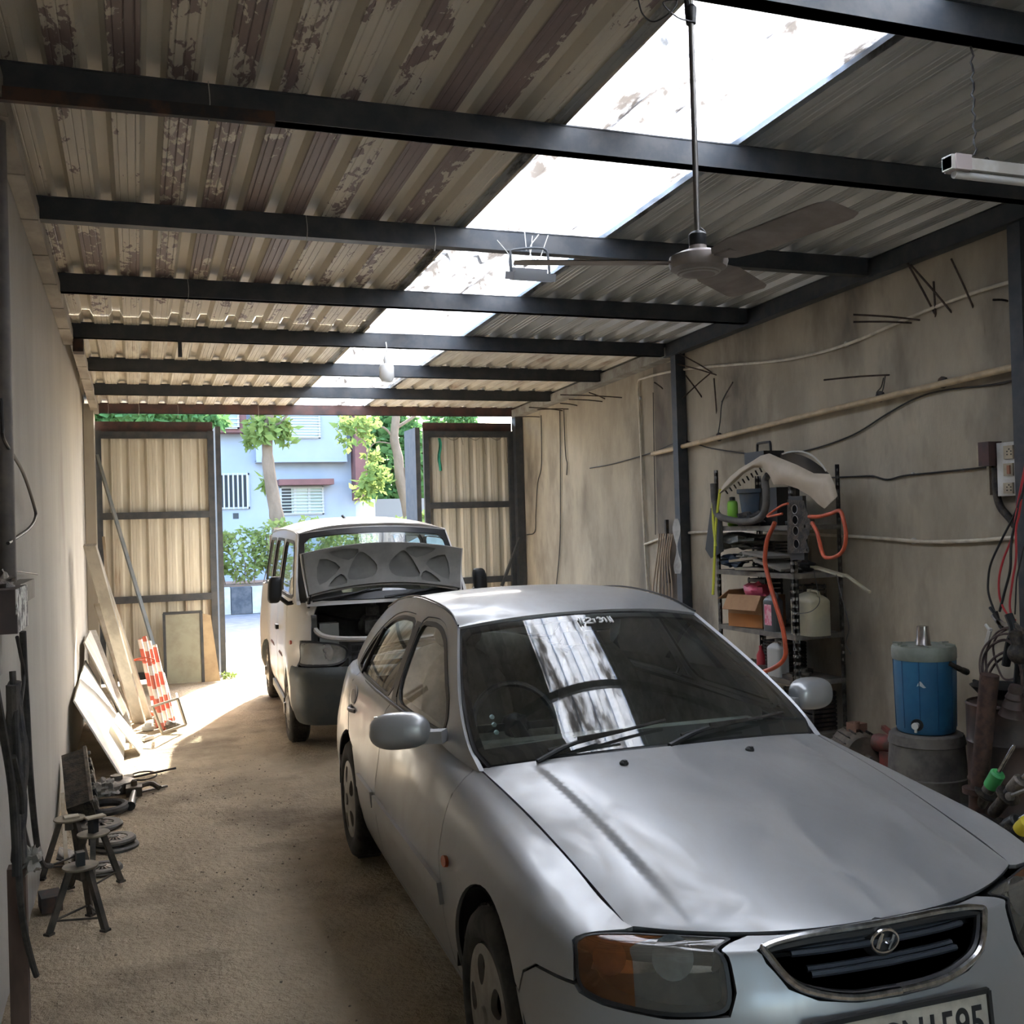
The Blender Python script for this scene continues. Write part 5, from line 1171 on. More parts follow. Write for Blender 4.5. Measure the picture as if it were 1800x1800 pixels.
for z in SH:
    b = MB(); b.box2((SX-ro.x, SYn-ro.y, z-.006), (SXb-ro.x, SYf-ro.y, z))
    for y in (SYn, SYf): b.box2((SX-ro.x, y-ro.y-.002, z-.035), (SXb-ro.x, y-ro.y+.002, z))
    for x in (SX, SXb): b.box2((x-ro.x-.002, SYn-ro.y, z-.035), (x-ro.x+.002, SYf-ro.y, z))
    b.build('shelf', mat('shelf_tray', (.20, .18, .15), (.12, .11, .095), .7, .2, 8) if z == SH[0] else bpy.data.materials['shelf_tray'], rack)
def on_shelf(name, label, cat, mm, fn, x, y, z, **k): return obj1(name, label, cat, mm, fn, (x, y, z), **k)
# wing panel lying over the rack top
mwing = mat('beige_primer', (.42, .35, .26), (.50, .43, .34), .5, 0, 3)
wo = onx(1370, 850, SX+.02)
wing = thing('car_wing', 'beige car front wing resting across the top of the shelf rack', 'car part', wo)
def wp(x, y, d=0): return onx(x, y, SX+.02-d)-wo
# outer skin traced between upper and lower edges
up = [(1264, 866), (1271, 852), (1283, 838), (1300, 824), (1320, 812), (1337, 801), (1352, 797), (1375, 807), (1400, 817), (1430, 832), (1458, 833), (1466, 850), (1472, 872)]
dn = [(1265, 868), (1278, 860), (1292, 847), (1308, 832), (1325, 822), (1340, 822), (1352, 835), (1360, 852), (1378, 851), (1402, 859), (1425, 873), (1438, 886), (1449, 894)]
def wsk(u, v):
    i = u*(len(up)-1); k = min(int(i), len(up)-2); f = i-k
    a = V((*up[k], 0)).lerp(V((*up[k+1], 0)), f); c = V((*dn[k], 0)).lerp(V((*dn[k+1], 0)), f); p = a.lerp(c, v)
    return wp(p.x, p.y, .07*math.sin(math.pi*(.15+.7*v))+.03*math.exp(-((u-.4)/.25)**2))
b = MB(); b.grid(wsk, 48, 8); n0 = len(b.v); f0 = list(b.f); b.add([(x+.003, y, z) for x, y, z in b.v], [f[::-1] for f in f0]); b.build('outer_skin', mwing, wing)
MB().tube([wp(x, y, -.02) for x, y in ((1375, 798), (1390, 794), (1410, 794), (1428, 801), (1443, 815), (1452, 828))], .006, 6, sm=3).build('flange', mat('pale_edge', (.6, .58, .52), None, .5), wing)
b = MB(); b.grid(lambda u, v: wp(1372+85*u, 797+10*u+28*u*u*.9+(16+14*math.sin(math.pi*u))*v-6*math.sin(math.pi*u), -.04-.05*v), 12, 4); b.build('liner', M['black'], wing)
b = MB()
for i in range(9): t_ = i/8; b.bar(wp(1275+60*t_, 862-40*t_, .0), wp(1279+60*t_, 868-38*t_, -.02), .012, .006)
b.build('arch_tabs', M['grime'], wing)
on_shelf('lunch_box', 'black box with a carrying handle on the rack behind the beige wing', 'box', M['black'], lambda b: (b.box((0, 0, .04), (.18, .26, .09)), b.tube([(0, -.09, .08), (0, -.085, .145), (0, -.06, .155), (0, .06, .155), (0, .085, .145), (0, .09, .08)], .010, 8, sm=2)), 4.5, onx(1343, 800, 4.5).y, onx(1343, 800, 4.5).z-.06)
def bucket(b, r0, r1, h): b.lathe([(r0, 0), (r1, h), (r1+.012, h), (r1+.012, h-.03), (r1+.002, h-.035), (r1-.006, h-.005), (r0-.008, .01)], 24)
on_shelf('bucket', 'dark blue plastic bucket on the top shelf under the beige wing', 'bucket', mat('dark_blue_plastic', (.035, .06, .09), (.06, .07, .08), .5, 0, 6), lambda b: bucket(b, .10, .135, .28), 4.45, onx(1330, 890, 4.45).y, SH[0])
on_shelf('cloth_heap', 'dark rag heap on the top shelf before the blue bucket', 'rag', M['cloth_dk'], lambda b: b.blob((0, 0, .05), (.08, .14, .06), 4, 18, 10, .3, 3), 4.36, onx(1318, 905, 4.36).y, SH[0])
on_shelf('bottle', 'lime green bottle with a black cap on the top shelf', 'bottle', mat('lime_plastic', (.22, .50, .05), None, .35), lambda b: b.lathe([(.038, 0), (.042, .01), (.042, .17), (.036, .19), (.02, .20)], 20), 4.35, onx(1288, 905, 4.35).y, SH[0])
cap = MB().lathe([(.022, .198), (.022, .225), (.0, .23)], 14).build('cap', M['black'], bpy.data.objects['bottle'])
on_shelf('black_box', 'black casing on the top shelf right of the blue bucket', 'box', M['black'], lambda b: b.box((0, 0, .14), (.2, .26, .28)), 4.5, 6.50, SH[0])
hose = [onx(x, y, SX-.03) for x, y in ((1256, 820), (1254, 850), (1256, 880), (1262, 905), (1285, 914), (1315, 917), (1337, 909), (1346, 890), (1347, 865), (1345, 845), (1350, 835))]
hose[0] = onx(1262, 850, SX-.02); 
h0 = hose[3]
obj1('rubber_pipe', 'thick black rubber pipe bent in a U hanging before the top shelf', 'hose', mat('rubber_pipe', (.055, .05, .045), (.10, .09, .08), .7, 0, 10), lambda b: b.tube([p-h0 for p in hose[1:]], .026, 12, sm=5), h0)
obj1('rubber_flap', 'black rubber flap hanging off the left post of the shelf rack', 'rubber sheet', M['black'], lambda b: b.prism([(0, 0), (.16, -.05), (.17, -.34), (-.02, -.40), (-.10, -.33)][::1], (0, 0, 0), (0, -1, 0), (0, 0, 1), (.004, 0, 0)), onx(1249, 893, SX-.02))
# yellow hose
yh = [onx(x, y, SX-.04) for x, y in ((1266, 860), (1262, 890), (1258, 930), (1256, 980), (1254, 1030), (1253, 1045))]
obj1('yellow_hose', 'yellow green hose hanging down the left post of the rack', 'hose', mat('yellow_hose', (.60, .62, .06), None, .4), lambda b: (b.tube([p-yh[0] for p in yh], .0105, 8, sm=5), b.tube([p-yh[0] for p in (onx(1253, 880, SX-.045), onx(1254, 920, SX-.045), onx(1258, 960, SX-.05))], .0105, 8, sm=5)), yh[0])
# red hoses
def hosething(lab, pts, r=.016, x=SX-.07, mm=None):
    P = [onx(px, py, x-(q[0] if q else 0)) for px, py, *q in pts]
    return obj1('red_hose', lab, 'hose', mm or M['orange'], lambda b: b.tube([p-P[0] for p in P], r, 10, sm=6), P[0])
hosething('orange red hose drooping from the rack down to the car roof', [(1362, 918), (1358, 928), (1350, 945), (1346, 965), (1345, 990), (1352, 1020), (1360, 1050), (1369, 1080), (1376, 1105), (1380, 1130), (1381, 1150), (1374, 1164), (1360, 1174), (1345, 1180), (1330, 1186)])
hosething('orange red hose looped wide on the right of the cylinder head gasket', [(1422, 908), (1440, 908), (1460, 903), (1476, 898), (1483, 915), (1487, 940), (1483, 965), (1470, 978), (1452, 980), (1445, 970), (1440, 950), (1436, 935), (1427, 918)], .013)
hosething('short orange red hose end above the cylinder head gasket', [(1385, 885), (1372, 890), (1352, 904), (1350, 908), (1362, 906), (1375, 903)], .009)
# cylinder head gasket hanging on the front post
go = onx(1403, 928, SX-.05)
gk = thing('head_gasket', 'four hole cylinder head gasket hanging on the front post of the rack', 'gasket', go)
gb = lambda x, y: (lambda p: (p.y-go.y, p.z-go.z))(onx(x, y, SX-.05))
W_ = [gb(*p) for p in ((1384, 878), (1412, 880), (1424, 915), (1422, 940), (1416, 950), (1422, 965), (1420, 972), (1384, 972))]
cs = [gb(1397, 895), gb(1398, 914), gb(1399, 933), gb(1400, 956)]
def gk_(b):
    S_ = lambda u, v: V((0, u, v)); vv, F, loops = tri(W_, [arc(c[0], c[1], .030, 0, 360, 18)[:-1] for c in cs]+[arc(*gb(1414, 925), .012, 0, 360, 10)[:-1], arc(*gb(1418, 966), .010, 0, 360, 8)[:-1], arc(*gb(1387, 925), .008, 0, 360, 8)[:-1]], .03)
    b.add([(0, p.x, p.y) for p in vv], F); b.add([(.004, p.x, p.y) for p in vv], [f[::-1] for f in F])
b = MB(); gk_(b); b.build('plate', M['grime'], gk)
for c in cs:
    MB().tube([V((-.002, c[0]+.031*math.cos(2*math.pi*i/24), c[1]+.031*math.sin(2*math.pi*i/24))) for i in range(24)], .0022, 5, closed=True).build('bore_ring', M['alu'], gk)
    MB().lathe([(.028, 0), (.028, .002)], 16, (.006, c[0], c[1]), (1, 0, 0)).build('bore_shadow_plate', M['black'], gk) if False else None
obj1('gasket_backing', 'black engine cover hung behind the cylinder head gasket', 'car part', M['black'], lambda b: b.box((0, 0, 0), (.03, .16, .44)), onx(1403, 928, SX-.015))
# middle shelf: bags, plates, cloths
rs = random.Random(11)
items = [('blue cloth bundle lying on the second shelf at left', 'cloth', mat('blue_cloth', (.05, .08, .14), (.12, .15, .18), .9, 0, 10), (1290, 985), (.09, .13, .05)),
         ('crumpled pale cloth on the second shelf beside the blue bundle', 'cloth', mat('pale_cloth', (.35, .34, .30), (.22, .21, .18), .95, 0, 9), (1312, 978), (.06, .09, .035)),
         ('black plastic bag heap on the second shelf under the bent pipe', 'bag', mat('bin_bag', (.05, .055, .045), (.12, .12, .10), .4, 0, 12), (1300, 950), (.13, .28, .06))]
for lb, ct, mm, (x, y), r in items:
    p = onx(x, y, SX+.12); on_shelf(ct+'_heap', lb, ct, mm, lambda b: b.blob((0, 0, 0), r, rs.random()*9, 22, 12, .3, 3), p.x, p.y, max(p.z, SH[1]+r[2]*.8))
for i, (x, y, a, l) in enumerate(((1350, 955, .1, .30), (1330, 990, -.1, .34), (1370, 985, .25, .28), (1345, 1003, .0, .36))):
    p = onx(x, y, SX+.10); on_shelf('flat_carton', ('grey flattened carton, topmost of the second shelf stack', 'brown flattened carton under the grey one on the second shelf', 'tilted carton scrap beside the orange hose on the second shelf', 'lowest flat board on the second shelf over the shelf lip')[i], 'carton', mat('carton_%d' % i, ((.22, .20, .17), (.30, .25, .18), (.20, .18, .15), (.26, .23, .18))[i], None, .9), lambda b: b.box((0, 0, 0), (.26, l, .018), Matrix.Rotation(a, 3, 'X')), p.x, p.y, SH[1]+.02+.035*(3-i), rz=.1*i)
# cardboard box with open flaps and pink thing
cp_ = onx(1300, 1100, SX+.04); cz = SH[2]+.004
cbx = thing('cardboard_box', 'open cardboard box with an orange printed foot on the third shelf', 'box', (SX+.13, onx(1305, 1090, SX).y, cz), 0)
cbx.rotation_euler = (0, 0, .25)
hw_, hd_, hh = .17, .13, .24
b = MB(); 
for a_, c_ in (((-hd_, -hw_, 0), (-hd_+.006, hw_, hh)), ((hd_-.006, -hw_, 0), (hd_, hw_, hh)), ((-hd_, -hw_, 0), (hd_, -hw_+.006, hh)), ((-hd_, hw_-.006, 0), (hd_, hw_, hh)), ((-hd_, -hw_, 0), (hd_, hw_, .006))): b.box2(a_, c_)
b.build('carton', M['card'], cbx)
b = MB(); b.box((-hd_-.035, 0, hh-.05), (.005, .33, .13), Matrix.Rotation(.55, 3, 'Y')); b.build('flap', M['card'], cbx)
b = MB(); b.box((0, hw_+.055, hh+.0), (.25, .14, .005), Matrix.Rotation(-.55, 3, 'X')); b.build('flap', M['card'], cbx)
b = MB(); b.box2((-hd_-.001, -hw_-.001, .002), (-hd_, hw_+.001, .10)); b.box2((-hd_-.001, hw_, .002), (hd_, hw_+.001, .10)); b.build('orange_print', mat('orange_print', (.42, .17, .05), (.36, .15, .05), .85, 0, 5), cbx)
on_shelf('crumpled_bag', 'pink plastic sheet sticking out of the cardboard box', 'plastic', mat('pink_plastic', (.60, .10, .16), (.45, .07, .12), .35, 0, 6), lambda b: b.blob((0, 0, 0), (.10, .12, .07), 3, 16, 10, .25, 2.5), SX+.14, cbx.location.y-.02, cz+.255)
def can(b, w_=.07, d_=.11, h=.27):
    def f(u, v):
        t_ = u*2*math.pi; g = lambda a, k=.35: math.copysign(abs(a)**k, a)
        k = 1 if v < .8 else 1-.75*((v-.8)/.2)**1.5
        return V((g(math.cos(t_))*w_*k, g(math.sin(t_))*d_*k, v*h))
    b.grid(f, 28, 20); b.lathe([(.02, h-.005), (.02, h+.02), (0, h+.02)], 12); b.tube([(0, -d_*.7, h*.84), (0, -d_*.75, h*1.0), (0, -.02, h*1.02)], .010, 8, sm=3)
on_shelf('oil_can', 'slim oil can with a pink label on the third shelf beside the carton', 'can', mat('dark_can', (.06, .065, .07), None, .4), lambda b: can(b, .045, .075, .27), SX+.05, onx(1360, 1100, SX+.05).y, SH[2])
MB().box((-.046, 0, .12), (.002, .085, .15)).build('pink_label', mat('pink_label', (.60, .12, .20), (.7, .4, .45), .5, 0, 30), bpy.data.objects['oil_can'])
on_shelf('jerry_can', 'yellowish jerrycan half full, behind the front post on the third shelf', 'can', mat('jerry_plastic', (.34, .30, .20), (.26, .24, .18), .45, 0, 4), lambda b: can(b, .09, .13, .30), SX+.13, onx(1405, 1090, SX+.05).y-.02, SH[2])
on_shelf('oil_can', 'grey white handled can on the fourth shelf under the carton', 'can', mat('grey_can', (.34, .34, .32), None, .5), lambda b: can(b, .05, .08, .25), SX+.06, onx(1368, 1170, SX+.06).y, SH[3])
on_shelf('bottle', 'small red bottle on the fourth shelf beside the handled can', 'bottle', mat('red_bottle', (.35, .03, .04), None, .4), lambda b: b.lathe([(.03, 0), (.032, .02), (.032, .13), (.012, .17), (.012, .2), (0, .2)], 16), SX+.05, onx(1338, 1180, SX+.05).y, SH[3])
def clutter(b, rs_, n, dims):
    for i in range(n):
        p = V((rs_.uniform(-dims[0], dims[0]), rs_.uniform(-dims[1], dims[1]), rs_.uniform(.02, dims[2]))); k = rs_.random()
        if k < .4: b.lathe([(r_ := rs_.uniform(.02, .05), 0), (r_, rs_.uniform(.02, .08)), (r_*.5, .09)], 12, p, (rs_.uniform(-1, 1), rs_.uniform(-1, 1), rs_.uniform(.2, 1)))
        else: b.box(p, (rs_.uniform(.03, .12), rs_.uniform(.03, .12), rs_.uniform(.02, .05)), Matrix.Rotation(rs_.uniform(0, 3), 3, 'Z') @ Matrix.Rotation(rs_.uniform(-.4, .4), 3, 'X'))
greys = [M['grime'], M['black'], M['iron'], M['rust_steel'], mat('oily_brown', (.08, .055, .035), (.04, .03, .02), .6, .2, 20)]
def part_shape(b, k, rs_):
    if k == 0: b.lathe([(.05, 0), (.055, .01), (.055, .03), (.03, .035), (.03, .06), (.012, .065)], 18)
    elif k == 1: b.tube([(-.08, 0, .02), (-.02, .03, .03), (.04, -.02, .025), (.10, .02, .02)], .018, 8, sm=4)
    elif k == 2: b.box((0, 0, .03), (.10, .13, .06)); b.lathe([(.02, .06), (.02, .09), (.01, .10)], 12)
    elif k == 3: b.tube([V((.055*math.cos(i*.26), .055*math.sin(i*.26), .012)) for i in range(24)], .012, 6, closed=True)
    elif k == 4: b.blob((0, 0, .04), (.06, .08, .04), rs_.random()*9, 14, 8, .3, 3)
    else: b.box((0, 0, .012), (.12, .2, .024)); b.box((.02, .02, .03), (.06, .10, .02))
kinds = ('pulley', 'hose_piece', 'pump_housing', 'bearing_ring', 'oily_rag', 'bracket_plate')
plc = {SH[0]: ('top shelf', [(.12, .12), (.3, .2), (.25, .34)]), SH[1]: ('second shelf', [(.1, .10), (.25, .18), (.12, .30), (.3, .42), (.2, .55)]), SH[2]: ('third shelf', [(.3, .1), (.32, .35), (.3, .6)]), SH[3]: ('fourth shelf', [(.08, .10), (.2, .16), (.3, .3), (.08, .42), (.2, .5), (.1, .62), (.28, .7), (.12, .85)]), SH[4]: ('lowest shelf', [(.08, .1), (.25, .15), (.1, .3), (.3, .4), (.1, .55), (.25, .7), (.1, .85)])}
ci = 0; colr = ('grey', 'black', 'bare metal', 'rusty', 'brown')
for z, (nm_, L) in plc.items():
    for (dx, dy) in L:
        k = ci % 6; q = (ci*3+1) % 5; ordn = ('nearest the front post', 'beside the right post', 'toward the middle', 'toward the left post', 'at the far left', 'hard by the wall', 'in the left corner', 'at the back')[L.index((dx, dy))]
        on_shelf(kinds[k], '%s %s on the %s of the rack, %s' % (colr[q], kinds[k].replace('_', ' '), nm_, ordn), kinds[k].replace('_', ' '), greys[q], lambda b: part_shape(b, k, rs), SX+dx, SYn+dy+.04, z, rz=rs.uniform(0, 3)); ci += 1
for (dx, y_, z, w_, l_, h, lb) in ((.26, 6.25, SH[2], .2, .16, .34, 'slatted black radiator core standing on the third shelf at right'), (.30, 6.62, SH[3], .18, .3, .22, 'low black crate at the back of the fourth shelf'), (.28, 6.30, SH[4], .2, .36, .28, 'dark crate on the lowest shelf behind the front post'), (.30, 6.75, SH[1], .16, .3, .22, 'black air filter box at the back of the second shelf'), (.3, 6.85, SH[2], .16, .24, .36, 'tall black box at the back left of the third shelf')):
    on_shelf('black_crate', lb, 'crate', M['grime'], lambda b: [b.box((0, 0, h*(k+.5)/9), (w_, l_, h/14)) for k in range(9)]+[b.box((a_*w_*.46, c_*l_*.46, h/2), (.012, .012, h)) for a_ in (-1, 1) for c_ in (-1, 1)], SX+dx, y_, z)
obj1('wood_strip', 'pale wooden strip jutting right off the second shelf', 'strip', mat('pale_wood_strip', (.34, .31, .22), None, .8), lambda b: b.bar((0, 0, 0), tuple(onx(1487, 1013, SX+.0)-onx(1430, 996, SX+.1)), .05, .012), onx(1430, 996, SX+.1))
obj1('wood_strip', 'thin pale stick hanging down right of the rack', 'strip', bpy.data.materials['pale_wood_strip'], lambda b: b.bar((0, 0, 0), tuple(onx(1529, 1041, SX+.0)-onx(1486, 1010, SX+.0)), .016, .014), onx(1486, 1010, SX))
for (pts, lb) in ((((1470, 1010), (1480, 1050), (1492, 1100), (1487, 1130), (1496, 1150)), 'thin wire dangling along the right post of the rack'), (((1430, 1000), (1438, 1040), (1440, 1060), (1425, 1075), (1400, 1078), (1388, 1070)), 'thin wire curling over the jerrycan')):
    P = [onx(x, y, SX-.02) for x, y in pts]; obj1('hanging_wire', lb, 'wire', M['cable'], lambda b: b.tube([p-P[0] for p in P], .0028, 5, sm=5), P[0])
# ---------------------------------------------------------------- water cooler on its stand
wx, wy = 4.42, 4.945
stn = thing('upturned_tub', 'ribbed black upturned tub used as a stand under the blue cooler', 'tub', (wx, wy, 0))
def ribbed(b, prof, n=72, amp=.006):
    vs = []; m = len(prof)
    for r, z, k in prof:
        for i in range(n):
            a = 2*math.pi*i/n; q = r+k*(amp if i % 3 == 0 else 0); vs.append((q*math.cos(a), q*math.sin(a), z))
    b.add(vs, [(i*n+j, i*n+(j+1) % n, (i+1)*n+(j+1) % n, (i+1)*n+j) for i in range(m-1) for j in range(n)]); b.add([vs[(m-1)*n+j] for j in range(n)], [tuple(range(n))])
b = MB(); ribbed(b, [(.26, 0, 0), (.262, .02, 0), (.245, .03, 1), (.232, .14, 1), (.236, .145, 0), (.236, .155, 0), (.226, .16, 0), (.212, .34, 0), (.216, .345, 1), (.205, .40, 1), (.19, .41, 0), (.17, .41, 0)]); b.build('tub_body', mat('dusty_black_tub', (.065, .06, .055), (.14, .125, .105), .75, 0, 5, c3=(.2, .18, .15), s3=3), stn)
cl = thing('water_cooler', 'blue insulated water cooler with a grey lid and white tap', 'water cooler', (wx, wy, .415), .0)
mblue = mat('cooler_blue', (.022, .115, .23), (.03, .145, .27), .45, 0, 4, c3=(.014, .065, .13), s3=2.5)
b = MB(); ribbed(b, [(.160, 0, 0), (.168, .02, 0), (.173, .22, 0), (.176, .40, 0), (.176, .435, 0)], 64, -.002); b.build('tank', mblue, cl)
for a in np.linspace(math.radians(150), math.radians(320), 6): MB().bar((.170*math.cos(a), .170*math.sin(a), .03), (.178*math.cos(a), .178*math.sin(a), .43), .004, .004).build('panel_seam', mat('seam_blue', (.02, .09, .2), None, .5) if 'seam_blue' not in bpy.data.materials else bpy.data.materials['seam_blue'], cl)
lid_ = MB().lathe([(.180, .43), (.184, .44), (.184, .495), (.176, .512), (.15, .515), (.14, .505), (.0, .505)], 48).build('lid', mat('grey_green_lid', (.24, .26, .22), (.18, .195, .165), .6, 0, 8), cl)
for a in (0, 1.05, 2.1, 3.14, 4.2, 5.24): MB().box((.155*math.cos(a), .155*math.sin(a), .518), (.05, .025, .008), Matrix.Rotation(a, 3, 'Z')).build('lid_lug', lid_.data.materials[0], lid_)
ta = math.radians(212)
MB().lathe([(.035, 0), (.035, .008), (.0, .008)], 20, (.168*math.cos(ta), .168*math.sin(ta), .06), (math.cos(ta), math.sin(ta), 0)).build('tap_collar', M['black'], cl)
MB().lathe([(.016, 0), (.016, .035), (.020, .036), (.020, .05), (0, .05)], 16, (.17*math.cos(ta), .17*math.sin(ta), .06), (math.cos(ta), math.sin(ta), 0)).tube([(.20*math.cos(ta), .20*math.sin(ta), .06), (.205*math.cos(ta), .205*math.sin(ta), .02)], .008, 8).build('tap', M['white'], cl)
ba = math.radians(228)
ha = math.radians(-62)
MB().tube([(.180*math.cos(ha-.35), .180*math.sin(ha-.35), .42), (.215*math.cos(ha-.1), .215*math.sin(ha-.1), .385), (.235*math.cos(ha+.2), .235*math.sin(ha+.2), .36)], [.014, .017, .02], 10, sm=4).build('handle', M['grime'], cl)
la = math.radians(222)
b = MB(); b.grid(lambda u, v: V((.1755*math.cos(la-.15+.30*u), .1755*math.sin(la-.15+.30*u), .285+.006*math.sin(u*6)+.035*v*math.sin(math.pi*u)*(1-.4*u))), 14, 4); b.build('torn_label', mat('torn_label', (.6, .63, .63), None, .6), cl)
obj1('steel_tumbler', 'tapered steel tumbler upside down on the cooler lid', 'tumbler', mat('stainless', (.42, .38, .36), (.30, .27, .26), .25, .9, 14), lambda b: b.lathe([(.044, 0), (.044, .008), (.041, .012), (.034, .11), (.033, .118), (.0, .118)], 28), (wx, wy, .922))
# ---------------------------------------------------------------- motor and floor junk by the right wall
mo = thing('electric_motor', 'finned dusty electric motor lying beside the shelf rack', 'motor', (4.45, 5.62, .16))
b = MB(); b.lathe([(.05, -.17), (.11, -.165), (.13, -.14), (.13, .12), (.115, .15), (.05, .16)], 32, (0, 0, .0), (-.35, -1, 0)); b.build('casing', mat('motor_brown', (.13, .10, .07), (.07, .055, .04), .7, .2, 12), mo)
b = MB()
for i in range(18):
    a = 2*math.pi*i/18; ax_ = V((-.35, -1, 0)).normalized(); u_ = V((0, 0, 1)); w2_ = ax_.cross(u_); d_ = u_*math.cos(a)+w2_*math.sin(a)
    b.bar(d_*.135-ax_*.12, d_*.135+ax_*.11, .006, .02, up=d_)
b.build('fins', M['grime'], mo)
MB().box((0, .0, .15), (.09, .10, .06)).lathe([(.02, 0), (.02, .05)], 12, (-.04, -.05, .15), (0, 0, 1)).build('terminal_box', mat('rusty_box', (.17, .09, .06), None, .8), mo)
MB().lathe([(.012, 0), (.012, .08)], 10, (-.06, -.165, 0), (-.35, -1, 0)).build('shaft', M['iron'], mo)
MB().box((0, 0, -.145), (.22, .22, .02)).build('foot', M['grime'], mo)
obj1('red_grinder', 'grimy red bench machine between the motor and the cooler', 'machine', mat('red_grimy', (.20, .045, .035), (.08, .05, .04), .6, .1, 9), lambda b: (b.box((0, 0, .1), (.14, .16, .20)), b.lathe([(.05, -.15), (.06, -.12), (.06, .12), (.05, .15)], 20, (0, 0, .24), (-.4, 1, 0)), b.bar((.0, -.1, .25), (.02, .14, .33), .03, .025)), (4.52, 5.33, 0))
junk = [(4.35, 5.95), (4.5, 5.95), (4.3, 5.35), (4.55, 4.55), (4.35, 4.5), (4.6, 4.35), (4.2, 4.3), (4.45, 4.2), (4.3, 4.05), (4.55, 4.0), (4.15, 4.05), (4.62, 5.9)]
jn = ('pulley', 'hose_piece', 'pump_housing', 'bearing_ring', 'oily_rag', 'bracket_plate'); jw = ('under the rack corner', 'by the wall beside the motor', 'in front of the motor', 'behind the cooler tub', 'beside the cooler tub', 'near the right edge, by the wall', 'near the right edge, nearest the car', 'at the far right edge', 'below the green shock absorber', 'against the wall under the cables', 'beside the car wing at right', 'behind the motor by the wall')
for i, (x, y) in enumerate(junk):
    k = (i*2+1) % 6; obj1(jn[k], 'greasy %s on the floor %s' % (jn[k].replace('_', ' '), jw[i]), jn[k].replace('_', ' '), greys[i % 5], lambda b: part_shape(b, k, rs), (x, y, .0), rz=i*1.3)
# drum and hanging hoses at the right edge
def rdrum(lab, x, y, r, h, mm): return obj1('oil_drum', lab, 'drum', mm, lambda b: b.lathe([(r, 0), (r*1.02, .01), (r, .02), (r, h*.33), (r*1.03, h*.345), (r, h*.36), (r, h*.66), (r*1.03, h*.675), (r, h*.69), (r, h-.02), (r*1.02, h-.01), (r*.98, h), (r*.96, h-.012), (0, h-.012)], 32), (x, y, 0))
rdrum('dark brown oil drum at the right edge behind the hanging cables', 4.50, 4.42, .20, .66, mat('brown_drum', (.07, .04, .03), (.03, .022, .02), .5, .2, 4))
fo = onx(1745, 1195, 4.45)
fn_ = thing('drain_pan', 'shallow black spouted pan on the drum at the right edge', 'pan', (4.47, 4.40, .68))
MB().lathe([(.05, 0), (.12, .02), (.165, .07), (.17, .075), (.16, .072), (.11, .028), (.0, .012)], 32).build('bowl', M['black'], fn_)
MB().tube([(-.0, .16, .068), (.0, .21, .072)], .010, 8).build('spout', M['black'], fn_)
def loopcable(lab, pts, r, mm, x=4.42, nm='cable'):
    P = [onx(px, py, x-(q[0] if q else 0)) for px, py, *q in pts]; return obj1(nm, lab, 'cable', mm, lambda b: b.tube([p-P[0] for p in P], r, 8, sm=6), P[0])
mredc = mat('red_cable', (.42, .03, .035), None, .4)
loopcable('red jumper cable, left strand at the right edge', [(1806, 800), (1798, 840), (1790, 880), (1780, 940), (1765, 980), (1757, 1010), (1756, 1040), (1762, 1065), (1775, 1085), (1785, 1090)], .006, mredc)
loopcable('red jumper cable, right strand at the right edge', [(1803, 820), (1792, 900), (1786, 930), (1786, 980), (1780, 1020), (1775, 1060), (1778, 1085)], .006, mredc)
loopcable('black jumper cable bowed out to the left at the right edge', [(1806, 840), (1785, 900), (1760, 950), (1742, 990), (1737, 1020), (1738, 1045), (1748, 1075)], .006, M['cable'])
loopcable('black jumper cable hanging straight among the red strands', [(1806, 830), (1792, 890), (1778, 950), (1776, 1000), (1766, 1040), (1757, 1075)], .007, M['cable'])
loopcable('thin black cable down the right edge post', [(1800, 960), (1793, 990), (1787, 1020), (1785, 1060), (1784, 1080)], .004, M['cable'])
def clamp(lab, x, y, a, mm):
    p = onx(x, y, 4.40); return obj1('battery_clamp', lab, 'clamp', mm, lambda b: (b.bar((0, 0, 0), (0, -.09*math.cos(a), -.09*math.sin(a)), .012, .022), b.bar((.01, 0, .01), (.015, -.08*math.cos(a+.25), -.08*math.sin(a+.25)), .01, .018), b.tube([(0, .0, 0), (0, .03, .03)], .009, 8)), p)
clamp('black battery clamp hanging under the leftmost jumper cable', 1748, 1078, 1.0, M['black'])
clamp('grey battery clamp jaw below the red jumper cables', 1752, 1092, .25, M['alu'])
clamp('pale tagged battery clamp at the tip of the cable coil', 1740, 1108, 1.9, M['white'])
clamp('steel battery clamp at the right end of the red cables', 1778, 1095, .4, M['iron'])
mcoil = mat('brown_cable', (.06, .035, .035), (.11, .08, .07), .5, 0, 20)
for i, (cx_, cy_, rx_, ry_) in enumerate(((1765, 1180, 42, 66), (1762, 1185, 34, 60), (1770, 1175, 36, 72), (1772, 1205, 40, 60), (1775, 1150, 28, 45), (1768, 1225, 32, 70))):
    P = [onx(cx_+rx_*math.cos(t_)+3*math.sin(3*t_), cy_+ry_*math.sin(t_), 4.36+.015*i) for t_ in [2*math.pi*k/20 for k in range(20)]]
    obj1('coiled_cable', ('outermost loop of the coiled brown cable at the right edge', 'inner loop of the coiled brown cable', 'tallest loop of the coiled brown cable', 'low wide loop of the coiled brown cable', 'small top loop of the coiled brown cable', 'lowest loop of the coiled brown cable')[i], 'cable', mcoil, lambda b: b.tube([p-P[0] for p in P], .0075 if i % 2 else .006, 6, closed=True, sm=3), P[0], 'coiled cable at the right edge')
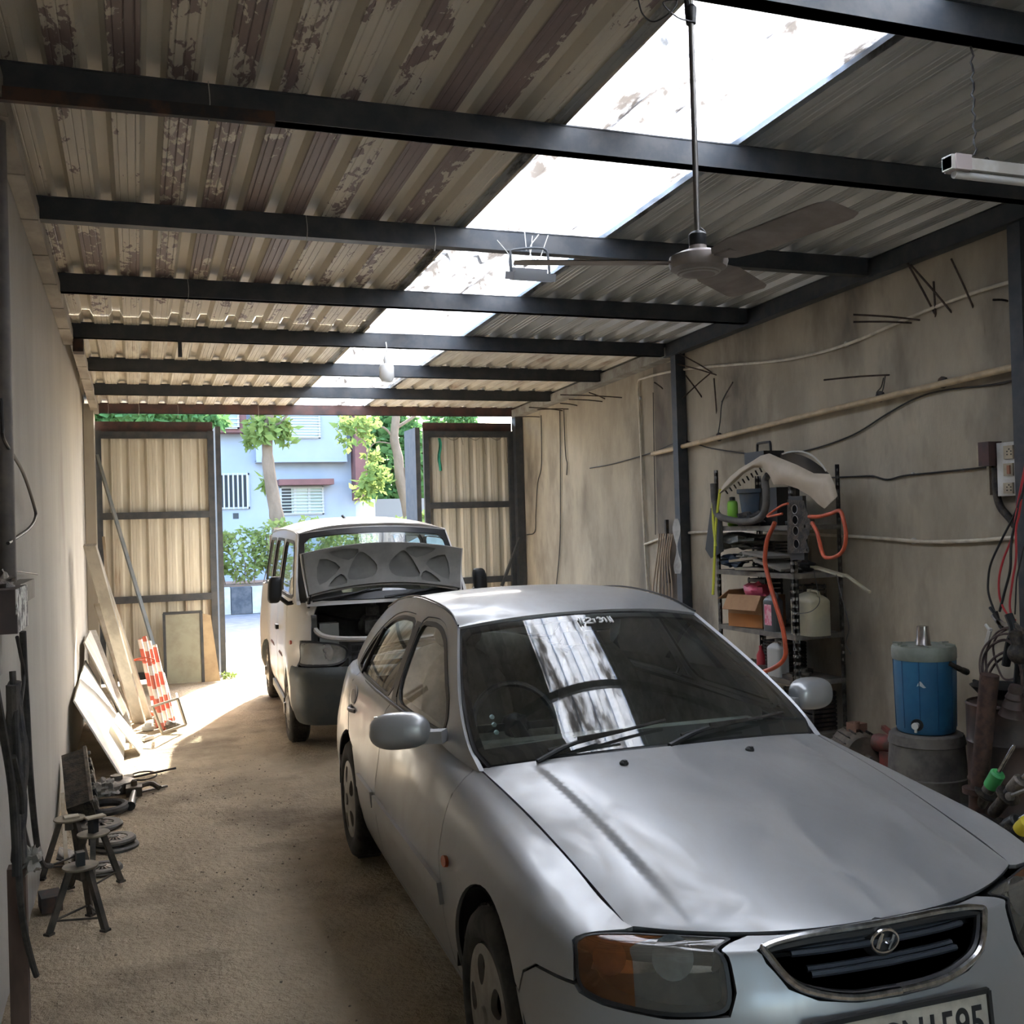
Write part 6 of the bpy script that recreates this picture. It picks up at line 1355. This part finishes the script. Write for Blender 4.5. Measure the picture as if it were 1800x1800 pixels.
# strut / shock absorbers leaning at the right edge
def strut(lab, a, c, body, collar, x):
    A_, B2_ = onx(*a, x), onx(*c, x); d = (B2_-A_); L_ = d.length; d.normalize()
    t_ = thing('shock_absorber', lab, 'shock absorber', A_)
    MB().lathe([(.030, 0), (.032, .02), (.032, L_*.45), (.028, L_*.46)], 18, (0, 0, 0), d).build('damper_body', body, t_)
    MB().lathe([(.05, L_*.30), (.062, L_*.32), (.062, L_*.335), (.034, L_*.35)], 20, (0, 0, 0), d).build('spring_seat', M['grime'], t_)
    MB().lathe([(.036, L_*.42), (.038, L_*.45), (.038, L_*.60), (.028, L_*.62)], 18, (0, 0, 0), d).build('dust_cap', collar, t_)
    MB().lathe([(.011, L_*.6), (.011, L_*.97), (.007, L_)], 12, (0, 0, 0), d).build('rod', M['chrome'], t_)
    return t_
mgr = mat('bright_green', (.06, .38, .11), None, .45); myl = mat('yellow_band', (.6, .48, .03), None, .5)
strut('shock absorber with a bright green collar leaning at the right edge', (1712, 1432), (1783, 1310), M['iron'], mgr, 4.22)
strut('shock absorber leaning right behind the green collared one', (1745, 1430), (1830, 1330), M['grime'], M['iron'], 4.16)
strut('short shock absorber with a yellow band at the right edge', (1760, 1490), (1840, 1415), M['black'], myl, 4.10)
strut('steel rodded shock absorber lying low at the right edge', (1735, 1475), (1825, 1420), M['grime'], M['black'], 4.14)
obj1('axle_shaft', 'rusty brown axle shaft standing at the right edge behind the struts', 'axle', mat('rusty_brown', (.10, .055, .04), (.05, .03, .025), .7, .3, 15), lambda b: (b.tube([(0, 0, 0), (.02, -.10, .75)], [.045, .03, .05, .025], 12), b.lathe([(.07, .0), (.07, .03)], 16, (0, 0, .1))), (4.22, 4.36, .1))
# ---------------------------------------------------------------- left wall: fuse box, conduits, belts
XLp = XL+.02
o0 = onx(12, 1070, XL)
t = thing('meter_box', 'old brown meter box with a scuffed white face on the left wall', 'electrical box', (XL+.06, 4.55, 1.43))
XB = XL+.13; ya_, yb_ = onx(30, 1070, XB).y, onx(49, 1070, XB).y; zt_, zb_ = onx(30, 1036, XB).z, onx(30, 1115, XB).z; q_ = V(t.location)
MB().box2(V((XL, ya_, zb_))-q_, V((XB-.004, yb_, zt_))-q_).build('case', mat('box_brown', (.055, .04, .04), (.08, .06, .05), .6, 0, 6), t)
MB().box2(V((XB-.004, ya_, zb_))-q_, V((XB, yb_, zt_))-q_).build('scuffed_cover', mat('scuffed_white', (.06, .05, .05), (.62, .62, .58), .6, 0, 22, .47, .53), t)
ys_ = onx(64, 1075, XL+.06).y
MB().box2(V((XL, yb_, zb_+.04))-q_, V((XL+.06, ys_-.06, zt_-.02))-q_).box2(V((XL, ys_-.06, zb_+.10))-q_, V((XL+.05, ys_, zt_-.08))-q_).build('side_switch', mat('switch_brown', (.10, .085, .07), (.16, .14, .12), .6, 0, 10), t)
MB().blob(V((XL+.06, (ya_+yb_)/2+.08, zt_+.015))-q_, (.035, .12, .03), 5, 14, 8, .5, 4).build('debris', M['grime'], t)
MB().box2(V((XL, ya_-.1, zb_-.16))-q_, V((XL+.05, yb_-.05, zb_-.005))-q_).build('lower_plate', mat('pale_board', (.38, .36, .31), (.25, .23, .2), .8, 0, 8), t)
obj1('vertical_conduit', 'thick dark conduit running up the left wall from the meter box', 'conduit', mat('dark_conduit', (.10, .09, .085), (.16, .14, .12), .6, 0, 6), lambda b: b.tube([(0, 0, 0), (0, -.0, 2.0)], .03, 12), (XL+.035, 4.32, 1.56))
P = [onx(x, y, XL+.05) for x, y in ((2, 700), (4, 750), (8, 775), (40, 830), (60, 890), (62, 910), (50, 930), (14, 955))]
obj1('cable', 'black cable bowed out on the left wall above the meter box', 'cable', M['cable'], lambda b: b.tube([p-P[0] for p in P], .007, 8, sm=6), P[0])
P = [onx(x, y, XL+.02) for x, y in ((14, 1003), (40, 1006), (66, 1010))]
obj1('nail_wire', 'thin wire stub on the left wall just above the meter box', 'wire', M['iron'], lambda b: b.tube([p-P[0] for p in P], .003, 5, sm=3), P[0])
def hang(lab, pts, r, mm, x=XL+.06, nm='rubber_belt', ct='belt'):
    P = [onx(px, py, x+(q[0] if q else 0)) for px, py, *q in pts]; return obj1(nm, lab, ct, mm, lambda b: b.tube([p-P[0] for p in P], r, 8, sm=6), P[0])
hang('wide black belt hanging down the left wall under the meter box', [(40, 1110), (43, 1180), (47, 1250), (51, 1330), (56, 1400), (62, 1460), (68, 1500), (76, 1520), (90, 1522)], .013, M['rubber'])
hang('thin black cable looping from the belt foot up the left wall', [(30, 1120), (36, 1150), (42, 1190), (34, 1260), (30, 1320), (36, 1400), (44, 1460), (58, 1505), (72, 1525)], .007, M['cable'])
hang('long black rubber strip trailing from the box down to the floor at far left', [(22, 1180, .02), (28, 1300, .03), (30, 1400, .03), (32, 1500, .04), (36, 1580, .04), (44, 1640, .04), (56, 1690, .05), (64, 1715, .06)], .011, M['rubber'])
hang('dark strip hanging at the left edge behind the wooden post', [(-10, 1200, .05), (4, 1280, .05), (20, 1380, .05), (27, 1480, .05), (28, 1540, .05)], .012, M['rubber'])
hang('short black strip end hanging beside the long rubber strip', [(24, 1330, .05), (33, 1370, .05), (38, 1400, .05), (39, 1430, .05)], .009, M['rubber'])
# grimy frame with rags at the near left edge
pc = [(x, y) for x, y in ()]
a_ = onx(14, 1560, XL+.10); 
obj1('wooden_post', 'dark stained timber post standing at the lower left edge', 'post', mat('dark_timber', (.06, .035, .025), (.11, .07, .05), .85, 0, 6, stretch=(1, 1, .3)), lambda b: b.box((0, 0, .28), (.06, .06, .56), Matrix.Rotation(.02, 3, 'X')), (XL+.07, 4.06, 0))
obj1('hanging_rags', 'bundle of grimy dark cloth strips hanging at the left edge', 'rag', M['cloth_dk'], lambda b: [b.tube([(.0, .02*i-.06, .62), (.02*math.sin(i), .02*i-.05, .4), (.01, .018*i-.06, .2), (.015*math.cos(i*2), .02*i-.05, .0)], [.02, .026, .022, .014], 8, sm=4) for i in range(6)], (XL+.08, 4.0, .60))
obj1('pale_rag', 'small torn pale rag at the foot of the hanging cloth strips', 'rag', mat('pale_rag', (.38, .36, .32), (.24, .22, .19), .95, 0, 14), lambda b: b.blob((0, 0, 0), (.03, .045, .04), 6, 14, 9, .5, 3), (XL+.12, 4.03, .585))
# ---------------------------------------------------------------- stools
mst_ = mat('stool_iron', (.045, .04, .034), (.09, .075, .06), .6, .4, 14); mtop = mat('stool_top', (.20, .17, .12), (.11, .09, .065), .6, .2, 9)
def stool(lab, x, y, rz, h=.28):
    t_ = thing('three_legged_stool', lab, 'stool', (x, y, 0), rz)
    MB().lathe([(.072, h-.010), (.076, h-.005), (.075, h), (.0, h)], 28).build('seat', mtop, t_)
    MB().box((0, 0, h-.035), (.035, .035, .05)).build('seat_hub', mst_, t_)
    F_ = []
    for k in range(3):
        a = 2*math.pi*k/3; f = V((.135*math.cos(a), .135*math.sin(a), .008)); tp = V((.045*math.cos(a), .045*math.sin(a), h-.01)); F_.append(f.lerp(tp, .2))
        MB().bar(f, tp, .024, .024, up=(math.cos(a), math.sin(a), 0)).box(f, (.034, .034, .010)).build('leg', mst_, t_)
    for k in range(3): MB().tube([F_[k], F_[(k+1) % 3]], .005, 6).build('brace', mst_, t_)
    return t_
s1 = stool('nearest iron three-legged stool by the left wall', -.27, 4.93, -.75, .275)
s2 = stool('iron three-legged stool between the nearest one and the farthest one', -.235, 5.42, .5, .28)
s3 = stool('farthest iron three-legged stool, closest to the left wall', -.36, 5.72, 1.3, .29)
def plate_on(lab, x, y, z, w_, l_, rz, mm, th_=.008): return obj1('wood_offcut', lab, 'offcut', mm, lambda b: b.box((0, 0, th_/2), (w_, l_, th_)), (x, y, z), rz=rz)
moff = mat('cut_plate', (.40, .35, .26), (.26, .22, .16), .7, 0, 10)
plate_on('small block standing on the middle stool', -.235, 5.42, .281, .035, .035, .9, M['black'], .07)
plate_on('flat plate lying on the block above the middle stool', -.225, 5.42, .352, .09, .05, .4, moff)
plate_on('thin plate lying on the farthest stool', -.35, 5.72, .291, .07, .06, .2, moff)
plate_on('small black block on the nearest stool', -.27, 4.93, .276, .035, .04, .2, M['black'], .06)
# clutch plates and brake discs on the floor
def disc(lab, x, y, z, R_, n, tilt=0):
    t_ = thing('clutch_plate', lab, 'clutch plate', (x, y, z)); t_.rotation_euler = (tilt, 0, .3)
    MB().lathe([(R_*.55, 0), (R_, 0), (R_, .012), (R_*.92, .022), (R_*.62, .022), (R_*.55, .014)], 40).build('rim', mat('plate_iron', (.12, .11, .095), (.06, .055, .05), .5, .5, 12) if 'plate_iron' not in bpy.data.materials else bpy.data.materials['plate_iron'], t_)
    b = MB(); 
    for i in range(n): a = 2*math.pi*i/n; b.bar((R_*.22*math.cos(a), R_*.22*math.sin(a), .024), (R_*.6*math.cos(a), R_*.6*math.sin(a), .016), .010, .004)
    b.build('fingers', M['iron'], t_); MB().lathe([(R_*.16, .0), (R_*.2, .0), (R_*.22, .028), (R_*.16, .028)], 24).build('hub', M['black'], t_)
disc('upper clutch cover of the stack beside the stools', -.16, 6.12, .034, .115, 16)
disc('lower plate of the stack beside the stools', -.15, 6.10, .002, .12, 12)
disc('clutch cover lying behind the near stool leg', -.21, 5.72, .002, .10, 14)
disc('dark flywheel disc nearer the engine block', -.25, 6.58, .002, .13, 10)
obj1('tyre_ring', 'flat black rubber ring on the floor before the engine block', 'ring', M['rubber'], lambda b: b.tube([V((.13*math.cos(i*.26), .13*math.sin(i*.26), .025)) for i in range(24)], .025, 8, closed=True), (-.24, 6.92, .0))
obj1('dirty_rag', 'crumpled pale rag lying on the floor parts pile', 'rag', mat('mud_rag', (.34, .31, .27), (.16, .14, .12), .95, 0, 12), lambda b: b.blob((0, 0, .0), (.09, .12, .05), 12, 22, 14, .35, 3), (-.24, 7.12, .10))
lw = [('round_housing', 'round dark brake drum lying beside the pale rag', (-.17, 7.42, 0), lambda b: b.lathe([(.11, 0), (.115, .01), (.115, .07), (.09, .08), (.04, .08), (.04, .11), (0, .11)], 28)),
      ('steering_knuckle', 'greasy steering knuckle in the parts pile', (-.06, 7.28, 0), lambda b: (part_shape(b, 2, rs), b.tube([(0, 0, .04), (.1, .06, .05), (.16, .02, .02)], .018, 8, sm=3))),
      ('drive_shaft', 'rusty short drive shaft in the parts pile', (-.08, 7.0, .02), lambda b: b.tube([(0, -.1, 0), (.02, .18, .02)], [.03, .016, .016, .03], 10)),
      ('metal_rod', 'long thin rod lying across the parts pile', (.02, 7.6, .02), lambda b: b.tube([(-.2, .05, 0), (.2, .12, .03)], .008, 6)),
      ('wire_ring', 'thin wire hoop lying flat beyond the parts pile', (.0, 7.75, .01), lambda b: b.tube([V((.09*math.cos(i*.3), .13*math.sin(i*.3), .004)) for i in range(21)], .006, 6, closed=True)),
      ('flat_bar', 'flat iron bar lying at the edge of the parts pile', (.06, 7.35, .0), lambda b: b.box((0, 0, .006), (.20, .03, .012), Matrix.Rotation(.5, 3, 'Z'))),
      ('bracket_plate', 'dark bracket plate beside the wire hoop', (-.12, 7.66, 0), lambda b: part_shape(b, 5, rs)),
      ('scrap_plate', 'thin bright scrap plate lying across the floor ring', (-.30, 6.62, .05), lambda b: b.box((0, 0, 0), (.16, .06, .004), Matrix.Rotation(-.3, 3, 'Z'))),
      ('floor_block', 'dark wooden block on the floor beside the nearest stool', (-.42, 5.25, 0), lambda b: b.box((0, 0, .035), (.09, .13, .07), Matrix.Rotation(.2, 3, 'Z'))),
      ('scrap_plate', 'bent metal tray leaning by the wall behind the second stool', (-.38, 5.95, .03), lambda b: (b.box((0, 0, .0), (.12, .22, .006), Matrix.Rotation(.4, 3, 'Y')), b.box((.05, 0, .02), (.01, .22, .05)))),
      ('pale_strip', 'pale wooden strip leaning low against the left wall', (-.42, 6.1, .1), lambda b: b.bar((-.02, .35, .14), (.04, -.35, -.08), .02, .03))]
for i, (nm_, lb, loc_, f_) in enumerate(lw): obj1(nm_, lb, nm_.replace('_', ' '), (greys+[M['wood']])[5 if nm_ == 'pale_strip' else (i*2+2) % 5], f_, loc_)
# engine head leaning on the wall
eh = thing('engine_head', 'greasy black engine cylinder head leaning against the left wall', 'engine part', (-.34, 7.05, .0)); eh.rotation_euler = (math.radians(0), math.radians(-14), 0)
R_ = Matrix.Rotation(math.radians(24), 3, 'X')
MB().box(R_ @ V((0, 0, .17)), (.14, .56, .17), R_).build('casting', M['grime'], eh)
MB().box(R_ @ V((.075, 0, .255)), (.02, .58, .02), R_).box(R_ @ V((.075, 0, .085)), (.02, .58, .02), R_).build('flange', M['iron'], eh)
for i in range(4): MB().lathe([(.040, 0), (.045, .01), (.045, .022), (.030, .022), (.028, .004), (0, .004)], 18, R_ @ V((.07, -.2+.135*i, .17)), (1, 0, 0)).build('port', M['black'] if i % 2 else M['iron'], eh)
for i in range(5): MB().lathe([(.012, 0), (.012, .03), (0, .032)], 8, R_ @ V((.07, -.25+.125*i, .23)), (1, 0, 0)).build('stud', M['alu'], eh)
# ---------------------------------------------------------------- boards and lengths leaning by the gate
def slab(nm, lab, ct, P4, th_, mm):
    P4 = [V(p) for p in P4]; n = (P4[1]-P4[0]).cross(P4[3]-P4[0]).normalized(); o = P4[0]
    return obj1(nm, lab, ct, mm, lambda b: b.add([p-o for p in P4]+[p-o+n*th_ for p in P4], [(3, 2, 1, 0), (4, 5, 6, 7)]+[(i, (i+1) % 4, 4+(i+1) % 4, 4+i) for i in range(4)]), o)
gA, gB = onz(212, 1368, 0), onz(228, 1290, 0)
slab('white_board', 'large white board leaning on the left wall, brightly sunlit', 'board', [(gA.x, gA.y, .005), (gA.x+.01, gA.y+1.75, .005), (XL+.03, 10.0, .60), (XL+.03, 8.15, .52)], .012, M['ply'])
slab('white_board', 'small white panel offcut standing before the large white board', 'board', [(-.02, 8.55, .003), (.0, 8.95, .003), (-.19, 9.05, .26), (-.21, 8.62, .26)], .01, M['ply'])
slab('grey_board', 'grey board leaning behind the large white board', 'board', [(-.12, 9.75, .005), (-.12, 10.5, .005), (XL+.04, 10.75, .80), (XL+.03, 9.8, .78)], .012, mat('weathered_board', (.42, .39, .34), (.30, .27, .23), .85, 0, 5, stretch=(1, 1, .3)))
def lean(nm, lab, ct, a, c, w_, h_, mm, tubular=False): 
    a, c = V(a), V(c); return obj1(nm, lab, ct, mm, (lambda b: b.tube([(0, 0, 0), c-a], w_/2, 10)) if tubular else (lambda b: b.bar((0, 0, 0), c-a, w_, h_)), a)
mpl = mat('weathered_plank', (.50, .46, .39), (.36, .33, .28), .85, 0, 6, stretch=(1, 1, .3))
lean('plank', 'wide weathered plank leaning up to the pilaster by the gate', 'plank', onz(246, 1270), onx(158, 958, XL+.14), .10, .03, mpl)
lean('plank', 'narrow plank leaning just right of the wide weathered one', 'plank', onz(262, 1262), onx(166, 965, XL+.16), .05, .025, mpl)
lean('plank', 'short grey plank low behind the large white board', 'plank', onz(226, 1285), (-.44, 10.9, .78), .07, .03, mpl)
lean('plank', 'dark plank leaning crossways behind the planks near the gate', 'plank', onz(238, 1268), (-.42, 11.6, 1.0), .05, .03, M['wood'])
lean('steel_bar', 'long bluish steel bar leaning across the left gate leaf', 'bar', onz(300, 1235), ony(170, 800, 12.55), .035, .03, mat('blue_grey_steel', (.20, .23, .24), (.26, .27, .26), .5, .3, 6))
lean('steel_bar', 'thin steel rod leaning left of the planks', 'bar', onz(250, 1262, .0), (-.40, 11.9, 1.25), .02, .02, M['steel'])
lean('timber_batten', 'brown timber batten standing against the left gate leaf', 'batten', (-.25, 12.1, 0), (-.36, 12.5, 1.7), .05, .03, M['wood'])
# red and white striped poles with a small steel stand
def mk_stripe():
    m = mat('striped_pole', (.62, .10, .06), None, .6); N, L, bs = nodes(m)
    tc = N.new('ShaderNodeTexCoord'); wv = N.new('ShaderNodeTexWave'); wv.bands_direction = 'Z'; wv.inputs['Scale'].default_value = 1.6; wv.inputs['Distortion'].default_value = 1.5; wv.inputs['Detail'].default_value = 3; L.new(tc.outputs['Object'], wv.inputs[0])
    r = N.new('ShaderNodeMapRange'); r.inputs[1].default_value = .62; r.inputs[2].default_value = .66; L.new(wv.outputs[0], r.inputs[0])
    x = N.new('ShaderNodeMix'); x.data_type = 'RGBA'; x.inputs[6].default_value = (.55, .13, .08, 1); x.inputs[7].default_value = (.7, .62, .54, 1); L.new(r.outputs[0], x.inputs[0]); L.new(x.outputs[2], bs.inputs['Base Color']); return m
mstp = mk_stripe()
tops = ((246, 1125), (254, 1120), (262, 1128), (272, 1135), (286, 1185))
bots = ((276, 1250), (284, 1256), (292, 1252), (300, 1248), (306, 1246))
for i in range(5):
    a = onz(bots[i][0]+3, bots[i][1]+28); lean('striped_pole', ('leftmost', 'second', 'middle', 'fourth', 'rightmost, shortest')[i]+' of the red and white poles bundled near the gate', 'pole', a, ony(tops[i][0], tops[i][1], a.y+.55), .042, 0, mstp, True)
so_ = onz(298, 1290)
sd2 = thing('steel_stand', 'small open steel frame stand round the feet of the striped poles', 'stand', so_)
q1, q2, q3, q4 = ony(268, 1242, so_.y-.05)-so_, ony(312, 1228, so_.y-.05)-so_, ony(327, 1274, so_.y+.03)-so_, ony(285, 1288, so_.y+.03)-so_
for a, c in ((q1, q2), (q2, q3), (q3, q4), (q4, q1)): MB().bar(a, c, .018, .018).build('bar', mat('stand_steel', (.35, .32, .27), None, .5, .4) if 'stand_steel' not in bpy.data.materials else bpy.data.materials['stand_steel'], sd2)
for a in (q1, q2): MB().bar(a, a+V((0, .28, -.0)), .016, .016).build('side_bar', bpy.data.materials['stand_steel'], sd2)
obj1('tie_cord', 'red cord tying the striped poles to the plank', 'cord', M['orange'], lambda b: b.tube([ony(x, y, 9.9)-ony(225, 1164, 9.9) for x, y in ((225, 1164), (245, 1160), (262, 1164), (272, 1160), (255, 1156), (235, 1160), (226, 1166))], .006, 6, sm=4), ony(225, 1164, 9.9))
for i, (x, y, s_) in enumerate(((.05, 9.6, .10), (.18, 9.9, .08), (.10, 10.3, .09), (.25, 9.5, .06), (-.02, 9.2, .07))):
    obj1('scrap', ('white cup shaped scrap beside the striped poles', 'crushed can near the plank feet', 'rusty elbow by the plank feet', 'small grey scrap in front of the striped poles', 'pale tile scrap beside the white board')[i], 'scrap', (M['white'], M['alu'], M['orange'], M['iron'], M['ply'])[i], lambda b: part_shape(b, (0, 2, 1, 4, 5)[i], rs), (x, y, 0), rz=i)
# door panel and burlap at the foot of the left leaf
dp = thing('car_door_panel', 'grey green flat panel with a dark rim leaning on the left gate leaf', 'panel', (.47, 12.25, 0))
MB().box((0, .13, .40), (.40, .02, .80), Matrix.Rotation(-.18, 3, 'X')).build('sheet', mat('grey_green_panel', (.30, .30, .23), (.24, .23, .18), .7, 0, 4), dp)
for dx in (-.205, .205): MB().box((dx, .125, .40), (.03, .03, .81), Matrix.Rotation(-.18, 3, 'X')).build('rim', M['steel'], dp)
MB().box((0, .20, .80), (.43, .03, .03)).build('rim', M['steel'], dp)
obj1('tan_board', 'tan stained board leaning in the corner of the left gate leaf', 'board', mat('tan_board', (.42, .32, .20), (.30, .22, .14), .9, 0, 4), lambda b: b.prism([(-.12, 0), (.13, 0), (.05, .75), (-.10, .80)], (0, 0, 0), (1, 0, 0), (0, .18, 1), (0, .02, 0)), (.73, 12.3, 0))
obj1('weeds', 'tiny green weeds growing at the foot of the left gate leaf', 'weeds', ml1, lambda b: leaves(b, (0, 0, .03), (.10, .06, .03), 60, .05, rnd), (.98, 12.5, 0))
obj1('green_cloth', 'strip of green cloth hanging on the right gate leaf', 'cloth', mat('green_cloth', (.02, .20, .13), (.03, .28, .18), .9, 0, 10), lambda b: b.grid(lambda u, v: V((.04*(u-.5)+.01*math.sin(v*8), -.01*math.sin(u*6+v*5), -.42*v)), 5, 12), ony(772, 770, 12.59))
lean('brace_bar', 'diagonal steel brace at the foot of the right gate leaf', 'bar', ony(882, 1030, 12.45), ony(914, 945, 12.45), .05, .03, M['steel'])
obj1('wasp_wire', 'loose twisted wires hanging over the top of the right gate leaf', 'wire', M['iron'], lambda b: [b.tube([(.3*i, 0, 0), (.3*i+.12, -.02, -.06), (.3*i+.22, -.01, -.02), (.3*i+.25, -.02, -.12*(i+1))], .003, 4, sm=4) for i in range(3)], ony(780, 766, 12.60))

obj1('black_hose_bundle', 'thick black hose bundle hanging among the brown cable coil', 'hose', M['black'], lambda b: (b.tube([(0, 0, 0), (0, -.03, .12), (0, -.06, .2), (0, -.03, .28)], .022, 8, sm=4), b.tube([(.02, -.05, -.1), (.02, -.07, .1), (.02, -.02, .26)], .018, 8, sm=4)), onx(1768, 1170, 4.40))
obj1('gear_hub', 'greasy gear hub hanging at the right edge above the black pan', 'car part', M['grime'], lambda b: (b.lathe([(.02, -.04), (.055, -.03), (.06, 0), (.05, .03), (.02, .05)], 18, (0, 0, 0), (-.6, -.6, .3)), b.lathe([(.03, 0), (.035, .09), (.02, .1)], 14, (0, 0, .02), (0, .3, 1))), onx(1792, 1148, 4.36))
obj1('cv_boot', 'dark conical rubber boot below the gear hub at the right edge', 'car part', mat('brown_boot', (.08, .05, .045), (.05, .035, .03), .6, 0, 9), lambda b: b.lathe([(.03, 0), (.036, .03), (.032, .04), (.044, .07), (.04, .08), (.054, .12), (.05, .13), (.062, .17), (.0, .18)], 20, (0, 0, 0), (.0, .25, -1)), onx(1786, 1205, 4.30))
obj1('black_tank', 'black cylindrical tank lying behind the struts at the right edge', 'tank', M['black'], lambda b: b.lathe([(.04, -.16), (.07, -.15), (.075, -.1), (.075, .14), (.05, .16)], 24, (0, 0, 0), (.1, 1, .1)), onx(1718, 1452, 4.20))
obj1('steel_link', 'bright steel link arm lying across the struts at the right edge', 'car part', M['alu'], lambda b: (b.tube([(0, 0, 0), (0, -.16, .09)], .010, 8), b.lathe([(.02, -.012), (.022, .012)], 14, (0, 0, 0), (1, 0, 0))), onx(1775, 1400, 4.12))
